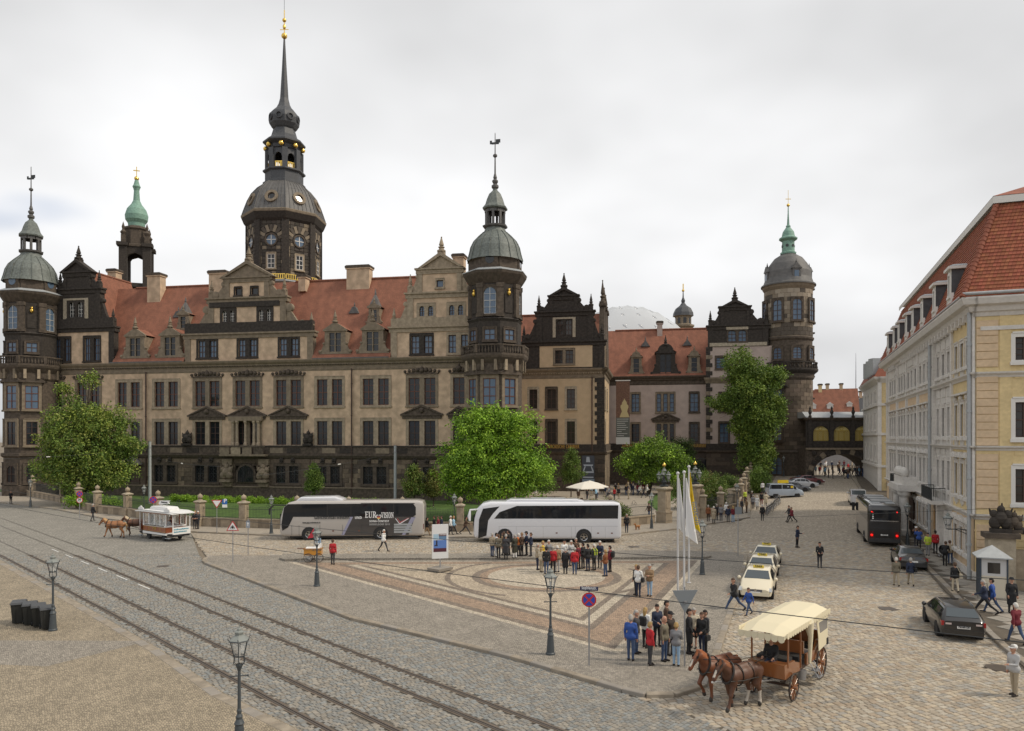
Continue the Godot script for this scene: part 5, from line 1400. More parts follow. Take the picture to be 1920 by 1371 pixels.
	var bk:=G.new();bk.bx(x0,x1,7.2,12.6,-5.5,-5.2);mi(p,"rear_wall",bk,MT["stone_dark"])
func backdrop() -> void:
	# houses seen over the bridge
	var cols:=["plaster_yellow","plaster_white","plaster_tan","plaster_ochre"]
	var d:=[[84.0,205,14,15.5,22.5,3,"red"],[92.0,222,13,15,22.0,0,"slate"],[101.0,230,12,17.0,24.5,2,"red"],[110.0,236,14,16.0,22.5,1,"slate"],[119.0,246,10,15.0,19.5,0,"red"]]
	for k in d.size():
		var q:Array=d[k]
		var h:=thing("distant_house",["yellow gabled house with red roof just beyond the bridge","pale house with grey mansard roof behind the bridge","cream house with twin chimneys above the bridge roof","grey-roofed house with small dormers beyond the bridge","low red-roofed house right of the mast behind the bridge"][k],"house",Vector3(q[0],0,-q[1]),-0.3)
		var b:=G.new();b.bx(-q[2]/2,q[2]/2,0,q[3],-8,0);mi(h,"wall",b,MT[cols[q[5]]])
		var r:=G.new();roof_g(r,-q[2]/2-0.3,q[2]/2+0.3,q[3],q[4],0.4,-4,-8.4);var ro:=mi(h,"roof",r,MT["roof_tile" if q[6]=="red" else "slate"])
		for i in 2:chimney(ro,-2.5+i*4.0,q[4]-1.5,q[4]+1.6,-4,0.9,0.9,MT[cols[(q[5]+1) % 4]])
		for i in 4:
			win(h,-q[2]/2+1.2+i*q[2]/4.4,-q[2]/2+2.4+i*q[2]/4.4,q[3]-3.2,q[3]-1.2,0.02,{"lights":1,"s":0.15,"stone": "frame_white","rows":2,"deep": -0.03,"proud":0.2})
		for i in 3:
			var dg:=G.new();var x:float=-q[2]/2+2.0+i*q[2]/3.2;dg.bx(x-0.8,x+0.8,q[3]+0.8,q[3]+2.6,-2.4,-0.6);dg.prism(pv([x-1,q[3]+2.6,x+1,q[3]+2.6,x,q[3]+3.4]),-2.8,-0.5);mi(ro,"dormer",dg,MT["plaster_white"])
	var m:=thing("radio_mast","thin lattice radio mast behind the bridge","mast",Vector3(109.5,0,-236),0)
	var g:=G.new();g.tube([Vector3(0,15,0),Vector3(0,27,0),Vector3(0,36,0)],[0.22,0.14,0.05],5);g.bx(-1.2,1.2,21.5,21.7,-0.1,0.1);mi(m,"pole",g,MT["steel"])
	# grey facade seen through the archway
	var f:=thing("grey_facade","plain grey house front seen through the street arch","house",Vector3(80,2.2,-186),-0.35)
	var b2:=G.new();wall_g(b2,-16,16,0,11,0,[]);b2.bx(-16,16,10.8,11,-6,0);mi(f,"wall",b2,mt("wall_grey",Color(0.36,0.34,0.33),0.9,"soft",3.0))
	for i in 7:win(f,-14+i*4.2,-12.4+i*4.2,4.5,7.0,0.02,{"lights":1,"s":0.2,"stone": "stone_mid","rows":2,"deep": -0.03,"proud":0.2})
func white_window(p:Node,x0:float,x1:float,y0:float,y1:float,z:float,apron:=true) -> void:
	win(p,x0,x1,y0,y1,z,{"lights":1,"s":0.2,"stone": "plaster_white","frame": "wood_dark","rows":6 if y1-y0>1.9 else 4,"cols":2,"deep":0.3,"proud":0.08,"bar":0.06,"glass": "glass_room"})
	if not apron:return
	var key:="wd%.2f" % (x1-x0)
	if not cache.has(key):
		var g:=G.new();var w:=x1-x0
		g.prism(pv([-0.1,-0.3,w+0.1,-0.3,w+0.02,-0.62,w*0.7,-0.6,w/2,-0.78,w*0.3,-0.6,-0.02,-0.62]),-0.02,0.07)
		cache[key]=g.mesh()
	mi(p,"window_apron",cache[key],MT["plaster_white"],Vector3(x0,y0,z))
func palace_dormer(p:Node,x:float,y:float,z:float) -> void:
	var g:=G.new()
	wall_g(g,x-0.62,x+0.62,y,y+2.3,z,[[x-0.3,x+0.3,y+0.55,y+1.95]],0.2)
	g.bx(x-0.85,x+0.85,y+2.3,y+2.48,z-2.1,z+0.22);g.prism(pv([x-0.75,y,x-0.62,y,x-0.62,y+0.7]),z-0.15,z+0.05);g.prism(pv([x+0.75,y,x+0.62,y+0.7,x+0.62,y]),z-0.15,z+0.05)
	g.bx(x-0.5,x+0.5,y+0.35,y+0.5,z-0.05,z+0.12);g.bx(x-0.42,x-0.3,y+0.5,y+2.0,z,z+0.06);g.bx(x+0.3,x+0.42,y+0.5,y+2.0,z,z+0.06);g.prism(arch_pts(x-0.4,x+0.4,y+1.95,y+2.0,y+2.2,6),z,z+0.06)
	var d:=mi(p,"dormer",g,MT["frame_white"])
	var s:=G.new()
	s.quad(Vector3(x+0.62,y,z),Vector3(x+0.62,y+0.2,z-0.3),Vector3(x+0.62,y+2.3,z-1.9),Vector3(x+0.62,y+2.3,z));s.quad(Vector3(x-0.62,y+0.2,z-0.3),Vector3(x-0.62,y,z),Vector3(x-0.62,y+2.3,z),Vector3(x-0.62,y+2.3,z-1.9))
	mi(d,"dormer_cheek",s,MT["slate"])
	var t:=G.new();t.hexa([Vector3(x-0.85,y+2.49,z+0.2),Vector3(x+0.85,y+2.49,z+0.2),Vector3(x+0.85,y+2.49,z-2.2),Vector3(x-0.85,y+2.49,z-2.2),Vector3(x-0.3,y+2.7,z-0.2),Vector3(x+0.3,y+2.7,z-0.2),Vector3(x+0.3,y+2.7,z-2.2),Vector3(x-0.3,y+2.7,z-2.2)]);mi(d,"dormer_roof",t,MT["zinc"])
	var pn:=G.new();pn.bx(x-0.3,x+0.3,y+0.55,y+1.95,z-0.2,z-0.17);mi(d,"pane",pn,MT["glass_dark"])
func tiled_slope(p:Node,n:String,a:Vector3,b:Vector3,c:Vector3,d:Vector3,courses:int,m:Material,across:int) -> void: # a-b lower edge, d-c upper; each course of tiles overlaps the next
	var g:=G.new();g.use_c=true
	var nn:=(b-a).cross(c-a).normalized()
	for k in courses:
		var f0:=float(k)/courses;var f1:=(k+1.12)/courses
		var l0:=a.lerp(d,f0)+nn*0.05;var r0:=b.lerp(c,f0)+nn*0.05;var l1:=a.lerp(d,minf(f1,1.0));var r1:=b.lerp(c,minf(f1,1.0))
		var w:=maxi(1,int(l0.distance_to(r0)/0.21)) if across else 1
		for i in w:
			var q:=rng.randf_range(0.78,1.12)
			g.col=Color(0.42*q,0.135*q*rng.randf_range(0.9,1.15),0.075*q)
			var A:=l0.lerp(r0,float(i)/w);var B:=l0.lerp(r0,(i+0.93)/w if w>1 else 1.0);var C:=l1.lerp(r1,(i+0.93)/w if w>1 else 1.0);var D:=l1.lerp(r1,float(i)/w)
			g.quad(A,B,C,D)
			g.quad(A-nn*0.05,B-nn*0.05,B,A)
	mi(p,n,g,MT["stone_var"]).set_meta("kind","stuff")
	var u:=G.new();u.quad(a-nn*0.03,b-nn*0.03,c-nn*0.03,d-nn*0.03);mi(p,n+"_bed",u,MT["roof_palace"])
func palace() -> void:
	var p:=thing("yellow_palace","yellow and white baroque palace with red mansard roof and white dormers","palace",Vector3(29.6,0,-47.4),0)
	var wh:Material=MT["plaster_white"]
	# --- the long street front
	var s:=Node3D.new();s.name="street_front";p.add_child(s);s.rotation.y=-1.9283
	var rows:=[[14.0,15.6],[9.28,11.45],[5.25,7.4],[1.5,3.1]]
	var bays:=[-1.65,-3.5,-5.35];var bays2:=[-8.7,-10.75,-12.9]
	var bays3:=[-16.6,-18.6,-20.6,-23.4,-25.6,-27.8,-30.2,-32.2,-34.2,-37.6,-39.6,-41.6]
	var h:=[];var hm:=[];var hf:=[]
	for r in rows:
		for x in bays:h.append([x-0.5,x+0.5,r[0],r[1]])
		for x in bays2:
			if r[0]>4:hm.append([x-0.5,x+0.5,r[0],r[1]])
		for x in bays3:hf.append([x-0.52,x+0.52,r[0],r[1]])
	hm.append([-12.0,-9.6,0.1,3.4])
	var g:=G.new();wall_g(g,-6.9,0,4.2,17.2,0,h.filter(func(q):return q[2]>4));mi(s,"street_wall",g,MT["plaster_yellow"])
	var g0:=G.new();wall_g(g0,-6.9,0,0,4.2,0.04,h.filter(func(q):return q[2]<4));mi(s,"street_wall",g0,MT["plaster_orange"])
	var g1:=G.new();wall_g(g1,-14.2,-6.9,0,17.2,-0.12,hm);mi(s,"street_wall",g1,wh)
	var g2:=G.new();wall_g(g2,-45,-14.2,4.2,17.2,0,hf.filter(func(q):return q[2]>4));mi(s,"street_wall",g2,wh)
	var g3:=G.new();wall_g(g3,-45,-14.2,0,4.2,0.04,hf.filter(func(q):return q[2]<4));mi(s,"street_wall",g3,MT["plaster_orange"])
	for k in rows.size():
		var r:Array=rows[k]
		for x in bays:white_window(s,x-0.5,x+0.5,r[0],r[1],0.0 if k<3 else 0.04,k<3);hood_on(s,x,r[1],k)
		if k<3:
			for x in bays2:white_window(s,x-0.5,x+0.5,r[0],r[1],-0.12,false)
		for x in bays3:white_window(s,x-0.52,x+0.52,r[0],r[1],0.0 if k<3 else 0.04,k==0);hood_on(s,x,r[1],k)
	# panels between the white bays, peach fields behind the upper ornaments
	for y in [[12.3,13.1],[11.8,12.2],[7.9,8.3],[16.0,16.7]]:
		for x in bays2:bxp(s,"wall_panel",x-0.75,x+0.75,y[0],y[1],-0.12,-0.06,wh)
	for x in [-18.6,-25.6,-32.2,-39.6]:bxp(s,"peach_field",x-2.7,x+2.7,11.75,13.0,0.0,0.03,MT["plaster_orange"])
	for x in [-0.14,-6.9,-14.2,-22.0,-29.0,-36.0,-44.8]:bxp(s,"pilaster",x-0.28,x+0.28 if x<-0.2 else 0.0,4.3,17.1,-0.1,0.14,wh)
	for x in [-16.0,-27.0,-37.0]:
		for k in 5:bxp(s,"carved_panel",x-1.5+k*0.75,x-0.95+k*0.75,16.1,16.75,0.0,0.1,wh)
	for b in [[13.0,13.35],[8.35,8.65],[3.95,4.3]]:
		cornice(s,"band",-45,0,0.0,[[b[0],0.05],[b[0]+0.12,0.1],[b[1]-0.1,0.28],[b[1],0.3]],wh)
	cornice(s,"cornice",-45,0,0,[[16.9,0.06],[17.15,0.15],[17.2,0.3],[17.5,0.42],[17.6,0.75],[17.95,0.9],[18.05,0.9]],wh)
	for k in 34:
		if k<2 or k>5 and k<10:continue
		var cg:="console"
		bxp(s,cg,-43.5+k*1.27,-43.2+k*1.27,16.75,17.2,0.05,0.4,wh)
	bxp(s,"plinth",-45,0,0,0.6,0.0,0.16,wh)
	pipe(s,-0.1,0.1,17.2,0.1,"zinc",0.12);pipe(s,-14.4,0.1,17.0,0.1,"zinc",0.12)
	# doorway with columns, portal far along the street, balconies
	var dg:=G.new();dg.bx(-12.0,-9.6,0.1,3.4,-0.5,-0.35);mi(s,"door",dg,MT["frame_white"])
	for x in [-12.3,-9.3]:bxp(s,"door_pilaster",x-0.25,x+0.25,0,3.7,-0.12,0.12,wh)
	var po:=G.new()
	for x in [-27.6,-26.6,-23.4,-22.4]:po.lathe([0.5,0,0.5,0.6,0.38,0.75,0.32,3.6,0.5,3.9,0.5,4.2],12,true,0,Vector3(x,0,1.1))
	po.bx(-28.2,-21.8,4.2,4.8,0,1.7);po.bx(-27.8,-22.2,4.8,5.5,0,1.3)
	mi(s,"portal",po,wh)
	for k in 5:
		var og:=G.new();og.ball(Vector3(-27.0+k,5.9,1.0),0.42,8,1.2);mi(s,"portal_ornament",og,wh)
	bxp(s,"portal_door",-26.2,-23.8,0.1,3.9,0.05,0.2,MT["wood_dark"])
	for q in [[-13.6,-8.9,4.35],[-33.5,-30.8,4.35]]:
		bxp(s,"balcony_slab",q[0],q[1],4.1,q[2],0.1,1.05,wh)
		var bg:=G.new();bg.bx(q[0],q[1],5.3,5.36,0.98,1.03);bg.bx(q[0],q[1],4.42,4.48,0.98,1.03)
		var x:float=q[0]
		while x<q[1]:
			bg.bx(x,x+0.03,4.4,5.3,0.99,1.02);x+=0.13
		for e in [q[0],q[1]-0.04]:
			bg.bx(e,e+0.04,5.3,5.36,0.1,1.0)
			for j in 7:bg.bx(e,e+0.04,4.4,5.3,0.12+j*0.13,0.15+j*0.13)
		mi(s,"balcony_railing",bg,MT["iron"])
	# wall lamp
	var lg:=G.new();lg.tube([Vector3(-0.9,3.1,0.1),Vector3(-0.9,3.2,0.7),Vector3(-0.9,3.15,1.35)],0.035,5);lg.tube([Vector3(-0.9,2.8,0.1),Vector3(-0.9,3.0,0.5),Vector3(-0.9,3.16,0.9)],0.025,5)
	mi(s,"lamp_bracket",lg,MT["iron"])
	lantern_head(s,Vector3(-0.9,3.15,1.35),"wall_lantern")
	for x in [-3.9,-9.7,-15.3,-20.3,-24.2,-29.3,-33.1,-38.0]:palace_dormer(s,x,18.4,0.72)
	# --- the short front to the square
	var f:=Node3D.new();f.name="square_front";p.add_child(f);f.rotation.y=-0.35756
	var hfnt:=[]
	for r in [[14.05,15.5],[9.2,11.4],[5.1,7.2]]:
		for x in [2.2,6.6,11.0]:hfnt.append([x,x+1.9,r[0],r[1]])
	var fg:=G.new();wall_g(fg,0,20,0,17.2,0,hfnt);mi(f,"front_wall",fg,MT["plaster_yellow"])
	for q in hfnt:
		win(f,q[0],q[1],q[2],q[3],0,{"lights":1,"s":0.24,"stone": "frame_white","frame": "wood_dark","rows":4,"cols":4,"deep":0.2,"bar":0.07,"glass": "glass_room"})
		bxp(f,"wall_panel",q[0]-0.05,q[1]+0.05,q[2]-1.15,q[2]-0.55,0,0.03,MT["plaster_yellow"])
	for k in 33:
		var y:=0.65+k*0.5
		if y>16.3 or absf(y-13.0)<0.3 or absf(y-8.35)<0.3 or absf(y-3.95)<0.35:continue
		var qg:="quoin"
		if not cache.has("quoin"):
			var c:=G.new();c.cbx(-0.6,0.6,-0.235,0.235,-0.02,0.07,0.025);cache["quoin"]=c.mesh()
		mi(f,qg,cache["quoin"],MT["plaster_orange"],Vector3(0.68,y+0.25,0))
	for x in [[1.35,2.5]]:bxp(f,"pilaster_strip",x[0],x[1]-0.5,0.6,17.0,0,0.04,MT["plaster_yellow"])
	for k in 8:bxp(f,"rusticated_course",2.0,20,0.7+k*0.4,1.06+k*0.4,0,0.05,MT["plaster_yellow"])
	for b in [[13.0,13.35],[8.35,8.65],[3.95,4.3]]:cornice(f,"band",0,20,0.0,[[b[0],0.05],[b[0]+0.12,0.1],[b[1]-0.1,0.28],[b[1],0.3]],wh)
	bxp(f,"frieze_band",0.3,20,16.0,16.25,0,0.12,wh)
	cornice(f,"cornice",0,20,0,[[16.9,0.06],[17.15,0.15],[17.2,0.3],[17.5,0.42],[17.6,0.75],[17.95,0.9],[18.05,0.9]],wh)
	bxp(f,"plinth",0,20,0,0.6,0.0,0.16,wh)
	# --- roof: tiled mansard with hip, white ledge, upper roof
	var e1:=Vector3(-0.6,18.1,0.8) # just outside the corner
	var X:=Vector3(0.937,0,0.35);var Z:=Vector3(0.35,0,-0.937)
	var c0:=-X*0.85-Z*0.85+Vector3.UP*18.06
	var c1:=X*1.55+Z*1.55+Vector3.UP*24.4
	var fe:=c0+X*21.0;var fe1:=c1+X*18.5
	var se:=c0+Z*46.5;var se1:=c1+Z*43.0
	tiled_slope(p,"front_tiles",c0,fe,fe1,c1,26,MT["roof_palace"],1)
	tiled_slope(p,"street_tiles",se,c0,c1,se1,26,MT["roof_palace"],1)
	for k in 22:
		var a:=c0.lerp(c1,k/22.0);var b:=c0.lerp(c1,(k+1.1)/22.0)
		var hg:=G.new();hg.tube([Vector3.ZERO,b-a],[0.2,0.16],6);mi(p,"hip_tile",hg,MT["roof_palace"],a)
	var gut:=G.new();gut.tube([c0+Vector3.UP*0.2,fe+Vector3.UP*0.2],0.11,8);gut.tube([c0+Vector3.UP*0.1,se+Vector3.UP*0.1],0.09,8);mi(p,"gutter",gut,MT["zinc"])
	var lb:=G.new()
	var o0:=c1-X*0.25-Z*0.25;var up:=Vector3.UP*0.45
	lb.quad(o0,o0+X*19,o0+X*19+up,o0+up);lb.quad(o0+Z*44,o0,o0+up,o0+Z*44+up);lb.quad(o0+up,o0+X*19+up,o0+X*19+Z*44+up,o0+Z*44+up)
	mi(p,"roof_ledge",lb,MT["frame_white"])
	var ur:=G.new();var u0:=o0+up+Vector3.UP*0.03;var pk:=u0+X*7.0+Z*6.0+Vector3.UP*3.0
	ur.quad(u0,u0+X*19,pk+X*12,pk);ur.quad(u0+Z*44,u0,pk,pk+Z*36);mi(p,"upper_roof",ur,MT["roof_palace"])
	var ch:=G.new();ch.box(u0+X*4.4+Z*4.0+Vector3.UP*2.2,Vector3(1.6,2.2,1.2));mi(p,"chimney",ch,wh)
	var back:=G.new();back.quad(Z*45,Z*45+X*16,Z*45+X*16+Vector3.UP*18,Z*45+Vector3.UP*18);back.quad(X*20,X*20+Vector3.UP*18,X*20+Z*45+Vector3.UP*18,X*20+Z*45);mi(p,"rear_walls",back,wh)
	lift(p,s);lift(p,f)
	# --- pavilion beyond
	var q:=thing("yellow_pavilion","narrow yellow corner pavilion next to the covered bridge","palace",Vector3(53.4,1.2,-108),0)
	var fq:=Node3D.new();fq.name="front";q.add_child(fq);fq.rotation.y=-0.35756
	var wq:=G.new();wall_g(wq,0,9,-1.5,16.2,0,[]);mi(fq,"front_wall",wq,MT["plaster_yellow"])
	for k in 30:bxp(fq,"course_joint",0.5,9,0.8+k*0.5,1.22+k*0.5,0,0.04,MT["plaster_yellow"])
	bxp(fq,"corner_strip",-0.1,0.4,-1,16,-0.1,0.12,wh)
	for y in [3.6,8.3,12.6]:bxp(fq,"band",-0.1,9,y,y+0.35,0,0.25,wh)
	cornice(fq,"cornice",0,9,0,[[15.9,0.05],[16.2,0.3],[16.5,0.6],[16.8,0.7]],wh)
	var sq:=Node3D.new();sq.name="side";q.add_child(sq);sq.rotation.y=-1.9283
	var hs:=[]
	for x in [-4.0,-9.0,-14.0,-19.0]:
		for y in [[4.6,6.8],[9.2,11.4],[13.2,14.8]]:hs.append([x-0.6,x+0.6,y[0],y[1]])
	var ws:=G.new();wall_g(ws,-24,0,-1.5,16.2,0,hs);mi(sq,"side_wall",ws,wh)
	for r in hs:white_window(sq,r[0],r[1],r[2],r[3],0,false)
	cornice(sq,"cornice",-24,0,0,[[15.9,0.05],[16.2,0.3],[16.5,0.6],[16.8,0.7]],wh)
	for y in [3.6,8.3,12.6]:bxp(sq,"band",-24,0,y,y+0.35,0,0.25,wh)
	lift(q,fq);lift(q,sq)
	var rq:=G.new();var k0:=-X*0.6-Z*0.6+Vector3.UP*16.8;var k1:=X*1.4+Z*1.4+Vector3.UP*20.6
	rq.quad(k0,k0+X*10,k1+X*8,k1);rq.quad(k0+Z*25,k0,k1,k1+Z*23);rq.quad(k1,k1+X*8,k1+X*8+Z*23,k1+Z*23);mi(q,"roof",rq,MT["roof_palace"])
	for k in 3:
		var dg2:=G.new();dg2.box(Vector3(-0.3,18.4,0)+Z*(1.5+k*4),Vector3(1.4,2.4,1.4));mi(q,"dormer",dg2,MT["zinc"])
func hood_on(p:Node,x:float,y:float,k:int) -> void:
	if k==0:return
	var key:="hood%d" % k
	if not cache.has(key):
		var g:=G.new()
		if k==1:
			g.bx(-0.85,0.85,0.62,0.75,-0.02,0.32);g.ball(Vector3(0,0.42,0.06),0.2,8);g.bx(-0.7,0.7,0.25,0.3,-0.02,0.12)
		else:
			g.prism(pv([-0.78,0.42,0.78,0.42,0.7,0.58,0,0.8,-0.7,0.58]),-0.02,0.3);g.ball(Vector3(0,0.3,0.05),0.16,8)
		cache[key]=g.mesh()
	mi(p,"window_hood",cache[key],MT["plaster_white"],Vector3(x,y,0.02))
func lantern_head(p:Node,at:Vector3,n:="lantern") -> Node3D: # six-sided gas lantern, foot at at
	if not cache.has("lant"):
		var f:=G.new()
		f.lathe([0.09,0.0,0.05,0.05],6)
		for k in 6:
			var a:=TAU*k/6;var d:=Vector3(sin(a),0,cos(a))
			f.tube([d*0.06,d*0.17+Vector3.UP*0.08,d*0.15+Vector3.UP*0.28],0.012,4)
			f.tube([d*0.155+Vector3.UP*0.28,d*0.26+Vector3.UP*0.72],0.014,4)
		f.lathe([0.17,0.27,0.18,0.3,0.16,0.31],6,false)
		f.lathe([0.27,0.71,0.31,0.73,0.3,0.76],6,false)
		for k in 6:
			var a:=TAU*k/6;var d:=Vector3(sin(a),0,cos(a));f.tube([d*0.29+Vector3.UP*0.75,d*0.34+Vector3.UP*0.83],0.012,4)
		var r:=G.new();r.lathe([0.3,0.755,0.12,0.9,0.12,0.94,0.14,0.95,0.14,0.99,0.07,1.03,0.07,1.07,0.02,1.1,0.0,1.28],6,false)
		var g:=G.new();g.lathe([0.15,0.31,0.25,0.72],6,false)
		var c:=G.new();c.lathe([0.03,0.1,0.045,0.5,0.0,0.56],6)
		cache["lant"]=[f.mesh(),r.mesh(),g.mesh(),c.mesh()]
		var gm:=mt("lamp_glass",Color(0.75,0.8,0.8),0.05);gm.transparency=BaseMaterial3D.TRANSPARENCY_ALPHA;gm.albedo_color.a=0.16
	var c:Array=cache["lant"]
	var o:=mi(p,n,c[0],MT["lamp_paint"],at)
	mi(o,"cap",c[1],mt("lamp_cap",Color(0.22,0.235,0.22),0.45));mi(o,"glass",c[2],MT["lamp_glass"]);mi(o,"gas_mantle",c[3],MT["frame_white"])
	return o
func street_lamp(x:float,d:float,label:String,y:=0.0) -> void:
	var p:=thing("street_lamp",label,"street lamp",W(x,d,y),rng.randf(),"cast iron gas lanterns")
	if not cache.has("lamp_post"):
		var g:=G.new()
		g.lathe([0.2,0,0.2,0.06,0.17,0.1,0.13,0.7,0.12,0.78,0.15,0.82,0.12,0.88,0.09,0.95,0.1,1.02,0.06,1.1],10)
		var q:=G.new();q.lathe([0.06,1.08,0.07,1.2,0.05,1.25,0.042,2.35,0.06,2.4,0.1,2.5,0.1,2.54],8)
		var b:=G.new();b.tube([Vector3(-0.24,2.2,0),Vector3(0.24,2.2,0)],0.018,5);b.ball(Vector3(-0.24,2.2,0),0.035,6);b.ball(Vector3(0.24,2.2,0),0.035,6)
		cache["lamp_post"]=[g.mesh(),q.mesh(),b.mesh()]
	var c:Array=cache["lamp_post"]
	mi(p,"base",c[0],MT["lamp_paint"]);mi(p,"post",c[1],MT["lamp_paint"]);mi(p,"ladder_bar",c[2],MT["lamp_paint"])
	lantern_head(p,Vector3(0,2.5,0))
func pillar(label:String,x:float,d:float,turn:float,big:=false) -> Node3D:
	var p:=thing("gate_pillar" if big else "fence_pillar",label,"pillar",W(x,d,0.1),turn,"" if big else "sandstone fence pillars with ball tops")
	var key:="pillar%d" % int(big)
	if not cache.has(key):
		var s:=1.45 if big else 1.0
		var g:=G.new();g.bx(-0.42*s,0.42*s,0,0.75*s,-0.42*s,0.42*s);g.bx(-0.46*s,0.46*s,0.75*s,0.85*s,-0.46*s,0.46*s)
		var q:=G.new();q.bx(-0.34*s,0.34*s,0.85*s,2.3*s,-0.34*s,0.34*s);q.bx(-0.24*s,0.24*s,1.1*s,2.05*s,-0.37*s,0.37*s)
		var c:=G.new();c.lathe([0.48*s,2.3*s,0.56*s,2.38*s,0.66*s,2.48*s,0.66*s,2.56*s,0.35*s,2.66*s],4,false,PI/4)
		var b:=G.new()
		if not big:
			b.lathe([0.28,2.62,0.28,2.7,0.16,2.76,0.2,2.8],10);b.ball(Vector3(0,3.03,0),0.27,12);b.lathe([0.08,3.27,0.04,3.34,0,3.42],8)
		cache[key]=[g.mesh(),q.mesh(),c.mesh(),b.mesh()]
	var c:Array=cache[key]
	mi(p,"base",c[0],MT["stone_light"]);mi(p,"shaft",c[1],MT["stone_light"]);mi(p,"capital",c[2],MT["stone_pale"])
	if not big:mi(p,"ball",c[3],MT["stone_light"])
	return p
func fence_span(a:Vector2,b:Vector2,label:String) -> void:
	var l:=a.distance_to(b);var t:=atan2(b.y-a.y,b.x-a.x)
	var p:=thing("iron_fence",label,"fence",W(a.x,a.y,0.1),t,"wrought iron fence panels on low wall")
	var dy:=gh(b.x,b.y)-gh(a.x,a.y)
	p.transform=p.transform*Transform3D(Basis(Vector3(1,dy/l,0),Vector3.UP,Vector3.BACK),Vector3.ZERO)
	var n:=int(round(l/1.3))
	for k in n:bxp(p,"wall_stone",0.4+k*(l-0.8)/n,0.39+(k+1)*(l-0.8)/n,0,0.8,-0.2,0.2,MT["stone_mid" if k % 2 else "stone_light"])
	bxp(p,"coping",0.38,l-0.38,0.8,0.92,-0.26,0.26,MT["stone_light"])
	var bars:=int((l-0.8)/0.16)
	if not cache.has("bar"):
		var g:=G.new();g.tube([Vector3(0,0.9,0),Vector3(0,2.0,0)],0.013,4);g.lathe([0.0,2.0,0.03,2.06,0,2.16],4);cache["bar"]=g.mesh()
	for k in bars:mi(p,"bar",cache["bar"],MT["iron"],Vector3(0.45+(l-0.9)*k/maxf(1,bars-1),0,0))
	for y in [1.0,1.85]:bxp(p,"rail",0.35,l-0.35,y,y+0.045,-0.02,0.02,MT["iron"])
	var s:=G.new()
	for k in 16:
		var a0:=TAU*k/16.0;var a1:=TAU*(k+1)/16.0
		for e in [[0.0,2.35,0.2],[-0.26,2.2,0.13],[0.26,2.2,0.13]]:s.tube([Vector3(l/2+e[0]+cos(a0)*e[2],e[1]+sin(a0)*e[2],0),Vector3(l/2+e[0]+cos(a1)*e[2],e[1]+sin(a1)*e[2],0)],0.016,3,false)
	mi(p,"scrollwork",s,MT["iron"])
func fences() -> void:
	var pts:=[[-83,121.5],[-73.5,113.6],[-62.3,102.8],[-55.8,95.4],[-49.9,89.2],[-44.5,85.8],[-38.4,80.4],[-31.9,75.8],[-27.0,74.6],[-21.3,73.4],[-15.9,72.2],[-10.6,71.7],[-5.0,71.6],[0.3,71.6],[5.4,72.1],[9.9,74.7]]
	var side:=["by the street bend","behind the horse tram","behind the dark coach","behind the white coach"]
	for k in pts.size():
		var s:String=side[0 if k<4 else 1 if k<9 else 2 if k<12 else 3]
		var t:=atan2(pts[mini(k+1,pts.size()-1)][1]-pts[maxi(k-1,0)][1],pts[mini(k+1,pts.size()-1)][0]-pts[maxi(k-1,0)][0])
		pillar("sandstone garden fence pillar with ball top "+s,pts[k][0],pts[k][1],t)
		if k<pts.size()-1:fence_span(Vector2(pts[k][0],pts[k][1]),Vector2(pts[k+1][0],pts[k+1][1]),"black iron railing on low stone wall "+s)
	fence_span(Vector2(9.9,74.7),Vector2(15.3,78.6),"black iron railing beside the garden gate")
	for q in [[16.2,78.9,"big gate pillar with lantern cluster nearer the white coach"],[20.6,83.3,"big gate pillar with lantern cluster nearer the bicycles"]]:
		var g:=pillar(q[2],q[0],q[1],0.8,true)
		var c:=G.new();c.lathe([0.42,3.8,0.5,3.95,0.2,4.1,0.3,4.35,0.12,4.6,0.1,5.0],10);mi(g,"urn",c,MT["iron"])
		for k in 5:
			var a:=TAU*k/5
			lantern_head(g,Vector3(sin(a)*0.55,4.35,cos(a)*0.55) if k<4 else Vector3(0,4.8,0))
		var cr:=G.new();cr.lathe([0.16,6.0,0.22,6.15,0.08,6.3,0.0,6.45],8);mi(g,"gilded_crown",cr,MT["gold"])
	var gt:=thing("garden_gate","open wrought iron garden gate leaf between the big pillars","gate",W(16.9,79.6,0.12),1.35)
	for k in 22:bxp(gt,"bar",0.1+k*0.1,0.125+k*0.1,0.1,2.3+0.5*sin(k/21.0*PI),-0.012,0.012,MT["iron"])
	for y in [0.12,1.0,2.2]:bxp(gt,"rail",0.08,2.3,y,y+0.05,-0.02,0.02,MT["iron"])
	var r:=[[21.4,83.2],[24.6,87.4],[27.8,92.0],[31.0,100.5],[34.1,109.0],[37.4,118.0],[40.6,126.0]]
	for k in r.size():
		pillar("sandstone fence pillar with ball top beside the bicycle stand",r[k][0],r[k][1],1.1)
		if k<r.size()-1:fence_span(Vector2(r[k][0],r[k][1]),Vector2(r[k+1][0],r[k+1][1]),"black iron railing between pillars behind the bicycles")
func sign_post(n:String,label:String,x:float,d:float,h:float,turn:float,y:=0.12) -> Node3D:
	var p:=thing(n,label,"sign",W(x,d,y),turn)
	var g:=G.new();g.tube([Vector3(0,0,0),Vector3(0,h,0)],0.035,8);mi(p,"post",g,MT["steel"])
	return p
func disc(p:Node,n:String,y:float,r:float,z:float,m:Material,sides:=28,thick:=0.012,rot:=0.0) -> MeshInstance3D:
	var g:=G.new();g.T=Transform3D(Basis(Vector3.RIGHT,PI/2),Vector3(0,y,z));g.lathe([0,0,r,0,r,thick,0,thick],sides,false,rot);return mi(p,n,g,m)
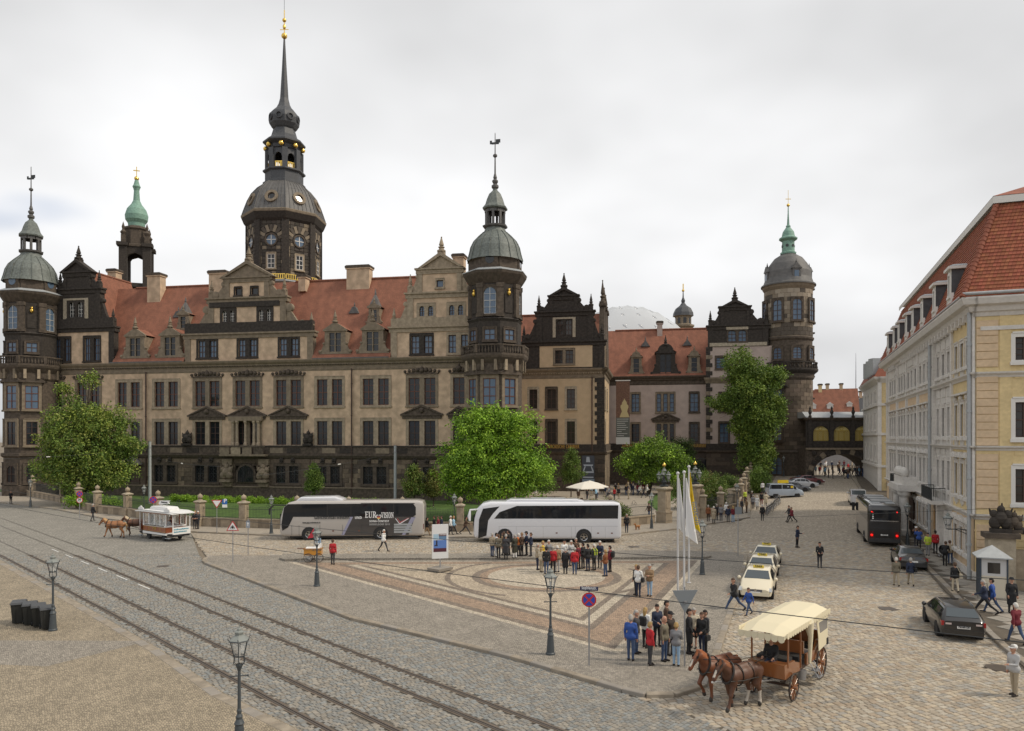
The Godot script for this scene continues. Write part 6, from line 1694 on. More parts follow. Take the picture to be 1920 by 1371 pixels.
func no_stop(p:Node,y:float,r:float) -> void:
	var rd:=mt("sign_red",Color(0.55,0.03,0.035),0.45);var bl:=mt("sign_blue",Color(0.03,0.07,0.42),0.45)
	disc(p,"sign_back",y,r,0.04,MT["zinc"])
	var b:=disc(p,"sign_plate",y,r,0.053,rd);disc(b,"blue_field",y,r*0.8,0.066,bl)
	for a in [PI/4,-PI/4]:
		var g:=G.new();g.T=Transform3D(Basis(Vector3.BACK,a),Vector3(0,y,0));g.bx(-r*0.82,r*0.82,-r*0.11,r*0.11,0.079,0.084+(0.002 if a>0 else 0.0));mi(b,"red_bar",g,rd)
func signs() -> void:
	var wh:Material=MT["paint_white"];var rd:=mt("sign_red",Color(0.55,0.03,0.035),0.45);var bl:=mt("sign_blue",Color(0.03,0.07,0.42),0.45)
	var s:=sign_post("no_stopping_sign","round red and blue no-stopping sign under a street name plate",3.07,29.5,3.1,-0.15)
	no_stop(s,2.62,0.29)
	bxp(s,"name_plate",-0.36,0.36,2.98,3.14,0.02,0.04,mt("plate_blue",Color(0.015,0.02,0.07),0.4))
	letters(s,"Sophienstr.",Vector3(-0.3,3.0,0.045),0.1,0.6,Color(0.8,0.8,0.8))
	var y:=sign_post("yield_sign","grey back of a triangular yield sign on steel post",6.85,29.4,3.15,0.12)
	var tg:=G.new();tg.prism(pv([-0.52,3.02,0.52,3.02,0,2.12]),-0.02,0.01);mi(y,"sign_plate",tg,mt("sign_back",Color(0.2,0.22,0.235),0.5),Vector3(0,0,0.045));bxp(y,"bracket",-0.06,0.06,2.5,2.6,0.03,0.09,MT["steel"])
	var w:=sign_post("warning_sign","red-edged triangular frog warning sign on thin post",-20.3,53.9,2.95,0.0)
	for q in [[0.46,0.0,rd],[0.36,0.012,wh]]:
		var g:=G.new();var c:=2.55;g.prism(pv([-q[0],c-q[0]*0.58,q[0],c-q[0]*0.58,0,c+q[0]*1.0]),0.04+q[1],0.05+q[1]);mi(w,"sign_plate",g,q[2])
	var fg:=G.new();fg.ball(Vector3(0,2.52,0.07),0.07,8,1.2);fg.ball(Vector3(0,2.64,0.07),0.045,8)
	for sx in [-1,1]:fg.tube([Vector3(0.03*sx,2.5,0.07),Vector3(0.13*sx,2.55,0.07),Vector3(0.15*sx,2.44,0.07)],0.018,4);fg.tube([Vector3(0.04*sx,2.58,0.07),Vector3(0.12*sx,2.63,0.07)],0.014,4)
	mi(w,"frog_symbol",fg,MT["rubber"])
	var b:=sign_post("direction_sign","small blue arrow plate on thin post behind the island",-20.4,57.3,2.9,0.0,0.0);bxp(b,"arrow_plate",-0.15,0.15,2.2,2.75,0.04,0.06,mt("plate_grey",Color(0.3,0.33,0.38),0.4));var ag:=G.new();ag.prism(pv([-0.08,2.35,-0.03,2.35,-0.03,2.5,-0.09,2.5,0,2.65,0.09,2.5,0.03,2.5,0.03,2.35]),0.06,0.066);mi(b,"arrow",ag,wh)
	var v:=sign_post("yield_and_parking_sign","white yield triangle beside blue parking plate by the fence",-27.95,70.2,3.2,0.1)
	for q in [[0.5,0.0,rd],[0.38,0.012,wh]]:
		var g:=G.new();var c:=2.85;g.prism(pv([-q[0],c+q[0]*0.58,q[0],c+q[0]*0.58,0,c-q[0]]),0.04+q[1],0.05+q[1]);mi(v,"sign_plate",g,q[2])
	bxp(v,"arm",0.3,0.5,2.9,2.95,0.0,0.04,MT["steel"]);bxp(v,"parking_plate",0.5,0.95,2.72,3.2,0.03,0.05,mt("parking_blue",Color(0.03,0.14,0.45),0.4));bxp(v,"supplement_plate",0.5,0.95,2.42,2.7,0.03,0.05,wh);letters(v,"P",Vector3(0.6,2.76,0.055),0.36,0.26,Color(0.8,0.8,0.8))
	var n1:=sign_post("no_stopping_sign","no-stopping sign over a speed limit disc near the left lamp",-48.3,82.8,3.0,0.25);no_stop(n1,2.75,0.33);disc(n1,"limit_plate",2.05,0.33,0.04,rd);disc(n1,"limit_field",2.05,0.26,0.055,wh);letters(n1,"30",Vector3(-0.16,1.93,0.068),0.24,0.32,Color(0.02,0.02,0.02))
	var n2:=sign_post("no_stopping_sign","no-stopping sign in front of the fence behind the horse tram",-36.0,74.4,3.1,0.15);no_stop(n2,2.8,0.36)
	var q2:=sign_post("parking_sign","dark back of a small sign plate on thin pole at island corner",17.26,56.6,4.3,0.3);bxp(q2,"sign_plate",-0.3,0.3,3.2,3.75,0.04,0.06,mt("sign_back",Color(0.2,0.22,0.235),0.5))
	var rs:=sign_post("round_blue_sign","round blue sign with red rim beside the black coach",40.9,78.0,2.5,0.3,0.1);disc(rs,"sign_plate",2.2,0.42,0.04,rd);disc(rs,"blue_field",2.2,0.34,0.055,bl)
	# advertising board on a concrete foot
	var a:=thing("advertising_board","white poster board with blue city picture on concrete foot","board",W(-4.87,50.2,0.15),0.28)
	var ft:=G.new();ft.hexa([Vector3(-0.65,0.06,0.55),Vector3(0.65,0.06,0.55),Vector3(0.65,0.06,-0.55),Vector3(-0.65,0.06,-0.55),Vector3(-0.68,0.24,0.58),Vector3(0.68,0.24,0.58),Vector3(0.68,0.24,-0.58),Vector3(-0.68,0.24,-0.58)]);mi(a,"foot",ft,MT["granite"]).rotation.y=0.6
	for e in [[-0.4,-0.3],[0.4,-0.3],[0,0.45]]:bxp(a,"foot_pad",e[0]-0.08,e[0]+0.08,0,0.07,e[1]-0.08,e[1]+0.08,MT["iron"])
	bxp(a,"post",-0.04,0.04,0.24,0.9,-0.04,0.04,MT["steel"])
	bxp(a,"panel",-0.55,0.55,0.85,3.15,-0.09,0.09,mt("board_white",Color(0.68,0.69,0.7),0.35))
	var pic:=[[-0.47,0.42,1.3,1.55,Color(0.08,0.02,0.035)],[-0.47,0.42,1.55,2.1,Color(0.1,0.2,0.5)],[-0.47,-0.12,2.14,2.5,Color(0.35,0.5,0.62)],[-0.1,0.42,2.14,2.36,Color(0.12,0.22,0.36)],[-0.1,0.42,2.36,2.52,Color(0.09,0.015,0.03)]]
	for k in pic.size():bxp(a,"poster_field",pic[k][0],pic[k][1],pic[k][2],pic[k][3],0.09,0.096,mt("poster_%d" % k,pic[k][4],0.3))
	letters(a,"DRESDEN",Vector3(-0.07,2.39,0.098),0.08,0.46,Color(0.7,0.7,0.7));bxp(a,"poster_field",-0.3,-0.2,1.75,2.1,0.096,0.1,mt("poster_5",Color(0.03,0.03,0.05),0.3));bxp(a,"poster_field",-0.4,-0.18,1.7,1.78,0.096,0.1,MT["poster_5"])
func flags() -> void:
	var pw:=mt("pole_grey",Color(0.55,0.55,0.55),0.4)
	var cfg:=[[9.6,42.9,6.9,"white","tall white pole with white museum flag, nearer the square"],[9.8,42.2,7.0,"white2","tall white pole with white lettered flag beside the yield sign"],[11.03,46.2,7.15,"state","tall flagpole with yellow black and green furled flags by the gas lamp"]]
	for c in cfg:
		var p:=thing("flagpole",c[4],"flagpole",W(c[0],c[1],0.13),0.0,"flagpoles on the square")
		var g:=G.new();g.tube([Vector3(0,0,0),Vector3(0,c[2],0)],[0.065,0.05],10);g.lathe([0.14,0,0.14,0.02,0.07,0.03],10);mi(p,"pole",g,pw)
		var k:=G.new();k.ball(Vector3(0,c[2]+0.08,0),0.1,10);mi(p,"knob",k,pw)
		var hang:Array={"white":[[0.05,0.5,3.8,6.7,Color(0.74,0.74,0.73),0.0]],"white2":[[0.06,0.75,3.5,6.75,Color(0.72,0.72,0.71),0.1]],"state":[[0.05,0.42,4.9,6.9,Color(0.72,0.52,0.03),0.0],[-0.35,-0.05,4.2,5.6,Color(0.02,0.02,0.02),0.06],[0.15,0.72,3.6,5.6,Color(0.72,0.5,0.02),0.05],[0.05,0.45,3.2,4.7,Color(0.04,0.22,0.06),0.12]]}[c[3]]
		for h in hang:
			var f:=G.new();var n:=10
			for i in n:
				for j in 12:
					var P:=func(a:float,b:float) -> Vector3:
						var wd:=lerpf(h[1]-h[0],(h[1]-h[0])*0.12,b if h[0]>=0 else b*0.8)
						return Vector3(h[0]+a*wd+(0.0 if h[0]>=0 else (h[1]-h[0]-wd)),lerpf(h[2],h[3],b)-(1.0-b)*a*0.5,h[5]+0.09*sin(a*9.0+b*2.0)*(1.0-b*0.6)*(0.3+a))
					f.quad(P.call(float(i)/n,j/12.0),P.call((i+1.0)/n,j/12.0),P.call((i+1.0)/n,(j+1.0)/12),P.call(float(i)/n,(j+1.0)/12))
			f.smooth(0.9)
			mi(p,"flag",f,mt("flag_%.2f_%.2f" % [h[4].r,h[4].g],h[4],0.8))
		if c[3]=="white2":
			var l:=letters(p,"museum",Vector3(0.3,5.4,0.22),0.3,1.3,Color(0.2,0.21,0.23));l.rotation=Vector3(0,0,-PI/2+0.16)
func bins() -> void:
	var pl:=mt("bin_plastic",Color(0.022,0.024,0.023),0.5)
	var proto:Node3D
	for k in 4:
		var at:=[[-24.3,36.5],[-23.55,36.2],[-22.9,35.85],[-22.2,35.4]]
		var lab:=["black wheeled bin standing at the open end of the row","black wheeled bin second from the open end of the row","black wheeled bin between two others close to the lamp","black wheeled bin next to the lamp post"]
		if k==0:
			proto=thing("wheeled_bin",lab[0],"bin",W(at[0][0],at[0][1],0.045),0.45,"black wheeled bins in a row")
			var g:=G.new();g.hexa([Vector3(-0.22,0.06,0.24),Vector3(0.22,0.06,0.24),Vector3(0.22,0.06,-0.24),Vector3(-0.22,0.06,-0.24),Vector3(-0.29,0.98,0.34),Vector3(0.29,0.98,0.34),Vector3(0.29,0.98,-0.34),Vector3(-0.29,0.98,-0.34)])
			for x in [-0.14,0.14]:g.hexa([Vector3(x-0.04,0.08,0.27),Vector3(x+0.04,0.08,0.27),Vector3(x+0.04,0.08,0.2),Vector3(x-0.04,0.08,0.2),Vector3(x-0.04,0.9,0.36),Vector3(x+0.04,0.9,0.36),Vector3(x+0.04,0.9,0.3),Vector3(x-0.04,0.9,0.3)])
			mi(proto,"body",g,pl)
			var l:=G.new();l.hexa([Vector3(-0.33,0.98,0.39),Vector3(0.33,0.98,0.39),Vector3(0.33,0.98,-0.4),Vector3(-0.33,0.98,-0.4),Vector3(-0.3,1.06,0.3),Vector3(0.3,1.06,0.3),Vector3(0.3,1.1,-0.36),Vector3(-0.3,1.1,-0.36)]);mi(proto,"lid",l,mt("bin_lid",Color(0.05,0.052,0.055),0.4))
			var h:=G.new();h.tube([Vector3(-0.3,1.0,-0.44),Vector3(0.3,1.0,-0.44)],0.022,6);h.bx(-0.3,-0.26,0.97,1.03,-0.45,-0.36);h.bx(0.26,0.3,0.97,1.03,-0.45,-0.36);mi(proto,"handle",h,pl)
			for x in [-0.27,0.27]:
				var w:=G.new();w.T=Transform3D(Basis(Vector3.BACK,PI/2),Vector3(x,0.1,-0.26));w.lathe([0,-0.03,0.1,-0.03,0.1,0.03,0,0.03],12);mi(proto,"wheel",w,MT["rubber"])
		else:
			var c:=proto.duplicate();c.name=numbered("wheeled_bin");add_child(c);c.position=W(at[k][0],at[k][1],0.045);c.rotation.y=0.45+0.07*k;c.set_meta("label",lab[k])
func poles_wires() -> void:
	for q in [[-50.0,102.3,"grey catenary pole standing in the lawn behind the horse tram",8.6],[-16.7,106.0,"grey catenary pole behind the dark coach",8.0]]:
		var p:=thing("catenary_pole",q[2],"pole",W(q[0],q[1],0.0),0.0,"tram wire poles")
		var g:=G.new();g.tube([Vector3(0,0,0),Vector3(0,q[3],0)],[0.22,0.2],14);mi(p,"post",g,MT["zinc"])
		var c:=G.new();c.lathe([0.23,q[3]-0.9,0.23,q[3]-0.75],12);c.lathe([0.21,q[3],0.24,q[3]+0.03,0,q[3]+0.1],12);mi(p,"collar",c,MT["steel"])
	# overhead wires hang between points; sag like a chain
	var wires:=[[Vector3(-75,6.5,-86),Vector3(21,5.6,-15.5),0.0121,1.6,"contact wire of the far tram track over the road"],[Vector3(-70,6.3,-78),Vector3(12.5,5.2,-13.0),0.0121,1.2,"contact wire of the near tram track over the road"],[Vector3(-16.7,7.0,-106),Vector3(-20.5,6.1,-60.0),0.016,0.25,"span wire from the catenary pole over the dark coach"],[Vector3(-50,6.6,-102.3),Vector3(-28.0,6.4,-71.0),0.016,0.3,"span wire from the catenary pole to the fence side"],[Vector3(-50,7.6,-102.3),Vector3(-64.0,6.6,-84.0),0.016,0.3,"span wire from the catenary pole towards the street bend"],[Vector3(9,4.1,-45.0),Vector3(46.0,5.6,-46.0),0.01,0.12,"thin wire strung across to the yellow palace"]]
	for w in wires:
		var p:=thing("overhead_wire",w[4],"wire",w[0],0.0,"overhead wires")
		var pts:=[]
		for k in 25:
			var f:=k/24.0;pts.append((w[1]-w[0])*f-Vector3.UP*w[3]*4.0*f*(1.0-f))
		var g:=G.new();g.tube(pts,w[2],5);mi(p,"cable",g,MT["iron"])
		if w[2]<0.018 and w[2]>0.0125:
			var i:=G.new();i.tube([pts[13],pts[14].lerp(pts[13],0.55)],0.06,6);mi(p,"insulator",i,MT["frame_white"])
func cafe() -> void:
	var cn:=mt("parasol_canvas",Color(0.74,0.7,0.62),0.85);cn.backlight_enabled=true;cn.backlight=Color(0.35,0.33,0.28)
	for k in 4:
		var open:=k<2
		var at:Vector3=[W(9.7,98.5,0.06),W(10.6,101.0,0.06),W(3.3,104.0,0.06),W(0.5,105.0,0.06)][k]
		var p:=thing("parasol",["white square parasol standing in front of its twin over the café tables","white square parasol partly behind its twin by the palace corner","closed white parasol right of the closed one by the wall","closed white parasol beside the dark tower wall"][k],"parasol",at,0.5,"café parasols")
		var g:=G.new();g.tube([Vector3.ZERO,Vector3(0,3.2,0)],0.04,6);g.lathe([0.4,0,0.4,0.08,0.06,0.1],10);mi(p,"pole",g,MT["frame_white"])
		var c:=G.new()
		if open:c.lathe([2.6,2.35,2.58,2.45,1.3,2.9,0,3.25],4,false,PI/4)
		else:c.lathe([0.1,1.0,0.2,1.3,0.24,2.2,0.12,3.0,0,3.3],8,false)
		mi(p,"canopy",c,cn)
	var rat:=mt("wicker",Color(0.27,0.19,0.13),0.8)
	var tb:Node3D;var chp:Node3D
	for i in 6:
		for j in 4:
			var x:=-1.5+i*2.1+j*0.35;var d:=93.0+j*2.3
			var p:Node3D
			if tb==null:
				tb=thing("cafe_table","small round pale table on the café terrace","table",W(x,d,0.06),0.0,"café terrace tables");p=tb
				var g:=G.new();g.lathe([0,0.71,0.38,0.71,0.38,0.74,0,0.74],14);mi(tb,"top",g,MT["frame_white"])
				var q:=G.new();q.tube([Vector3.ZERO,Vector3(0,0.71,0)],0.03,6);q.lathe([0.25,0,0.25,0.03,0.03,0.05],10);mi(tb,"leg",q,MT["steel"])
			else:
				p=tb.duplicate();p.name=numbered("cafe_table");add_child(p);p.position=W(x,d,0.06)
			for s in 2:
				var a:=0.7+s*PI+rng.randf_range(-0.5,0.5)
				var at:=W(x+sin(a)*0.72,d-cos(a)*0.72,0.06)
				var c:Node3D
				if chp==null:
					chp=thing("cafe_chair","brown wicker armchair at a terrace table","chair",at,a,"café terrace chairs");c=chp
					bxp(chp,"seat",-0.24,0.24,0.4,0.46,-0.24,0.24,rat);bxp(chp,"backrest",-0.25,0.25,0.46,0.9,0.2,0.25,rat)
					for e in [[-1,-1],[1,-1],[-1,1],[1,1]]:bxp(chp,"leg",e[0]*0.21-0.02,e[0]*0.21+0.02,0,0.4,e[1]*0.21-0.02,e[1]*0.21+0.02,MT["steel"])
					for e in [-0.25,0.21]:bxp(chp,"armrest",e,e+0.04,0.62,0.66,-0.2,0.2,rat)
				else:
					c=chp.duplicate();c.name=numbered("cafe_chair");add_child(c);c.position=at;c.rotation.y=a
func palace_corner() -> void:
	# sentry box
	var p:=thing("sentry_box","grey and cream wooden sentry box with pyramid roof by the palace gate","sentry box",W(27.2,42.0,0.128),-0.42)
	var blk:=mt("box_blue",Color(0.035,0.05,0.07),0.6);var crm:=mt("box_cream",Color(0.55,0.5,0.4),0.7)
	for e in [[-0.68,-0.6],[0.6,0.68]]:bxp(p,"corner_post",e[0],e[1],0.05,2.3,0.52,0.64,blk);bxp(p,"corner_post",e[0],e[1],0.05,2.3,-0.64,-0.52,blk)
	bxp(p,"front_panel",-0.6,0.6,0.1,1.3,0.54,0.6,crm);bxp(p,"upper_panel",-0.6,0.6,1.3,2.3,0.54,0.6,mt("box_grey",Color(0.5,0.5,0.5),0.6));bxp(p,"window",-0.3,0.3,1.45,2.05,0.6,0.615,MT["glass_room"])
	for e in [-0.66,0.6]:bxp(p,"side_panel",e,e+0.06,0.1,2.3,-0.52,0.52,blk)
	bxp(p,"rear_panel",-0.6,0.6,0.1,2.3,-0.6,-0.54,crm);bxp(p,"sill",-0.75,0.75,0,0.1,-0.72,0.72,MT["granite"])
	var r:=G.new();r.lathe([1.22,2.3,1.22,2.36,0.04,2.95,0,2.98],4,false,PI/4);mi(p,"roof",r,MT["zinc"])
	# gateway with carved group
	var g:=thing("carved_gateway","sandstone gate pier with black trophy carvings and a lamp beside the sentry box","gateway",W(30.6,43.6,0.12),-0.3576)
	var m:Material=MT["stone_light"]
	bxp(g,"pier",-2.3,-0.9,0,3.1,-0.5,0.4,MT["stone_pale"]);bxp(g,"pier",0.7,2.3,0,2.5,-0.4,0.6,m);bxp(g,"wall",-0.9,0.7,0,2.4,-0.4,0.0,m)
	bxp(g,"ledge",-2.5,-0.7,3.1,3.4,-0.6,0.6,MT["stone_dark"]);bxp(g,"ledge",0.5,2.5,2.5,2.8,-0.6,0.8,m)
	trophy(g,-1.6,3.4,0.0,1.7,MT["stone_black"],"trophy");trophy(g,-0.9,3.4,-0.1,1.3,MT["stone_dark"],"trophy");trophy(g,0.2,2.6,-0.1,1.3,MT["stone_dark"],"trophy")
	var v:=G.new()
	for k in 9:v.ball(Vector3(-0.7+k*0.27,3.7-0.5*sin(k/8.0*PI*0.8),-0.1),0.22,8)
	mi(g,"garland",v,MT["stone_black"])
	var b:=G.new();b.ball(Vector3(1.4,3.4,0.2),0.42,10,1.5);b.ball(Vector3(1.35,4.15,0.2),0.2,10);b.tube([Vector3(1.2,3.2,0.4),Vector3(0.8,3.0,0.7),Vector3(1.0,2.8,0.85)],[0.2,0.16,0.1],7);b.tube([Vector3(1.6,3.7,0.4),Vector3(1.9,3.3,0.6)],[0.13,0.09],7)
	mi(g,"seated_figure",b,m)
	var lp:=G.new();lp.lathe([0.12,4.3,0.05,4.45,0.05,4.6],8,true,0,Vector3(1.5,0,-0.1));mi(g,"lamp_stem",lp,MT["iron"]);lantern_head(g,Vector3(1.5,4.5,-0.1))
	bxp(g,"brass_plate",-0.2,0.5,0.7,1.7,0.0,0.04,mt("brass",Color(0.5,0.32,0.05),0.4));
	var sg:=thing("small_gate_group","distant dark carved gate group at the end of the long palace front","gateway",W(52.0,100.5,0.12),-1.2)
	bxp(sg,"pier",-0.7,0.7,0,2.6,-0.5,0.5,MT["stone_dark"]);trophy(sg,0,2.6,0,2.0,MT["stone_black"],"trophy")
func banners() -> void:
	# tall printed banner on the return wall and a poster below
	var p:=thing("tall_banner","tall brown banner with golden jewel picture hanging at the palace corner","banner",Vector3(18.05,0,-128.6),TURN)
	bxp(p,"hanger",-0.1,2.45,18.95,19.1,-0.05,0.05,MT["frame_white"]);bxp(p,"cloth",0,2.35,12.6,18.9,-0.02,0.02,mt("banner_brown",Color(0.23,0.12,0.08),0.8,"streak",3.0));bxp(p,"text_field",0,2.35,9.2,12.6,-0.02,0.02,mt("banner_grey",Color(0.11,0.115,0.1),0.8));bxp(p,"white_field",0,2.35,8.0,9.2,-0.02,0.02,mt("banner_white",Color(0.55,0.54,0.51),0.8))
	var j:=G.new();var pr:=[Vector2(0.0,12.65),Vector2(0.85,12.65),Vector2(0.62,13.3),Vector2(0.45,13.6),Vector2(0.5,13.9),Vector2(0.7,14.4),Vector2(0.65,14.7),Vector2(0.42,14.9),Vector2(0.4,15.2),Vector2(0.2,15.5),Vector2(0.0,15.9)]
	for sd in [1,-1]:
		var q:=PackedVector2Array()
		for v in pr:q.append(Vector2(1.45+sd*v.x,v.y))
		j.prism(q,0.021+0.001*sd,0.03)
	mi(p,"jewel_picture",j,mt("jewel",Color(0.5,0.4,0.2),0.6))
	for k in 9:bxp(p,"text_line",0.15,0.15+[2.0,1.9,1.4,1.6,1.9,1.5,0.8,1.8,1.2][k],12.3-k*0.36,12.38-k*0.36,0.02,0.028,MT["banner_white"])
	var c:=thing("crown_poster","blue-black poster with white crown picture on the palace base wall","poster",Vector3(9.06,0,-126)+Vector3(0.9833,0,0.1822)*2.9+Vector3(-0.1822,0,0.9833)*0.35,TURN)
	bxp(c,"sheet",0,2.05,1.6,6.1,0,0.03,mt("poster_dark",Color(0.055,0.065,0.085),0.5));var cw:=mt("poster_pale",Color(0.42,0.47,0.54),0.5)
	for q in [[[0.75,5.9],[1.2,5.9],[1.35,5.0],[0.65,5.0]],[[0.2,4.6],[1.85,4.6],[1.75,4.35],[0.3,4.35]],[[0.1,3.5],[0.45,4.3],[0.6,4.3],[0.35,3.5]],[[1.95,3.5],[1.6,4.3],[1.45,4.3],[1.7,3.5]],[[0.1,3.45],[1.95,3.45],[1.95,3.2],[0.1,3.2]]]:
		var g:=G.new();var v:=PackedVector2Array()
		for e in q:v.append(Vector2(e[0],e[1]))
		g.prism(v,0.031,0.036);mi(c,"crown_print",g,cw)
	bxp(c,"caption",0.15,1.9,2.35,2.55,0.031,0.036,cw);bxp(c,"lower_field",0,2.05,1.6,2.15,0.031,0.035,mt("poster_blue",Color(0.2,0.26,0.33),0.5))
func lamps() -> void:
	for q in [[-21.74,35.1,"black gas lantern on iron post beside the wheeled bins",0.045],[-7.95,21.6,"black gas lantern on iron post at the tram-side pavement edge",0.045],[-11.9,45.2,"black gas lantern on iron post near the orange cart",0.12],[1.61,31.0,"black gas lantern on iron post on the island, close to no-stopping sign",0.12],[12.58,49.0,"black gas lantern on iron post next to the flagpoles",0.12],[33.3,62.4,"black gas lantern on iron post beside the black coach",0.13],[-62.5,96.2,"gas lantern on iron post by the far street bend",0.12],[-22.7,69.9,"gas lantern on iron post in front of the dark coach's nose",0.12],[13.9,73.8,"gas lantern on iron post near the garden gate",0.12],[-43.0,86.6,"gas lantern inside the garden behind the fence",0.0],[-5.7,73.2,"gas lantern inside the garden under the big tree",0.0],[26.6,87.6,"gas lantern on iron post among the people by the fence",0.12],[48.0,131.0,"gas lantern by the dark tower wall",0.1]]:
		street_lamp(q[0],q[1],q[2],q[3])
func paint(key:String,c:Color,rough:=0.3) -> StandardMaterial3D:
	var m:=mt(key,c,rough)
	m.clearcoat_enabled=true;m.clearcoat=0.8;m.clearcoat_roughness=0.06
	return m
func wheel(p:Node,x:float,y:float,z:float,r:float,w:float,rim:Material,n:="wheel") -> void:
	var key:="wh%.2f_%.2f" % [r,w]
	if not cache.has(key):
		var t:=G.new();t.T=Transform3D(Basis(Vector3.RIGHT,PI/2),Vector3.ZERO)
		t.lathe([r*0.62,-w/2,r*0.92,-w/2,r,-w*0.35,r,w*0.35,r*0.92,w/2,r*0.62,w/2],20)
		var d:=G.new();d.T=t.T;d.lathe([0,-w*0.3,r*0.62,-w*0.45,r*0.64,w*0.45,r*0.5,w*0.32,r*0.18,w*0.34,r*0.15,w*0.45,0,w*0.45],16)
		for k in 5:
			d.T=Transform3D(Basis(Vector3.BACK,TAU*k/5),Vector3.ZERO);d.bx(-r*0.05,r*0.05,r*0.15,r*0.58,w*0.3,w*0.42)
		cache[key]=[t.mesh(),d.mesh()]
	var o:=mi(p,n,cache[key][0],MT["rubber"],Vector3(x,y,z))
	if z<0:o.rotation.y=PI
	mi(o,"rim",cache[key][1],rim)
func rr(x:float,hw:float,y0:float,y1:float,r:float) -> Array: # rounded cross-section at x
	var p:=[]
	for c in [[hw-r,y1-r,0.0],[-hw+r,y1-r,PI/2],[-hw+r,y0+r,PI],[hw-r,y0+r,PI*1.5]]:
		for k in 4:
			var a:float=c[2]+PI/2*k/3.0
			p.append(Vector3(x,c[1]+sin(a)*r,c[0]+cos(a)*r))
	return p
func decal(p:Node,n:String,pts:Array,z0:float,z1:float,m:Material) -> MeshInstance3D:
	var v:=PackedVector2Array()
	for e in pts:v.append(Vector2(e[0],e[1]))
	var g:=G.new();g.prism(v,z0,z1);return mi(p,n,g,m)
func coach_shell(p:Node,L:float,H:float,m:Material) -> void:
	var h:=L/2
	var g:=G.new()
	g.loft([rr(-h,0.95,0.5,1.6,0.3),rr(-h+0.1,1.15,0.36,2.2,0.3),rr(-h+0.35,1.22,0.32,H-0.55,0.3),rr(-h+0.8,1.25,0.3,H-0.15,0.3),rr(-h+1.5,1.25,0.3,H,0.28),rr(h-0.6,1.25,0.3,H,0.28),rr(h-0.12,1.24,0.34,H-0.12,0.26),rr(h,1.15,0.5,H-0.4,0.25)])
	g.smooth(0.7)
	mi(p,"body",g,m)
	var u:=G.new();u.bx(-h+0.9,h-0.6,0.2,0.5,-1.1,1.1);mi(p,"underside",u,MT["rubber"])
func coaches() -> void:
	var gl:Material=MT["glass_dark"];var chrome:=metal("chrome",Color(0.6,0.6,0.6),0.15)
	var dk:=paint("coach_graphite",Color(0.055,0.05,0.05));var sv:=paint("coach_silver",Color(0.46,0.43,0.40));var wh:=paint("coach_white",Color(0.70,0.71,0.75));var bk:=paint("coach_black",Color(0.022,0.02,0.019));var li:=paint("coach_lilac",Color(0.30,0.30,0.42))
	# --- the lettered coach
	var p:=thing("touring_coach","silver and black coach with white song contest lettering","coach",W(-14.4,68.3-0.6),0.04)
	coach_shell(p,12.9,3.5,sv)
	var X:=func(a:Array) -> Array: # outline measured from the nose
		var o:=[]
		for e in a:o.append([e[0]-6.45,e[1]])
		return o
	for sd in [1.0,-1.0]:
		var s:=Node3D.new();s.name="side";p.add_child(s,true);s.scale=Vector3(1,1,sd)
		decal(s,"side_glass",X.call([[0.28,0.85],[0.2,1.4],[0.42,2.9],[0.75,3.22],[11.9,3.25],[12.15,2.9],[12.15,2.2],[11.9,2.05],[1.25,2.08],[0.8,1.15]]),1.24,1.262,gl)
		decal(s,"graphite_panel",X.call([[6.45,2.06],[5.65,0.42],[11.5,0.42],[12.1,2.06]]),1.24,1.259,dk)
		decal(s,"lilac_stripe",X.call([[6.3,2.06],[6.55,2.06],[5.75,0.42],[5.5,0.42]]),1.24,1.2605,li);decal(s,"lilac_stripe",X.call([[11.75,2.0],[12.15,2.0],[11.2,0.42],[10.9,0.42]]),1.24,1.2605,li)
		decal(s,"roof_stripe",X.call([[7.3,3.3],[12.0,3.28],[12.1,3.2],[7.2,3.26]]),1.2,1.256,dk)
		for x in [4.2,6.3,8.2,10.1]:decal(s,"window_post",X.call([[x,2.1],[x+0.12,2.1],[x+0.12,3.22],[x,3.22]]),1.26,1.268,MT["rubber"])
		for k in 4:decal(s,"vent_slat",X.call([[10.2,0.6+k*0.22],[11.8,0.62+k*0.22],[11.8,0.78+k*0.22],[10.2,0.76+k*0.22]]),1.25,1.272,MT["zinc"])
		for x in [1.1,1.75,3.6,5.6,7.3,8.7]:decal(s,"panel_seam",X.call([[x,0.42],[x+0.02,0.42],[x+0.02,1.35],[x,1.35]]),1.25,1.264,MT["iron"])
		for x in [2.65,9.0]:
			var a:=G.new();a.T=Transform3D(Basis(Vector3.RIGHT,PI/2),Vector3(x-6.45,0.52,1.2));a.lathe([0.66,0,0.66,0.075,0.0,0.075],24);mi(s,"wheel_arch",a,MT["rubber"])
		for x in [4.7,7.0]:decal(s,"side_lamp",X.call([[x,0.75],[x+0.16,0.75],[x+0.16,0.86],[x,0.86]]),1.25,1.266,MT["wood_red"])
		lift(p,s)
	for x in [2.65,9.0]:wheel(p,x-6.45,0.5,1.16,0.5,0.3,chrome);wheel(p,x-6.45,0.5,-1.16,0.5,0.3,chrome)
	var white:=mt("ink_white",Color(0.82,0.82,0.82),0.5)
	letters(p,"Göltzschtal-Reisen",Vector3(-3.35,1.78,1.263),0.27,3.1,Color(0.05,0.05,0.05));letters(p,"www.gvg-rodewisch.de",Vector3(-4.4,1.45,1.263),0.13,1.6,Color(0.06,0.06,0.06))
	letters(p,"UND",Vector3(0.25,1.8,1.264),0.22,0.6,Color.WHITE,white)
	letters(p,"EUR",Vector3(1.15,1.78,1.27),0.56,1.0,Color.WHITE,white,"Droid Serif",800);letters(p,"VISION",Vector3(2.62,1.78,1.27),0.5,1.1,Color.WHITE,white,"Droid Serif",800)
	var hg:=G.new()
	var hp:=PackedVector2Array()
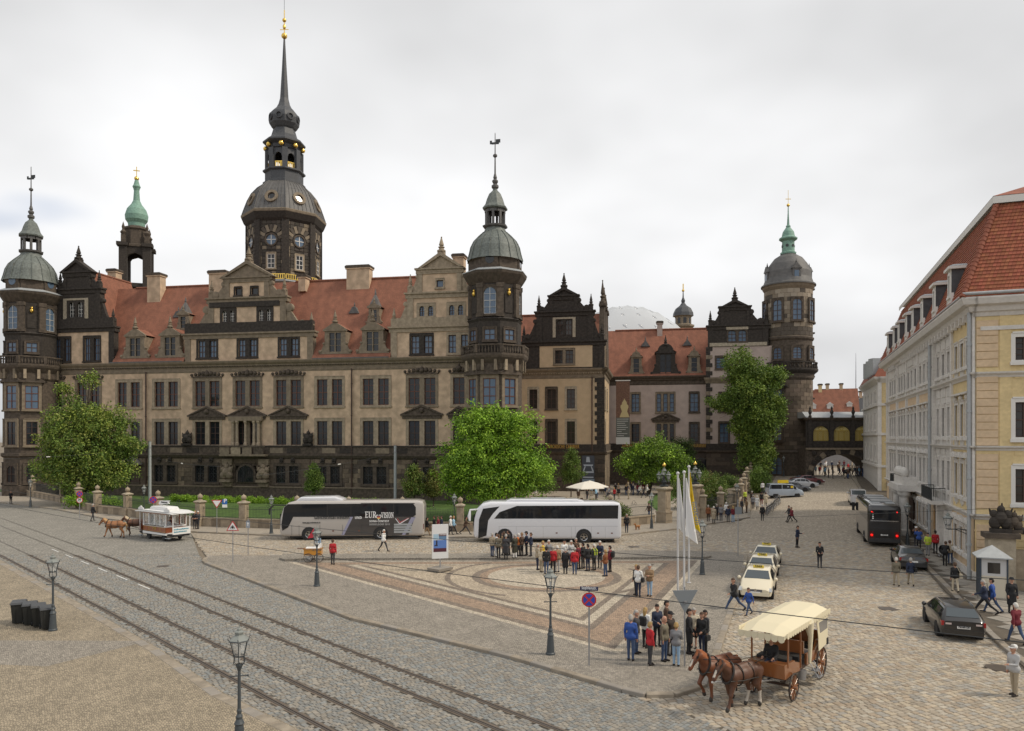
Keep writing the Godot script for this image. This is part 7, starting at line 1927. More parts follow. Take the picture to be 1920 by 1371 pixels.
	for k in 20:
		var t:=TAU*k/20;hp.append(Vector2(2.38+0.022*16*pow(sin(t),3)*0.75,2.05+0.017*(13*cos(t)-5*cos(2*t)-2*cos(3*t)-cos(4*t))))
	hg.prism(hp,1.262,1.275);mi(p,"heart_mark",hg,white)
	for k in 3:bxp(p,"heart_band",2.2+0.03*k,2.56-0.03*k,2.08-k*0.1,2.17-k*0.1,1.275,1.28,mt("heart_%d" % k,[Color(0.02,0.02,0.02),Color(0.5,0.03,0.03),Color(0.75,0.5,0.03)][k],0.5))
	letters(p,"SONG CONTEST",Vector3(1.55,1.52,1.264),0.17,1.75,Color.WHITE,white);letters(p,"DÜSSELDORF 2011",Vector3(1.55,1.25,1.264),0.15,1.8,Color(0.4,0.4,0.4))
	for k in 4:decal(p,"swoosh",[[3.85+k*0.16,1.9],[3.91+k*0.16,1.9],[4.25+k*0.14,1.45],[4.2+k*0.14,1.42]] if k<2 else [[4.2,1.42+(k-2)*0.12],[4.26,1.37+(k-2)*0.12],[5.1,1.9+(k-2)*0.04],[5.0,1.9+(k-2)*0.04]],1.262,1.268,white if k % 2==0 else mt("swoosh_red",Color(0.5,0.1,0.12),0.5))
	var ac:=G.new();ac.loft([rr(-5.0,0.9,3.4,3.55,0.06),rr(-4.6,1.0,3.4,3.82,0.12),rr(-1.6,1.0,3.4,3.85,0.12),rr(-0.9,0.95,3.4,3.6,0.08)]);ac.smooth(0.6);mi(p,"roof_unit",ac,wh)
	bxp(p,"tail_lamp",6.2,6.42,0.95,1.4,1.0,1.22,mt("lamp_red_off",Color(0.14,0.02,0.02),0.2));bxp(p,"rear_louvre",6.3,6.47,1.7,3.0,-1.0,1.0,mt("louvre",Color(0.2,0.19,0.18),0.5))
	var mr:=G.new();mr.tube([Vector3(-5.9,3.1,1.1),Vector3(-6.9,3.15,1.35),Vector3(-7.25,2.8,1.4),Vector3(-7.25,2.3,1.4)],[0.05,0.06,0.1,0.08],6);mi(p,"mirror_arm",mr,MT["rubber"])
	bxp(p,"front_screen",-6.47,-6.3,1.3,2.3,-0.9,0.9,gl)
	# --- the plain white coach
	var q:=thing("touring_coach","plain white coach with dark side glazing beside the tour groups","coach",W(3.1,65.9),-0.03)
	coach_shell(q,12.9,3.55,wh)
	for sd in [1.0,-1.0]:
		var s:=Node3D.new();s.name="side";q.add_child(s,true)
		var z0:float=1.24*sd;var z1:float=1.262*sd
		decal(s,"side_glass",X.call([[1.82,2.08],[2.3,2.65],[3.8,3.2],[12.65,3.28],[12.6,2.12]]),minf(z0,z1),maxf(z0,z1),gl)
		decal(s,"door_glass",X.call([[0.42,0.35],[0.5,2.0],[0.85,2.95],[2.3,3.15],[1.7,2.5],[1.3,1.9],[1.15,0.6]]),minf(z0,z1),maxf(z0,z1),gl)
		for x in [2.25,3.75,6.1,8.55,8.9,10.3,11.5]:decal(s,"panel_seam",X.call([[x,0.42],[x+0.018,0.42],[x+0.018,1.4],[x,1.4]]),minf(z0,1.258*sd),maxf(z0,1.258*sd),MT["zinc"])
		decal(s,"belt_seam",X.call([[2.2,1.4],[12.6,1.44],[12.6,1.46],[2.2,1.42]]),minf(z0,1.258*sd),maxf(z0,1.258*sd),MT["zinc"])
		for x in [2.75,9.65]:
			var a:=G.new();a.T=Transform3D(Basis(Vector3.RIGHT,PI/2),Vector3(x-6.45,0.54,1.2 if sd>0 else -1.275));a.lathe([0,0,0.68,0,0.68,0.075,0.0,0.075],24);mi(s,"wheel_arch",a,MT["rubber"])
		for x in [7.2,10.8,12.0]:decal(s,"side_lamp",X.call([[x,0.8],[x+0.16,0.8],[x+0.16,0.9],[x,0.9]]),minf(z0,1.266*sd),maxf(z0,1.266*sd),MT["wood_red"])
		lift(q,s)
	for x in [2.75,9.65]:wheel(q,x-6.45,0.5,1.16,0.5,0.3,chrome);wheel(q,x-6.45,0.5,-1.16,0.5,0.3,chrome)
	var ac2:=G.new();ac2.loft([rr(-3.6,0.8,3.5,3.6,0.04),rr(-3.2,0.9,3.5,3.75,0.1),rr(2.6,0.9,3.5,3.75,0.1),rr(3.2,0.8,3.5,3.6,0.04)]);ac2.smooth(0.6);mi(q,"roof_unit",ac2,wh)
	var hat:=G.new();hat.bx(-1.4,1.6,3.74,3.8,-0.5,0.5);mi(q,"roof_hatch",hat,MT["zinc"])
	var m2:=G.new();m2.tube([Vector3(-6.0,2.9,1.15),Vector3(-6.7,2.85,1.4),Vector3(-6.8,2.3,1.42),Vector3(-6.75,1.9,1.42)],[0.05,0.1,0.16,0.08],7);mi(q,"mirror_arm",m2,wh)
	bxp(q,"front_screen",-6.48,-6.28,1.2,2.3,-0.95,0.95,gl)
	# --- the black coach seen from behind
	var b:=thing("touring_coach","black coach with red tail lamps seen from behind by the palace","coach",W(31.1+2.17,61.9+5.81),-1.9283)
	coach_shell(b,12.4,3.6,bk)
	var bs:=paint("coach_taupe",Color(0.20,0.175,0.155))
	for sd in [1.0,-1.0]:
		decal(b,"side_panel",[[-5.6,0.45],[5.9,0.45],[5.9,2.1],[-5.6,2.1]],1.24 if sd>0 else -1.258,1.258 if sd>0 else -1.24,bs);decal(b,"side_glass",[[-5.8,2.1],[6.0,2.1],[6.0,3.2],[-5.4,3.2]],1.24 if sd>0 else -1.262,1.262 if sd>0 else -1.24,gl)
	for x in [-3.6,3.0]:wheel(b,x,0.5,1.16,0.5,0.3,chrome);wheel(b,x,0.5,-1.16,0.5,0.3,chrome)
	var rw:=Node3D.new();rw.name="rear";b.add_child(rw);rw.position=Vector3(6.2,0,0);rw.rotation.y=PI/2
	decal(rw,"rear_panel",[[-1.12,0.6],[1.12,0.6],[1.16,2.2],[-1.16,2.2]],-0.02,0.012,bk);decal(rw,"rear_window",[[-1.08,2.28],[1.08,2.28],[1.0,3.1],[-1.0,3.1]],-0.02,0.02,gl)
	bxp(rw,"chrome_strip",-1.05,1.05,2.16,2.24,0.0,0.05,chrome);bxp(rw,"bumper",-1.15,1.15,0.42,0.75,-0.1,0.06,mt("bumper_dark",Color(0.035,0.035,0.037),0.4));bxp(rw,"number_plate",-0.27,0.27,0.98,1.1,0.012,0.03,MT["paint_white"]);bxp(rw,"hatch_seam",-0.85,0.85,1.6,1.62,0.012,0.02,MT["iron"])
	letters(rw,"Z-GR 318",Vector3(-0.2,1.0,0.031),0.075,0.4,Color(0.02,0.02,0.02))
	var red:=mt("tail_light_on",Color(0.5,0.02,0.01),0.2);red.emission_enabled=true;red.emission=Color(1.0,0.06,0.03);red.emission_energy_multiplier=0.9
	for e in [[-0.95,1.0,0.1],[0.95,1.0,0.1],[-0.95,2.95,0.06],[0.95,2.95,0.06]]:
		var g:=G.new();g.T=Transform3D(Basis(Vector3.RIGHT,PI/2),Vector3(e[0],e[1],0));g.lathe([0,0,e[2],0,e[2],0.03,0,0.05],12);mi(rw,"tail_light",g,red)
		if e[1]<2:bxp(rw,"lamp_cluster",e[0]-0.16,e[0]+0.16,e[1]-0.25,e[1]+0.3,-0.02,0.014,mt("lamp_red_off",Color(0.14,0.02,0.02),0.2))
	for k in 4:
		var g:=G.new();g.T=Transform3D(Basis(Vector3.RIGHT,PI/2),Vector3(-0.86,2.9-k*0.17,0.01));g.lathe([0,0,0.065,0,0.065,0.015,0,0.015],12);mi(rw,"sticker",g,[mt("sticker_red",Color(0.5,0.04,0.03),0.5),MT["copper_green"],MT["paint_white"],MT["paint_white"]][k])
	lift(b,rw)
	for k in 3:bxp(b,"roof_hatch",-3.0+k*2.8,-1.2+k*2.8,3.6,3.75,-0.8,0.8,mt("hatch_grey",Color(0.3,0.31,0.32),0.4))
	for z in [-0.55,0.55]:bxp(b,"roof_panel",3.6,5.5,3.6,3.64,z-0.35,z+0.35,MT["zinc"])
	bxp(b,"mirror",-6.5,-6.3,1.9,2.7,1.3,1.55,MT["rubber"])
func car(n:String,label:String,at:Vector3,turn:float,col:Material,kind:String,tail:=true) -> Node3D:
	var p:=thing(n,label,"car" if kind!="van" else "van",at,turn)
	var S:Array
	if kind=="wagon":S=[[-2.4,0.66,0.36,0.70,0.60,0.60,0.64],[-2.2,0.80,0.25,0.85,0.70,0.78,0.77],[-1.2,0.85,0.22,0.91,0.90,0.80,0.98],[-0.4,0.86,0.22,0.92,0.95,0.62,1.43],[0.6,0.86,0.22,0.92,0.97,0.63,1.48],[1.75,0.85,0.22,0.91,0.99,0.60,1.42],[2.25,0.82,0.26,0.88,0.98,0.74,1.03],[2.4,0.72,0.38,0.80,0.66,0.72,0.92]]
	elif kind=="sedan":S=[[-2.5,0.66,0.36,0.72,0.60,0.62,0.64],[-2.25,0.82,0.25,0.87,0.70,0.8,0.77],[-1.2,0.87,0.22,0.93,0.90,0.82,0.98],[-0.4,0.88,0.22,0.94,0.95,0.62,1.40],[0.45,0.88,0.22,0.94,0.97,0.62,1.45],[1.0,0.88,0.22,0.94,0.98,0.6,1.38],[1.75,0.86,0.24,0.92,0.98,0.8,1.06],[2.4,0.8,0.3,0.86,0.9,0.76,0.98],[2.5,0.7,0.4,0.78,0.66,0.72,0.86]]
	else:S=[[-2.45,0.72,0.42,0.8,0.7,0.72,0.78],[-2.2,0.86,0.32,0.92,0.95,0.84,1.05],[-1.7,0.88,0.28,0.95,1.1,0.86,1.22],[-1.0,0.9,0.28,0.96,1.15,0.8,1.84],[0.6,0.9,0.28,0.96,1.15,0.82,1.93],[2.2,0.9,0.28,0.96,1.15,0.82,1.9],[2.42,0.88,0.34,0.94,1.1,0.84,1.25],[2.45,0.85,0.42,0.9,0.9,0.84,1.0]]
	var key:="car"+kind
	if not cache.has(key):
		var R:=[]
		for s in S:R.append([Vector3(s[0],s[2],s[1]),Vector3(s[0],(s[2]+s[4])*0.5,s[3]+0.01),Vector3(s[0],s[4],s[3]-0.02),Vector3(s[0],s[6]-0.03,s[5]+0.03),Vector3(s[0],s[6],s[5]-0.06),Vector3(s[0],s[6]+0.015,0),Vector3(s[0],s[6],-s[5]+0.06),Vector3(s[0],s[6]-0.03,-s[5]-0.03),Vector3(s[0],s[4],-s[3]+0.02),Vector3(s[0],(s[2]+s[4])*0.5,-s[3]-0.01),Vector3(s[0],s[2],-s[1])])
		for r in R:r.reverse()
		var g:=G.new();g.loft(R);g.smooth(0.75)
		var gs:=G.new()
		var roofs:=[]
		for i in S.size():
			if S[i][6]>S[i][4]+0.3:roofs.append(i)
		var a:int=roofs[0];var z:int=roofs[-1]
		for sd in [1.0,-1.0]:
			for i in range(a-1,z+1):
				var s:Array=S[i];var t:Array=S[i+1]
				var f:=func(u:Array,k:float) -> Vector3:return Vector3(u[0],lerpf(u[4],u[6]-0.03,k),(lerpf(u[3]-0.02,u[5]+0.03,k)+0.012)*sd)
				var k0:=0.1;var lo:=0.03;var hi:=0.97
				var A:Vector3=f.call(s,k0).lerp(f.call(t,k0),lo);var B:Vector3=f.call(s,k0).lerp(f.call(t,k0),hi);var C:Vector3=f.call(s,0.9).lerp(f.call(t,0.9),hi);var D:Vector3=f.call(s,0.9).lerp(f.call(t,0.9),lo)
				if i==a-1:A=f.call(s,k0).lerp(f.call(t,k0),0.35);D=A.lerp(D,0.02);D=f.call(s,0.9).lerp(f.call(t,0.9),0.45)
				if i==z:C=f.call(s,0.9).lerp(f.call(t,0.9),0.3);B=f.call(s,k0).lerp(f.call(t,k0),0.6)
				if sd>0:gs.quad(A,B,C,D)
				else:gs.quad(B,A,D,C)
		var scr:=G.new()
		for e in [[a-1,a,-1.0],[z+1,z,1.0]]:
			var s:Array=S[e[0]];var t:Array=S[e[1]]
			var off:Vector3=Vector3(0.012*e[2],0.014,0)
			var q:=[Vector3(lerpf(s[0],t[0],0.1),lerpf(s[6],t[6],0.1),lerpf(s[5],t[5],0.1)-0.07)+off,Vector3(lerpf(s[0],t[0],0.92),lerpf(s[6],t[6],0.92),lerpf(s[5],t[5],0.92)-0.05)+off]
			var q2:=[q[0]*Vector3(1,1,-1),q[1]*Vector3(1,1,-1)]
			if e[2]<0:scr.quad(q2[0],q[0],q[1],q2[1])
			else:scr.quad(q[0],q2[0],q2[1],q[1])
		cache[key]=[g.mesh(),gs.mesh(),scr.mesh()]
	var c:Array=cache[key]
	mi(p,"body",c[0],col);mi(p,"side_windows",c[1],MT["glass_dark"]);mi(p,"windscreens",c[2],mt("screen_glass",Color(0.07,0.085,0.095),0.03))
	var rim:=metal("alloy",Color(0.45,0.45,0.46),0.3)
	var wb:=1.42 if kind!="van" else 1.5
	for x in [-wb,wb]:
		for z in [0.8,-0.8]:
			var a:=G.new();a.T=Transform3D(Basis(Vector3.RIGHT,PI/2),Vector3(x,0.33,z-0.14));a.lathe([0,0,0.385,0,0.385,0.27,0,0.27],18);mi(p,"wheel_arch",a,MT["rubber"])
			wheel(p,x,0.32,z+0.02*signf(z),0.32,0.23,rim)
	var F:float=S[0][0];var E:float=S[-1][0]
	var hl:=mt("headlight_glass",Color(0.5,0.52,0.53),0.08);var tl:=mt("lamp_red_off",Color(0.14,0.02,0.02),0.2);var tb:=mt("tail_red",Color(0.32,0.02,0.02),0.15)
	for s in [-1.0,1.0]:
		var hg:=G.new();hg.hexa([Vector3(F+0.02,0.54,s*0.74+0.16),Vector3(F+0.28,0.56,s*0.78+0.1),Vector3(F+0.28,0.56,s*0.78-0.1),Vector3(F+0.02,0.54,s*0.74-0.2),Vector3(F+0.14,0.72,s*0.68+0.16),Vector3(F+0.42,0.74,s*0.74+0.12),Vector3(F+0.42,0.74,s*0.74-0.12),Vector3(F+0.14,0.72,s*0.68-0.2)])
		mi(p,"headlight",hg,hl)
		bxp(p,"tail_lamp",E-0.3,E-0.02,0.7 if kind!="van" else 0.85,0.9 if kind!="van" else 1.2,s*0.68-0.2 if s<0 else s*0.68-0.12,s*0.68+0.12 if s<0 else s*0.68+0.2,tb)
		var mg:=G.new();mg.ball(Vector3(-0.85 if kind!="van" else -1.4,1.0 if kind!="van" else 1.3,s*1.02),0.11,8);mi(p,"wing_mirror",mg,col)
	bxp(p,"number_plate",E-0.01,E+0.02,0.6,0.71,-0.26,0.26,MT["paint_white"]);bxp(p,"number_plate",F-0.02,F+0.03,0.42,0.52,-0.26,0.26,MT["paint_white"])
	bxp(p,"bumper",E-0.12,E+0.03,0.3,0.52,-0.78,0.78,mt("bumper_dark",Color(0.035,0.035,0.037),0.4) if kind=="sedan" else col);bxp(p,"grille",F-0.01,F+0.05,0.5,0.64,-0.36,0.36,mt("grille_grey",Color(0.12,0.12,0.13),0.4));bxp(p,"bumper",F-0.03,F+0.12,0.28,0.46,-0.75,0.75,col)
	return p
func cars() -> void:
	var cream:=paint("taxi_cream",Color(0.70,0.63,0.47));var bk:=paint("car_black",Color(0.014,0.013,0.013));var sv:=paint("car_silver",Color(0.5,0.51,0.53));var bl:=paint("van_blue_silver",Color(0.38,0.44,0.52));var gy:=paint("car_grey",Color(0.10,0.11,0.13));var rd:=paint("car_maroon",Color(0.13,0.03,0.035))
	var spots:=[[14.6,43.9,"cream taxi at the head of the rank beside the island kerb"],[16.35,48.4,"cream taxi waiting between two other taxis"],[18.3,53.3,"cream taxi at the tail of the rank"]]
	for k in 3:
		var t:=car("taxi",spots[k][2],W(spots[k][0],spots[k][1]),1.18,cream,"wagon" if k<2 else "sedan");t.set_meta("group","cream taxis in the rank")
		bxp(t,"taxi_sign",0.0,0.16,1.47,1.6,-0.3,0.3,mt("taxi_yellow",Color(0.72,0.55,0.06),0.4))
		var l:=letters(t,"TAXI",Vector3(-0.005,1.485,-0.2),0.1,0.4,Color(0.02,0.02,0.02));l.rotation.y=-PI/2
		if k==0:
			var g:=G.new();g.T=Transform3D(Basis(Vector3.BACK,PI/2),Vector3(-2.4,0.6,0));g.lathe([0,0,0.075,0,0.075,0.03,0,0.03],14);mi(t,"badge",g,metal("chrome",Color(0.6,0.6,0.6),0.15))
	var b:=car("station_wagon","black station wagon parked at the kerb with its tailgate to the square",W(21.05,35.5),-1.907,bk,"wagon")
	var lt:=letters(b,"PM·MB 520",Vector3(2.425,0.615,0.22),0.075,0.44,Color(0.02,0.02,0.03));lt.rotation.y=PI/2
	for s in [-0.6,0.6]:bxp(b,"roof_rail",-0.3,1.6,1.47,1.51,s-0.02,s+0.02,metal("chrome",Color(0.6,0.6,0.6),0.15))
	for s in [-1,1]:bxp(b,"lamp_lens",2.385,2.405,0.76,0.84,s*0.6-0.12,s*0.6+0.12,mt("lens_white",Color(0.55,0.45,0.42),0.15))
	bxp(b,"wiper",2.05,2.08,1.12,1.14,-0.3,0.2,MT["rubber"])
	var s2:=car("sedan","black limousine parked at the kerb beside the two walking men",W(28.45,53.2),-1.9283,bk,"sedan")
	bxp(s2,"chrome_strip",2.46,2.52,0.72,0.755,-0.8,0.8,metal("chrome",Color(0.6,0.6,0.6),0.15))
	var g2:=G.new();g2.T=Transform3D(Basis(Vector3.BACK,PI/2),Vector3(2.5,0.86,0));g2.lathe([0,-0.03,0.07,-0.03,0.07,0.0,0,0.0],14);mi(s2,"badge",g2,metal("chrome",Color(0.6,0.6,0.6),0.15))
	car("minivan","silver minivan seen from behind ahead of the black coach",W(44.4,95.4),-1.9283,sv,"van")
	var v:=car("delivery_van","silver-blue van with yellow roof sign parked by the bicycles",W(38.4,104.6),PI,bl,"van")
	bxp(v,"roof_sign",-0.6,0.9,1.98,2.4,-0.08,0.08,mt("sign_yellow",Color(0.72,0.5,0.02),0.5));bxp(v,"roof_sign_foot",-0.4,-0.35,1.9,2.0,-0.3,0.3,MT["iron"]);bxp(v,"roof_sign_foot",0.65,0.7,1.9,2.0,-0.3,0.3,MT["iron"]);bxp(v,"window_sticker",-0.95,-0.6,1.35,1.65,-0.93,-0.9,mt("sign_yellow",Color(0.72,0.5,0.02),0.5))
	car("parked_car","grey estate car half hidden behind the silver-blue van",W(41.5,109.5),PI+0.1,gy,"wagon");car("parked_car","silver car in the middle of the parked row under the tower",W(44.2,113.5),PI+0.1,sv,"sedan");car("parked_car","dark red car parked closest to the archway",W(46.8,117.5),PI+0.1,rd,"sedan")
func spoke_wheel(p:Node,at:Vector3,r:float,m:Material,n:=12,tyre:=0.035) -> void:
	var key:="sp%.2f_%d" % [r,n]
	if not cache.has(key):
		var t:=G.new()
		var pts:=[]
		for k in 25:pts.append(Vector3(cos(TAU*k/24)*r,sin(TAU*k/24)*r,0))
		t.tube(pts,tyre,6,false)
		var s:=G.new()
		for k in n:s.tube([Vector3.ZERO,Vector3(cos(TAU*k/n)*r,sin(TAU*k/n)*r,0)],[0.03,0.02] if r>0.4 or n==12 else 0.008,5)
		s.T=Transform3D(Basis(Vector3.RIGHT,PI/2),Vector3.ZERO);s.lathe([0,-0.12,0.07,-0.12,0.09,0,0.07,0.12,0,0.12] if n==12 else [Vector2(0,-0.05),Vector2(0.03,-0.05),Vector2(0.03,0.05),Vector2(0,0.05)],10)
		cache[key]=[t.mesh(),s.mesh()]
	var o:=mi(p,"wheel",cache[key][0],mt("tyre_dark",Color(0.04,0.03,0.025),0.6),at)
	mi(o,"spokes",cache[key][1],m)
func carriage() -> void:
	var p:=thing("horse_carriage","open wooden carriage with cream canopy drawn by two brown horses","carriage",W(10.3,27.6),0.888)
	var wd:=paint("varnished_wood",Color(0.24,0.085,0.025),0.35);var dk:=mt("carriage_dark",Color(0.05,0.025,0.015),0.5);var cn:=mt("canvas_cream",Color(0.70,0.63,0.45),0.85)
	cn.backlight_enabled=true;cn.backlight=Color(0.3,0.26,0.17)
	for z in [-0.72,0.72]:spoke_wheel(p,Vector3(-1.6,0.46,z),0.46,wd);spoke_wheel(p,Vector3(1.55,0.58,z),0.58,wd)
	for x in [-1.6,1.55]:bxp(p,"axle",x-0.04,x+0.04,0.44 if x<0 else 0.56,0.52 if x<0 else 0.64,-0.7,0.7,dk)
	for z in [-0.4,0.4]:
		var sp:=G.new();sp.tube([Vector3(-2.0,0.7,z),Vector3(-1.6,0.56,z),Vector3(-1.2,0.7,z)],0.03,5);sp.tube([Vector3(1.1,0.82,z),Vector3(1.55,0.66,z),Vector3(2.0,0.82,z)],0.03,5);mi(p,"leaf_spring",sp,dk)
	bxp(p,"floor",-2.1,1.95,0.78,0.88,-0.62,0.62,dk)
	decal(p,"driver_box",[[-2.25,0.86],[-1.25,0.86],[-1.25,1.3],[-2.3,1.36]],-0.64,0.64,wd)
	decal(p,"side_board",[[-1.25,0.86],[-0.7,0.8],[-0.7,1.1],[-1.25,1.25]],0.58,0.64,wd);decal(p,"side_board",[[-1.25,0.86],[-0.7,0.8],[-0.7,1.1],[-1.25,1.25]],-0.64,-0.58,wd)
	for z in [[0.58,0.66],[-0.66,-0.58]]:decal(p,"passenger_side",[[0.0,0.84],[1.95,0.84],[2.05,1.55],[1.2,1.5],[0.9,1.2],[0.0,1.25]],z[0],z[1],wd)
	bxp(p,"bench",-0.6,0.0,1.1,1.25,-0.56,0.56,MT["rubber"]);bxp(p,"bench_back",-0.1,0.02,1.25,1.7,-0.56,0.56,wd);bxp(p,"bench",1.2,1.75,1.1,1.25,-0.56,0.56,MT["rubber"]);bxp(p,"bench_back",1.75,1.87,1.25,1.75,-0.56,0.56,wd);bxp(p,"driver_seat",-1.75,-1.25,1.3,1.42,-0.55,0.55,MT["rubber"])
	for x in [[-1.95,2.15],[-0.65,2.3],[1.95,2.3]]:
		for z in [-0.64,0.64]:bxp(p,"canopy_post",x[0]-0.025,x[0]+0.025,1.2 if x[0]<-1 else 0.9,2.6,z-0.025,z+0.025,wd)
	# canvas roof: shallow gable with sloping front, scalloped hem, side curtains
	var ro:=G.new()
	var prof:=[[-2.75,2.52,0.8],[-2.0,2.7,0.84],[1.9,2.74,0.84],[2.3,2.6,0.8]]
	for k in 3:
		var a:Array=prof[k];var b:Array=prof[k+1]
		for s in [1.0,-1.0]:
			var A:=Vector3(a[0],a[1]-0.16,a[2]*s);var B:=Vector3(b[0],b[1]-0.16,b[2]*s);var C:=Vector3(b[0],b[1],b[2]*s*0.45);var D:=Vector3(a[0],a[1],a[2]*s*0.45)
			if s>0:ro.quad(A,B,C,D)
			else:ro.quad(B,A,D,C)
		ro.quad(Vector3(a[0],a[1],a[2]*0.45),Vector3(b[0],b[1],b[2]*0.45),Vector3(b[0],b[1],-b[2]*0.45),Vector3(a[0],a[1],-a[2]*0.45))
	ro.quad(Vector3(2.3,2.44,0.8),Vector3(2.3,2.44,-0.8),Vector3(2.3,2.6,-0.36),Vector3(2.3,2.6,0.36))
	mi(p,"canopy",ro,cn)
	var sc:=G.new()
	for s in [0.845,-0.845]:
		for k in 20:
			var x:=-2.65+k*0.245
			var v:=pv([x,2.56,x+0.235,2.56])
			for i in 6:v.append(Vector2(x+0.1175+0.1175*cos(PI*i/5),2.44-0.09*sin(PI*i/5)))
			sc.prism(v,s-0.012,s+0.012)
	for k in 7:
		var z:=-0.8+k*0.232
		sc.T=Transform3D(Basis(Vector3.UP,PI/2),Vector3(-2.76,0,0))
		var v:=pv([z,2.48,z+0.225,2.48])
		for i in 6:v.append(Vector2(z+0.112+0.112*cos(PI*i/5),2.34-0.1*sin(PI*i/5)))
		sc.prism(v,-0.012,0.012)
	sc.T=Transform3D.IDENTITY
	mi(p,"scalloped_hem",sc,cn)
	for s in [0.78,-0.78]:
		decal(p,"side_curtain",[[1.0,1.15],[2.1,1.25],[2.15,2.5],[0.7,2.5],[0.95,1.7]],s-0.01,s+0.01,cn)
		var cl:=decal(p,"clear_panel",[[1.15,1.8],[2.05,1.82],[2.08,2.22],[1.0,2.22]],s+0.012*signf(s)-0.003,s+0.012*signf(s)+0.003,mt("clear_vinyl",Color(0.22,0.21,0.2),0.15))
		var tie:=G.new();tie.tube([Vector3(-0.2,2.5,s),Vector3(0.05,1.9,s),Vector3(-0.02,1.3,s),Vector3(-0.05,0.95,s)],[0.2,0.09,0.07,0.05],7);mi(p,"tied_curtain",tie,cn)
	var st:=G.new();st.bx(0.45,0.85,0.52,0.55,0.66,0.9);st.bx(0.45,0.85,0.3,0.33,0.7,0.98);st.tube([Vector3(0.45,0.84,0.62),Vector3(0.45,0.3,0.95)],0.015,4);st.tube([Vector3(0.85,0.84,0.62),Vector3(0.85,0.3,0.95)],0.015,4);mi(p,"steps",st,MT["steel"])
	var bu:=G.new();bu.lathe([0.0,0,0.13,0,0.16,0.34,0.0,0.34],14,true,0,Vector3(-0.4,0.42,0.62));mi(p,"bucket",bu,MT["steel"])
	bxp(p,"lamp",1.95,2.1,1.2,1.45,0.68,0.82,MT["rubber"])
	var po:=G.new();po.tube([Vector3(-1.7,0.6,0),Vector3(-2.6,0.7,-0.3),Vector3(-4.3,0.95,-1.1)],0.04,6);mi(p,"drawbar",po,MT["frame_white"])
	for z in [[-0.35,-1.0],[0.35,0.1]]:
		var tr:=G.new();tr.tube([Vector3(-1.7,0.7,z[0]),Vector3(-2.8,1.0,z[1])],0.018,4);mi(p,"trace",tr,MT["rubber"])
	var rn:=G.new();rn.tube([Vector3(-1.9,1.55,0.1),Vector3(-3.0,1.45,-0.2),Vector3(-4.4,1.6,-0.65)],0.012,4);rn.tube([Vector3(-1.9,1.55,-0.1),Vector3(-2.8,1.45,-0.7),Vector3(-4.1,1.6,-1.5)],0.012,4);mi(p,"reins",rn,MT["rubber"])
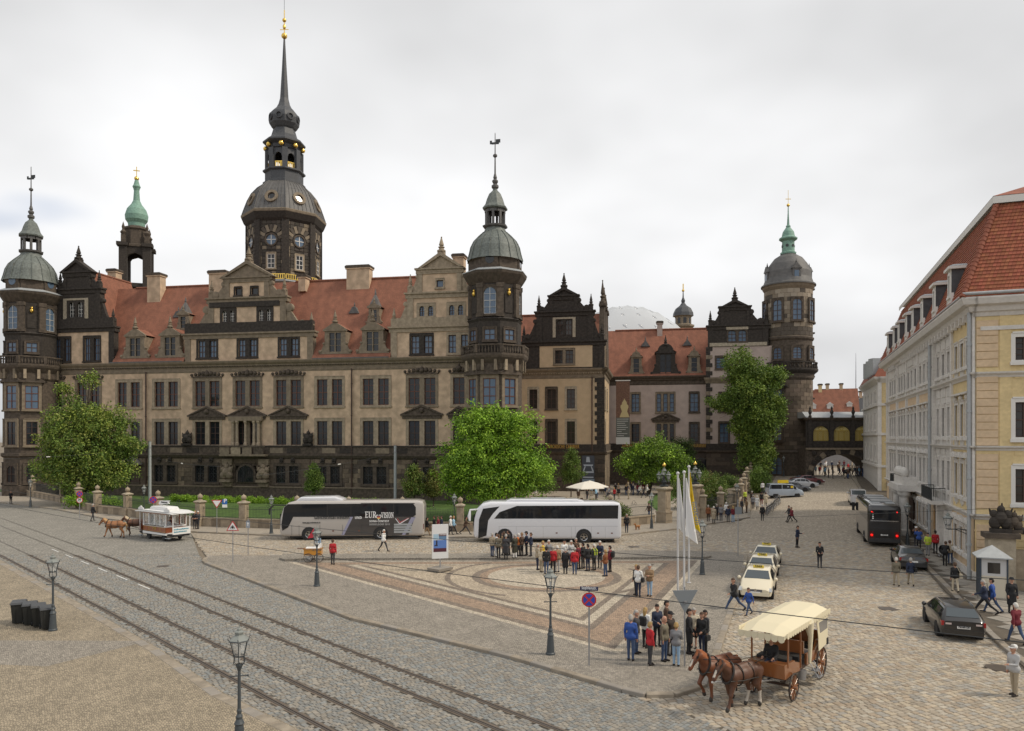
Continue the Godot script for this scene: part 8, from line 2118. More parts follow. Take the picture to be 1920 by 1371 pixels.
func horse_tram() -> void:
	var p:=thing("horse_tram","brown and white horse tram with white roof on the road","tram",W(-31.5,67.2),-0.60)
	var br:=paint("tram_brown",Color(0.26,0.075,0.03),0.4);var wh:=mt("tram_white",Color(0.74,0.74,0.73),0.5)
	for x in [-1.2,1.2]:
		for z in [-0.75,0.75]:wheel(p,x,0.3,z,0.3,0.16,MT["iron"])
	bxp(p,"underframe",-2.6,2.6,0.42,0.55,-0.8,0.8,MT["rubber"]);bxp(p,"skirt",-1.85,1.85,0.52,0.72,-1.0,1.0,wh)
	bxp(p,"lower_body",-1.8,1.8,0.72,1.22,-0.97,0.97,br)
	for z in [0.972,-0.978]:
		for x in [[-1.75,-0.95],[-0.85,0.85],[0.95,1.75]]:
			var g:=G.new();g.bx(x[0],x[1],0.78,0.8,z,z+0.006);g.bx(x[0],x[1],1.15,1.17,z,z+0.006);g.bx(x[0],x[0]+0.02,0.8,1.15,z,z+0.006);g.bx(x[1]-0.02,x[1],0.8,1.15,z,z+0.006);mi(p,"panel_line",g,mt("old_gold",Color(0.42,0.3,0.07),0.4))
	letters(p,"713",Vector3(-0.28,0.86,0.98),0.24,0.56,Color(0.42,0.3,0.07));letters(p,"713",Vector3(-0.28,0.86,-0.99),0.24,0.56,Color(0.42,0.3,0.07))
	bxp(p,"name_rail",-1.85,1.85,1.22,1.36,-0.99,0.99,wh);letters(p,"DRESDNER STRASSENBAHN GESELLSCHAFT",Vector3(-1.6,1.24,0.995),0.08,3.2,Color(0.1,0.08,0.05))
	for z in [-0.95,0.95]:
		for k in 5:bxp(p,"window_post",-1.82+k*0.9,-1.74+k*0.9,1.36,2.35,z-0.04,z+0.04,wh)
		for k in 4:bxp(p,"pane",-1.74+k*0.9,-0.92+k*0.9,1.36,2.35,z-0.012,z+0.012,MT["lamp_glass"])
	for x in [-1.8,1.8]:
		bxp(p,"end_wall",x-0.03,x+0.03,0.72,1.36,-0.95,0.95,br)
		for z in [-0.9,-0.35,0.35,0.9]:bxp(p,"end_post",x-0.04,x+0.04,1.36,2.35,z-0.04,z+0.04,br)
	bxp(p,"bench",-1.7,1.7,0.95,1.1,-0.9,-0.5,br);bxp(p,"bench",-1.7,1.7,0.95,1.1,0.5,0.9,br)
	bxp(p,"headboard",-1.85,1.85,2.35,2.45,-0.99,0.99,br)
	for s in [-1.0,1.0]:
		bxp(p,"platform",minf(s*1.83,s*2.7),maxf(s*1.83,s*2.7),0.5,0.6,-0.85,0.85,MT["rubber"])
		for z in [-0.8,0.8]:bxp(p,"platform_post",s*2.66-0.03,s*2.66+0.03,0.6,2.4,z-0.03,z+0.03,wh)
		bxp(p,"dash_board",s*2.68-0.02,s*2.68+0.02,0.62,1.25,-0.85,0.85,br if s<0 else wh)
		bxp(p,"step",minf(s*1.9,s*2.5),maxf(s*1.9,s*2.5),0.28,0.32,0.85,1.1,MT["zinc"])
	var rl:=letters(p,"Stadtrundfahrten",Vector3(2.705,0.98,0.75),0.12,1.4,Color(0.1,0.35,0.45));rl.rotation.y=PI/2
	var r2:=letters(p,"Kutschfahrten",Vector3(2.705,0.76,0.75),0.12,1.2,Color(0.1,0.35,0.45));r2.rotation.y=PI/2
	var ro:=G.new();ro.loft([rr(-2.95,1.12,2.42,2.5,0.03),rr(-2.0,1.15,2.44,2.64,0.06),rr(2.0,1.15,2.44,2.64,0.06),rr(2.95,1.12,2.42,2.5,0.03)]);ro.smooth(0.5);mi(p,"roof",ro,wh)
	var cl:=G.new();cl.loft([rr(-1.5,0.5,2.6,2.82,0.05),rr(-1.2,0.55,2.6,2.95,0.06),rr(1.2,0.55,2.6,2.95,0.06),rr(1.5,0.5,2.6,2.82,0.05)]);cl.smooth(0.5);mi(p,"clerestory",cl,wh)
	decal(p,"roof_sign",[[-0.8,3.05],[0.8,3.2],[0.65,3.35],[0.9,3.5],[-0.7,3.42],[-0.85,3.25],[-0.95,3.2]],-0.03,0.03,wh);for x in [-0.4,0.4]:bxp(p,"sign_stay",x-0.02,x+0.02,2.9,3.15,-0.02,0.02,MT["steel"])
	letters(p,"Pferdebahn",Vector3(-0.5,3.18,0.035),0.13,1.0,Color(0.1,0.1,0.1))
	for x in [-2.1,2.1]:
		var g:=G.new();g.prism(pv([x-0.45,2.6,x+0.45,2.6,x+0.42,2.8,x+0.2,2.85,x+0.1,2.97,x-0.1,2.97,x-0.2,2.85,x-0.42,2.8]),1.0,1.05);mi(p,"roof_crest",g,wh)
	var po:=G.new();po.tube([Vector3(-2.7,0.55,0),Vector3(-5.8,0.85,0.25)],0.035,5);mi(p,"drawbar",po,MT["wood_dark"])
func cart_and_bikes() -> void:
	var p:=thing("vendor_cart","orange three-wheeled vendor cart with red pennant","cart",W(-14.5,54.1,0.125),0.1)
	var og:=paint("cart_orange",Color(0.55,0.24,0.02),0.5)
	bxp(p,"box",-0.62,0.62,0.5,0.95,-0.36,0.36,og);bxp(p,"box_trim",-0.66,0.66,0.92,0.98,-0.4,0.4,mt("cart_edge",Color(0.3,0.14,0.03),0.5));bxp(p,"box_top",-0.5,0.45,0.98,1.05,-0.3,0.3,MT["paint_white"]);bxp(p,"handle",-1.15,-0.6,0.95,1.0,-0.03,0.03,MT["wood_red"])
	for q in [[-0.3,0.4],[-0.3,-0.4],[0.45,0.4]]:spoke_wheel(p,Vector3(q[0],0.33,q[1]),0.31,MT["steel"],16,0.022)
	var g:=G.new();g.tube([Vector3(0.05,0.98,0),Vector3(0.05,2.55,0)],0.015,5);mi(p,"mast",g,MT["steel"])
	decal(p,"pennant",[[0.06,2.5],[0.06,1.75],[-0.42,1.7]],-0.01,0.01,mt("pennant_red",Color(0.45,0.03,0.05),0.7));bxp(p,"picture_card",0.15,0.55,1.35,1.7,-0.01,0.01,mt("card_blue",Color(0.3,0.42,0.55),0.5));bxp(p,"picture_card",0.2,0.6,1.0,1.35,-0.01,0.01,MT["paint_white"]);bxp(p,"card_stay",0.36,0.39,0.95,1.4,-0.03,-0.015,MT["steel"])
	var bp:Node3D
	for k in 11:
		var at:=W(29.3+k*0.62,85.6+k*1.28,0.125)
		var lab:="bicycle with white mudguards at the open end of the bicycle stand" if k==0 else "dark bicycle leaning in the crowded bicycle stand"
		if bp==null:
			bp=thing("bicycle",lab,"bicycle",at,0.9,"bicycles at the stand by the fence")
			for x in [-0.52,0.52]:spoke_wheel(bp,Vector3(x,0.34,0),0.33,MT["steel"],14,0.02)
			var f:=G.new();f.tube([Vector3(-0.52,0.34,0),Vector3(-0.35,0.95,0)],0.018,5);f.tube([Vector3(-0.38,0.82,0),Vector3(0.1,0.32,0),Vector3(0.25,0.85,0)],0.02,5);f.tube([Vector3(-0.38,0.8,0),Vector3(0.22,0.75,0)],0.02,5);f.tube([Vector3(0.52,0.34,0),Vector3(0.22,0.75,0)],0.013,5);f.tube([Vector3(0.52,0.34,0),Vector3(0.1,0.32,0)],0.013,5);mi(bp,"frame",f,mt("bike_dark",Color(0.05,0.05,0.06),0.4))
			var h:=G.new();h.tube([Vector3(-0.25,1.05,0.28),Vector3(-0.38,1.02,0.12),Vector3(-0.36,0.98,0),Vector3(-0.38,1.02,-0.12),Vector3(-0.25,1.05,-0.28)],0.014,5);mi(bp,"handlebar",h,MT["steel"])
			var s:=G.new();s.hexa([Vector3(0.15,0.86,0.03),Vector3(0.4,0.86,0.09),Vector3(0.4,0.86,-0.09),Vector3(0.15,0.86,-0.03),Vector3(0.15,0.92,0.03),Vector3(0.4,0.94,0.08),Vector3(0.4,0.94,-0.08),Vector3(0.15,0.92,-0.03)]);mi(bp,"saddle",s,MT["rubber"])
			bxp(bp,"carrier",0.35,0.8,0.7,0.72,-0.07,0.07,MT["steel"])
		else:
			var c:=bp.duplicate();c.name=numbered("bicycle");add_child(c);c.position=at;c.rotation.y=0.9+rng.randf_range(-0.25,0.25);c.rotation.z=rng.randf_range(-0.05,0.05);c.set_meta("label",lab)
# bones: [from, to, radius, radius, tag]; a smooth union of tapered capsules meshed as surface nets, one surface for each tag
func flesh(bones:Array,cell:float,k:float,tags:Array,extra:={}) -> ArrayMesh:
	var lo:=Vector3(1e9,1e9,1e9);var hi:=-lo
	for b in bones:
		var r:float=maxf(b[2],b[3])+k+cell*2.5
		for e in [b[0],b[1]]:lo=lo.min(e-Vector3.ONE*r);hi=hi.max(e+Vector3.ONE*r)
	var n:=Vector3i(((hi-lo)/cell).ceil())+Vector3i.ONE
	var sx:=1;var sy:=n.x;var sz:=n.x*n.y
	var f:=PackedFloat32Array();f.resize(sz*n.z);f.fill(9.0)
	var near:=PackedFloat32Array();near.resize(sz*n.z);near.fill(9.0)
	var tg:=PackedByteArray();tg.resize(sz*n.z)
	for b in bones:
		var a:Vector3=b[0];var d:Vector3=b[1]-b[0];var dd:=maxf(d.length_squared(),1e-9);var ra:float=b[2];var rb:float=b[3]
		var r:=maxf(ra,rb)+k+cell*2.0
		var t:int=tags.find(b[4])
		var p0:=Vector3i(((a.min(b[1])-Vector3.ONE*r-lo)/cell).floor()).clamp(Vector3i.ZERO,n-Vector3i.ONE);var p1:=Vector3i(((a.max(b[1])+Vector3.ONE*r-lo)/cell).ceil()).clamp(Vector3i.ZERO,n-Vector3i.ONE)
		for z in range(p0.z,p1.z+1):
			for y in range(p0.y,p1.y+1):
				var i:=z*sz+y*sy+p0.x
				var p:=lo+Vector3(p0.x,y,z)*cell-a
				for x in range(p0.x,p1.x+1):
					var h:=clampf(p.dot(d)/dd,0.0,1.0)
					var v:=(p-d*h).length()-(ra+(rb-ra)*h)
					var g:=f[i]
					if v<near[i]:
						near[i]=v;tg[i]=t
					var m:=k-absf(v-g)
					f[i]=minf(v,g)-(m*m/(4.0*k) if m>0.0 else 0.0)
					i+=1
					p.x+=cell
	var idx:={}
	var P:=PackedVector3Array()
	var corner:=[0,sx,sy,sx+sy,sz,sz+sx,sz+sy,sz+sx+sy]
	var off:=[Vector3(0,0,0),Vector3(1,0,0),Vector3(0,1,0),Vector3(1,1,0),Vector3(0,0,1),Vector3(1,0,1),Vector3(0,1,1),Vector3(1,1,1)]
	var edges:=[[0,1],[2,3],[4,5],[6,7],[0,2],[1,3],[4,6],[5,7],[0,4],[1,5],[2,6],[3,7]]
	for z in n.z-1:
		for y in n.y-1:
			var i:=z*sz+y*sy
			for x in n.x-1:
				var a:=f[i]
				if a<5.0:
					var s:=0
					for c in 8:
						if f[i+corner[c]]<0.0:s+=1
					if s>0 and s<8:
						var q:=Vector3.ZERO;var m:=0
						for e in edges:
							var u:=f[i+corner[e[0]]];var w:=f[i+corner[e[1]]]
							if (u<0.0)!=(w<0.0):
								q+=off[e[0]].lerp(off[e[1]],u/(u-w));m+=1
						idx[i]=P.size()
						P.append(lo+(Vector3(x,y,z)+q/m)*cell)
				i+=1
	var N:=PackedVector3Array();N.resize(P.size())
	var tris:=[]
	for t in tags:tris.append(PackedInt32Array())
	for i in idx:
		for ax in [[sx,sy,sz],[sy,sz,sx],[sz,sx,sy]]:
			if not (idx.has(i-ax[1]) and idx.has(i-ax[2]) and idx.has(i-ax[1]-ax[2])):continue
			var u:=f[i];var w:=f[i+ax[0]]
			if (u<0.0)==(w<0.0):continue
			var q:=[idx[i],idx[i-ax[1]],idx[i-ax[1]-ax[2]],idx[i-ax[2]]]
			if u<0.0:q=[q[0],q[3],q[2],q[1]]
			var nn:Vector3=-(P[q[1]]-P[q[0]]).cross(P[q[2]]-P[q[0]])-(P[q[2]]-P[q[0]]).cross(P[q[3]]-P[q[0]])
			for e in q:N[e]+=nn
			var t:int=tg[i] if u<0.0 else tg[i+ax[0]]
			tris[t].append_array(PackedInt32Array([q[0],q[1],q[2],q[0],q[2],q[3]]))
	for e in N.size():N[e]=N[e].normalized()
	var m:=ArrayMesh.new()
	for t in tags.size():
		var map:={}
		var v:=PackedVector3Array();var nn:=PackedVector3Array();var ix:=PackedInt32Array()
		for e in tris[t]:
			if not map.has(e):map[e]=v.size();v.append(P[e]);nn.append(N[e])
			ix.append(map[e])
		if extra.has(tags[t]):
			var g:G=extra[tags[t]]
			for e in g.V.size():
				ix.append(v.size());v.append(g.V[e]);nn.append(g.N[e])
		if ix.size()==0:continue
		var ar:=[];ar.resize(Mesh.ARRAY_MAX);ar[Mesh.ARRAY_VERTEX]=v;ar[Mesh.ARRAY_NORMAL]=nn;ar[Mesh.ARRAY_INDEX]=ix
		m.add_surface_from_arrays(Mesh.PRIMITIVE_TRIANGLES,ar)
		m.surface_set_name(m.get_surface_count()-1,tags[t])
	return m
const HT:=["top","leg","skin","hair","shoe","dark"]
# legs: [thigh, knee] for left, right; arms: [lift, bend, out, in] for left, right; wear: jacket, coat, skirt, long hair
func human_mesh(key:String,legs:Array,arms:Array,wear:String,lean:=0.0) -> ArrayMesh:
	if cache.has(key):return cache[key]
	var B:=[];var ex:={"skin":G.new(),"dark":G.new()}
	var low:=9.0
	var feet:=[]
	for s in 2:
		var sg:=-1.0 if s else 1.0
		var hip:=Vector3(0.085*sg,0.93,0)
		var a:float=legs[s][0];var kb:float=legs[s][1]
		var knee:=hip+Vector3(0.015*sg,-cos(a),sin(a))*0.43
		var an:=knee+Vector3(0.0,-cos(a-kb),sin(a-kb))*0.42
		var ft:=Vector3(0.02*sg,-sin(clampf(kb-a-0.1,0.0,0.9))*0.9,cos(clampf(kb-a-0.1,0.0,0.9))).normalized()
		feet.append([hip,knee,an,ft]);low=minf(low,minf(an.y-0.085,(an+ft*0.16).y-0.05))
	var dn:=Vector3(0,-low,0)
	if wear=="sit":dn=Vector3(0,-0.5,0)
	var up:=Basis(Vector3.RIGHT,lean)
	var U:=func(v:Vector3) -> Vector3:return up*(v-Vector3(0,0.95,0))+Vector3(0,0.95,0)+dn
	for e in feet:
		var bare:=wear=="skirt"
		B.append([e[0]+dn,e[1]+dn,0.09 if not bare else 0.085,0.062,"leg"]);B.append([e[1]+dn,e[2]+dn,0.06 if not bare else 0.05,0.044 if not bare else 0.036,"leg" if not bare else "skin"])
		B.append([e[2]+dn+Vector3(0,-0.035,-0.03),e[2]+dn+Vector3(0,-0.045,0)+e[3]*0.16,0.045,0.036,"shoe"])
	B.append([Vector3(-0.065,0.95,0)+dn,Vector3(0.065,0.95,0)+dn,0.125,0.125,"leg"])
	B.append([U.call(Vector3(0,1.02,0)),U.call(Vector3(0,1.2,0.005)),0.135,0.14,"top"]);B.append([U.call(Vector3(-0.085,1.3,0)),U.call(Vector3(0.085,1.3,0)),0.135,0.135,"top"]);B.append([U.call(Vector3(-0.15,1.41,-0.01)),U.call(Vector3(0.15,1.41,-0.01)),0.072,0.072,"top"])
	B.append([Vector3(-0.06,0.95,0)+dn,Vector3(0.06,0.95,0)+dn,0.15,0.15,"top"])
	if wear=="coat" or wear=="skirt":
		var yy:=0.5 if wear=="coat" else 0.58
		var t:="top" if wear=="coat" else "leg"
		for sg in [-1.0,1.0]:B.append([Vector3(0.06*sg,0.92,0)+dn,Vector3(0.085*sg,yy,0.02)+dn,0.135,0.125,t])
	B.append([U.call(Vector3(0,1.42,-0.01)),U.call(Vector3(0,1.53,0.005)),0.06,0.052,"skin"]);B.append([U.call(Vector3(0,1.61,0.01)),U.call(Vector3(0,1.665,0.0)),0.082,0.092,"skin"]);B.append([U.call(Vector3(0,1.565,0.035)),U.call(Vector3(0,1.575,0.045)),0.05,0.05,"skin"]);B.append([U.call(Vector3(0,1.63,0.09)),U.call(Vector3(0,1.605,0.108)),0.012,0.018,"skin"])
	for sg in [-1.0,1.0]:B.append([U.call(Vector3(0.09*sg,1.62,-0.005)),U.call(Vector3(0.092*sg,1.65,-0.01)),0.018,0.02,"skin"])
	B.append([U.call(Vector3(0,1.69,-0.005)),U.call(Vector3(0,1.63,-0.045)),0.092,0.082,"hair"]);B.append([U.call(Vector3(0,1.715,0.025)),U.call(Vector3(0,1.72,0.0)),0.068,0.075,"hair"])
	if wear=="long" or wear=="skirt":B.append([U.call(Vector3(0,1.62,-0.06)),U.call(Vector3(0,1.46,-0.075)),0.08,0.06,"hair"])
	for sg in [-1.0,1.0]:ex["dark"].ball(U.call(Vector3(0.032*sg,1.64,0.086)),0.011,6)
	ex["dark"].T=Transform3D.IDENTITY;ex["dark"].box(U.call(Vector3(0,1.572,0.094)),Vector3(0.04,0.007,0.006))
	for s in 2:
		var sg:=-1.0 if s else 1.0
		var A:Array=arms[s]
		var sh:Vector3=U.call(Vector3(0.185*sg,1.4,-0.01))
		var el:Vector3=sh+Vector3(sin(A[2])*sg,-cos(A[0])*cos(A[2]),sin(A[0])).normalized()*0.285
		var fd:=Vector3((sin(A[2])*0.6-A[3])*sg,-cos(A[0]+A[1]),sin(A[0]+A[1])).normalized()
		var wr:Vector3=el+fd*0.25
		B.append([sh,el,0.062,0.05,"top"]);B.append([el,wr,0.048,0.037,"top"]);B.append([wr,wr+fd*0.075,0.03,0.036,"skin"])
		var side:=fd.cross(Vector3(0,0,1) if absf(fd.z)<0.8 else Vector3(0,1,0)).normalized();var pn:=fd.cross(side).normalized()
		for j in 5:
			var o:=wr+fd*(0.095 if j<4 else 0.035)+side*((-0.028+0.0187*j) if j<4 else -0.032)
			var ln:float=[0.07,0.08,0.075,0.058,0.055][j]
			var dr:=fd if j<4 else (fd-side*0.7).normalized()
			ex["skin"].tube([o,o+dr*ln*0.5+pn*0.006,o+dr*ln*0.85+pn*0.028],[0.0095,0.009,0.007],4)
	cache[key]=flesh(B,0.024,0.028,HT,ex)
	return cache[key]
func pose(k:String) -> ArrayMesh:
	match k:
		"stand":return human_mesh("h_stand",[[0.03,0.03],[-0.04,0.02]],[[0.06,0.2,0.16,0.1],[-0.02,0.25,0.16,0.1]],"jacket")
		"hands":return human_mesh("h_hands",[[0.06,0.05],[-0.03,0.03]],[[0.15,1.25,0.14,0.55],[0.2,1.1,0.14,0.5]],"jacket")
		"cross":return human_mesh("h_cross",[[0.04,0.03],[-0.06,0.05]],[[0.3,1.45,0.12,0.95],[0.35,1.3,0.12,0.9]],"jacket")
		"camera":return human_mesh("h_camera",[[0.05,0.03],[-0.05,0.03]],[[0.75,1.75,0.3,0.35],[0.8,1.7,0.3,0.35]],"jacket")
		"phone":return human_mesh("h_phone",[[0.02,0.03],[-0.05,0.06]],[[0.3,1.35,0.1,0.3],[0.0,0.15,0.14,0.05]],"jacket",0.06)
		"point":return human_mesh("h_point",[[0.05,0.03],[-0.05,0.03]],[[1.75,0.25,0.3,0.0],[0.0,0.2,0.16,0.1]],"jacket")
		"walk":return human_mesh("h_walk",[[0.45,0.12],[-0.36,0.3]],[[-0.4,0.25,0.16,0.05],[0.35,0.45,0.16,0.1]],"jacket",0.05)
		"stride":return human_mesh("h_stride",[[-0.55,0.35],[0.6,0.1]],[[0.5,0.7,0.16,0.1],[-0.5,0.3,0.16,0.05]],"jacket",0.1)
		"stroll":return human_mesh("h_stroll",[[0.22,0.08],[-0.22,0.22]],[[-0.15,0.25,0.15,0.05],[0.2,0.3,0.15,0.1]],"jacket",0.03)
		"coat":return human_mesh("h_coat",[[0.04,0.03],[-0.05,0.03]],[[0.05,0.25,0.16,0.1],[0.1,0.4,0.16,0.2]],"coat")
		"woman":return human_mesh("h_woman",[[0.03,0.03],[-0.05,0.05]],[[0.1,0.9,0.14,0.45],[0.0,0.2,0.14,0.1]],"long")
		"skirt":return human_mesh("h_skirt",[[0.03,0.03],[-0.03,0.03]],[[0.1,0.8,0.14,0.4],[0.05,0.3,0.14,0.1]],"skirt")
		"bend":return human_mesh("h_bend",[[0.1,0.1],[-0.15,0.1]],[[0.6,0.5,0.12,0.2],[0.5,0.6,0.12,0.2]],"jacket",0.5)
	return human_mesh("h_sit",[[1.45,1.4],[1.5,1.5]],[[0.35,1.0,0.16,0.25],[0.4,0.95,0.16,0.25]],"sit",0.05)
var PAL:={"black":Color(0.016,0.016,0.018),"charcoal":Color(0.045,0.045,0.05),"navy":Color(0.018,0.026,0.055),"blue":Color(0.03,0.08,0.3),"denim":Color(0.045,0.075,0.15),"paledenim":Color(0.27,0.4,0.55),"lightblue":Color(0.3,0.5,0.66),"grey":Color(0.2,0.2,0.21),"palegrey":Color(0.42,0.42,0.42),"white":Color(0.72,0.72,0.70),"cream":Color(0.55,0.48,0.36),"beige":Color(0.36,0.30,0.215),"tan":Color(0.26,0.17,0.095),"brown":Color(0.085,0.05,0.032),"darkbrown":Color(0.038,0.026,0.02),"rust":Color(0.2,0.07,0.025),"orange":Color(0.5,0.15,0.035),"red":Color(0.42,0.018,0.025),"maroon":Color(0.15,0.016,0.026),"lime":Color(0.42,0.52,0.05),"yellow":Color(0.6,0.42,0.05),"khaki":Color(0.16,0.14,0.10),"olive":Color(0.045,0.045,0.03),"skin":Color(0.46,0.25,0.17),"blond":Color(0.38,0.25,0.10),"greyhair":Color(0.36,0.34,0.31),"whitehair":Color(0.58,0.56,0.52),"dark":Color(0.02,0.014,0.012)}
func cloth(c:String) -> StandardMaterial3D:
	var m:=mt("cloth_"+c,PAL[c],0.85 if c!="skin" else 0.55)
	return m
func person(x:float,d:float,y:float,turn:float,ps:String,top:String,leg:String,hair:String,label:String,group:="",size:=1.0,bag:="") -> Node3D:
	var m:=pose(ps)
	var o:=MeshInstance3D.new()
	o.name=numbered("person");o.mesh=m
	var use:={"top":top,"leg":leg,"skin": "skin","hair":hair,"shoe": "dark","dark": "dark"}
	for k in m.get_surface_count():o.set_surface_override_material(k,cloth(use[m.surface_get_name(k)]))
	add_child(o);o.position=W(x,d,y);o.rotation.y=turn;o.scale=Vector3.ONE*size
	tag(o,label,"person",group)
	if bag=="backpack":
		var g:=G.new();g.loft([rr(-0.16,0.06,1.05,1.38,0.05),rr(-0.12,0.1,1.0,1.42,0.07),rr(0.12,0.1,1.0,1.42,0.07),rr(0.16,0.06,1.05,1.38,0.05)]);g.smooth(0.8);mi(o,"backpack",g,cloth("black"),Vector3(0,0,-0.21))
	elif bag=="handbag":
		var g:=G.new();g.bx(-0.06,0.06,0.62,0.84,-0.14,0.14);g.tube([Vector3(0,0.84,-0.1),Vector3(0,1.0,0),Vector3(0,0.84,0.1)],0.01,4);mi(o,"handbag",g,cloth("black"),Vector3(0.3,0,0.02))
	elif bag=="shoulder" or bag=="whitebag":
		var g:=G.new();g.bx(-0.07,0.07,0.85,1.1,-0.17,0.13);mi(o,"shoulder_bag",g,cloth("black" if bag=="shoulder" else "cream"),Vector3(-0.27,0,-0.05))
		var t:=G.new();t.tube([Vector3(-0.27,1.1,-0.1),Vector3(-0.1,1.47,-0.09),Vector3(0.02,1.46,0.09),Vector3(-0.22,1.1,0.08)],0.014,4);mi(o,"bag_strap",t,cloth("black" if bag=="shoulder" else "cream"))
	elif bag=="cap" or bag=="whitecap":
		var g:=G.new();g.lathe([0.108,1.68,0.11,1.72,0.085,1.78,0.0,1.805],12);g.hexa([Vector3(-0.08,1.685,0.18),Vector3(0.08,1.685,0.18),Vector3(0.1,1.69,0.06),Vector3(-0.1,1.69,0.06),Vector3(-0.08,1.7,0.18),Vector3(0.08,1.7,0.18),Vector3(0.1,1.715,0.06),Vector3(-0.1,1.715,0.06)]);mi(o,"cap",g,cloth("black" if bag=="cap" else "white"))
	elif bag=="vest":
		var g:=G.new();g.tube([Vector3(0.13,1.05,0.12),Vector3(0.14,1.4,0.1),Vector3(0.14,1.46,-0.02),Vector3(0.13,1.35,-0.15),Vector3(0.12,1.05,-0.15)],0.05,6);g.tube([Vector3(-0.13,1.05,0.12),Vector3(-0.14,1.4,0.1),Vector3(-0.14,1.46,-0.02),Vector3(-0.13,1.35,-0.15),Vector3(-0.12,1.05,-0.15)],0.05,6);mi(o,"reflective_stripes",g,cloth("lime"))
	return o
const HC:=["coat","mane","white","hoof"]
func horse_mesh(key:String,lf:Array,tail:=true,head:=0.0) -> ArrayMesh: # lf: for each leg (fore near, fore far, hind near, hind far) swing and fold
	if cache.has(key):return cache[key]
	var B:=[]
	var V:=func(x:float,y:float,z:float) -> Vector3:return Vector3(x,y,z)
	B.append([V.call(-0.5,1.2,0),V.call(0.0,1.16,0),0.29,0.31,"coat"]);B.append([V.call(0.0,1.16,0),V.call(0.45,1.22,0),0.31,0.27,"coat"])
	for s in [-1.0,1.0]:B.append([V.call(0.5,1.27,0.12*s),V.call(0.72,1.22,0.12*s),0.2,0.19,"coat"]);B.append([V.call(-0.58,1.2,0.1*s),V.call(-0.55,1.02,0.12*s),0.19,0.15,"coat"])
	B.append([V.call(-0.42,1.42,0),V.call(0.5,1.44,0),0.1,0.12,"coat"])
	B.append([V.call(-0.6,1.3,0),V.call(-0.95,1.72+head,0),0.21,0.125,"coat"])
	B.append([V.call(-0.97,1.76+head,0),V.call(-1.14,1.62+head,0),0.115,0.1,"coat"]);B.append([V.call(-1.12,1.62+head,0),V.call(-1.33,1.36+head,0),0.095,0.062,"coat"]);B.append([V.call(-1.33,1.37+head,0),V.call(-1.36,1.32+head,0),0.068,0.06,"coat"])
	B.append([V.call(-1.17,1.69+head,0),V.call(-1.36,1.43+head,0),0.03,0.028,"white"])
	for s in [-1.0,1.0]:B.append([V.call(-0.98,1.86+head,0.06*s),V.call(-1.0,1.97+head,0.075*s),0.035,0.012,"coat"])
	B.append([V.call(-0.5,1.55,0),V.call(-0.88,1.88+head,0),0.05,0.06,"mane"]);B.append([V.call(-0.62,1.5,0.07),V.call(-0.86,1.76+head,0.08),0.06,0.06,"mane"]);B.append([V.call(-0.98,1.9+head,0),V.call(-1.1,1.77+head,0.02),0.05,0.03,"mane"])
	if tail:B.append([V.call(0.86,1.38,0),V.call(1.0,1.1,0),0.05,0.075,"mane"]);B.append([V.call(1.0,1.1,0),V.call(0.98,0.55,0),0.08,0.03,"mane"])
	for k in 4:
		var s:=1.0 if k % 2==0 else -1.0
		var a:float=lf[k][0];var b:float=lf[k][1]
		var dn:=func(t:float) -> Vector3:return Vector3(-sin(t),-cos(t),0)
		if k<2:
			var sh:=Vector3(-0.56,1.02,0.15*s);var kn:Vector3=sh+dn.call(a)*0.44;var fe:Vector3=kn+dn.call(a-b)*0.36;var ho:Vector3=fe+dn.call(a-b+0.45)*0.09
			B.append([sh,kn,0.11,0.062,"coat"]);B.append([kn,fe,0.06,0.042,"coat"]);B.append([fe,ho,0.05,0.05,"coat"]);B.append([ho,ho+dn.call(a-b+0.2)*0.06,0.055,0.068,"hoof"])
		else:
			var hp:=Vector3(0.62,1.1,0.14*s);var st:Vector3=hp+dn.call(a+0.35)*0.3;var hk:Vector3=st+dn.call(a-0.55-b*0.5)*0.36;var fe:Vector3=hk+dn.call(a+0.05-b*0.2)*0.36;var ho:Vector3=fe+dn.call(a+0.4)*0.08
			B.append([hp,st,0.19,0.13,"coat"]);B.append([st,hk,0.115,0.06,"coat"]);B.append([hk,fe,0.058,0.042,"white" if b<0.3 else "coat"]);B.append([fe,ho,0.05,0.05,"white" if b<0.3 else "coat"]);B.append([ho,ho+dn.call(a+0.1)*0.06,0.055,0.068,"hoof"])
	var low:=9.0
	for b in B:low=minf(low,minf(b[0].y-b[2],b[1].y-b[3]))
	for b in B:b[0]-=Vector3(0,low,0);b[1]-=Vector3(0,low,0)
	cache[key]=flesh(B,0.032,0.05,HC)
	return cache[key]
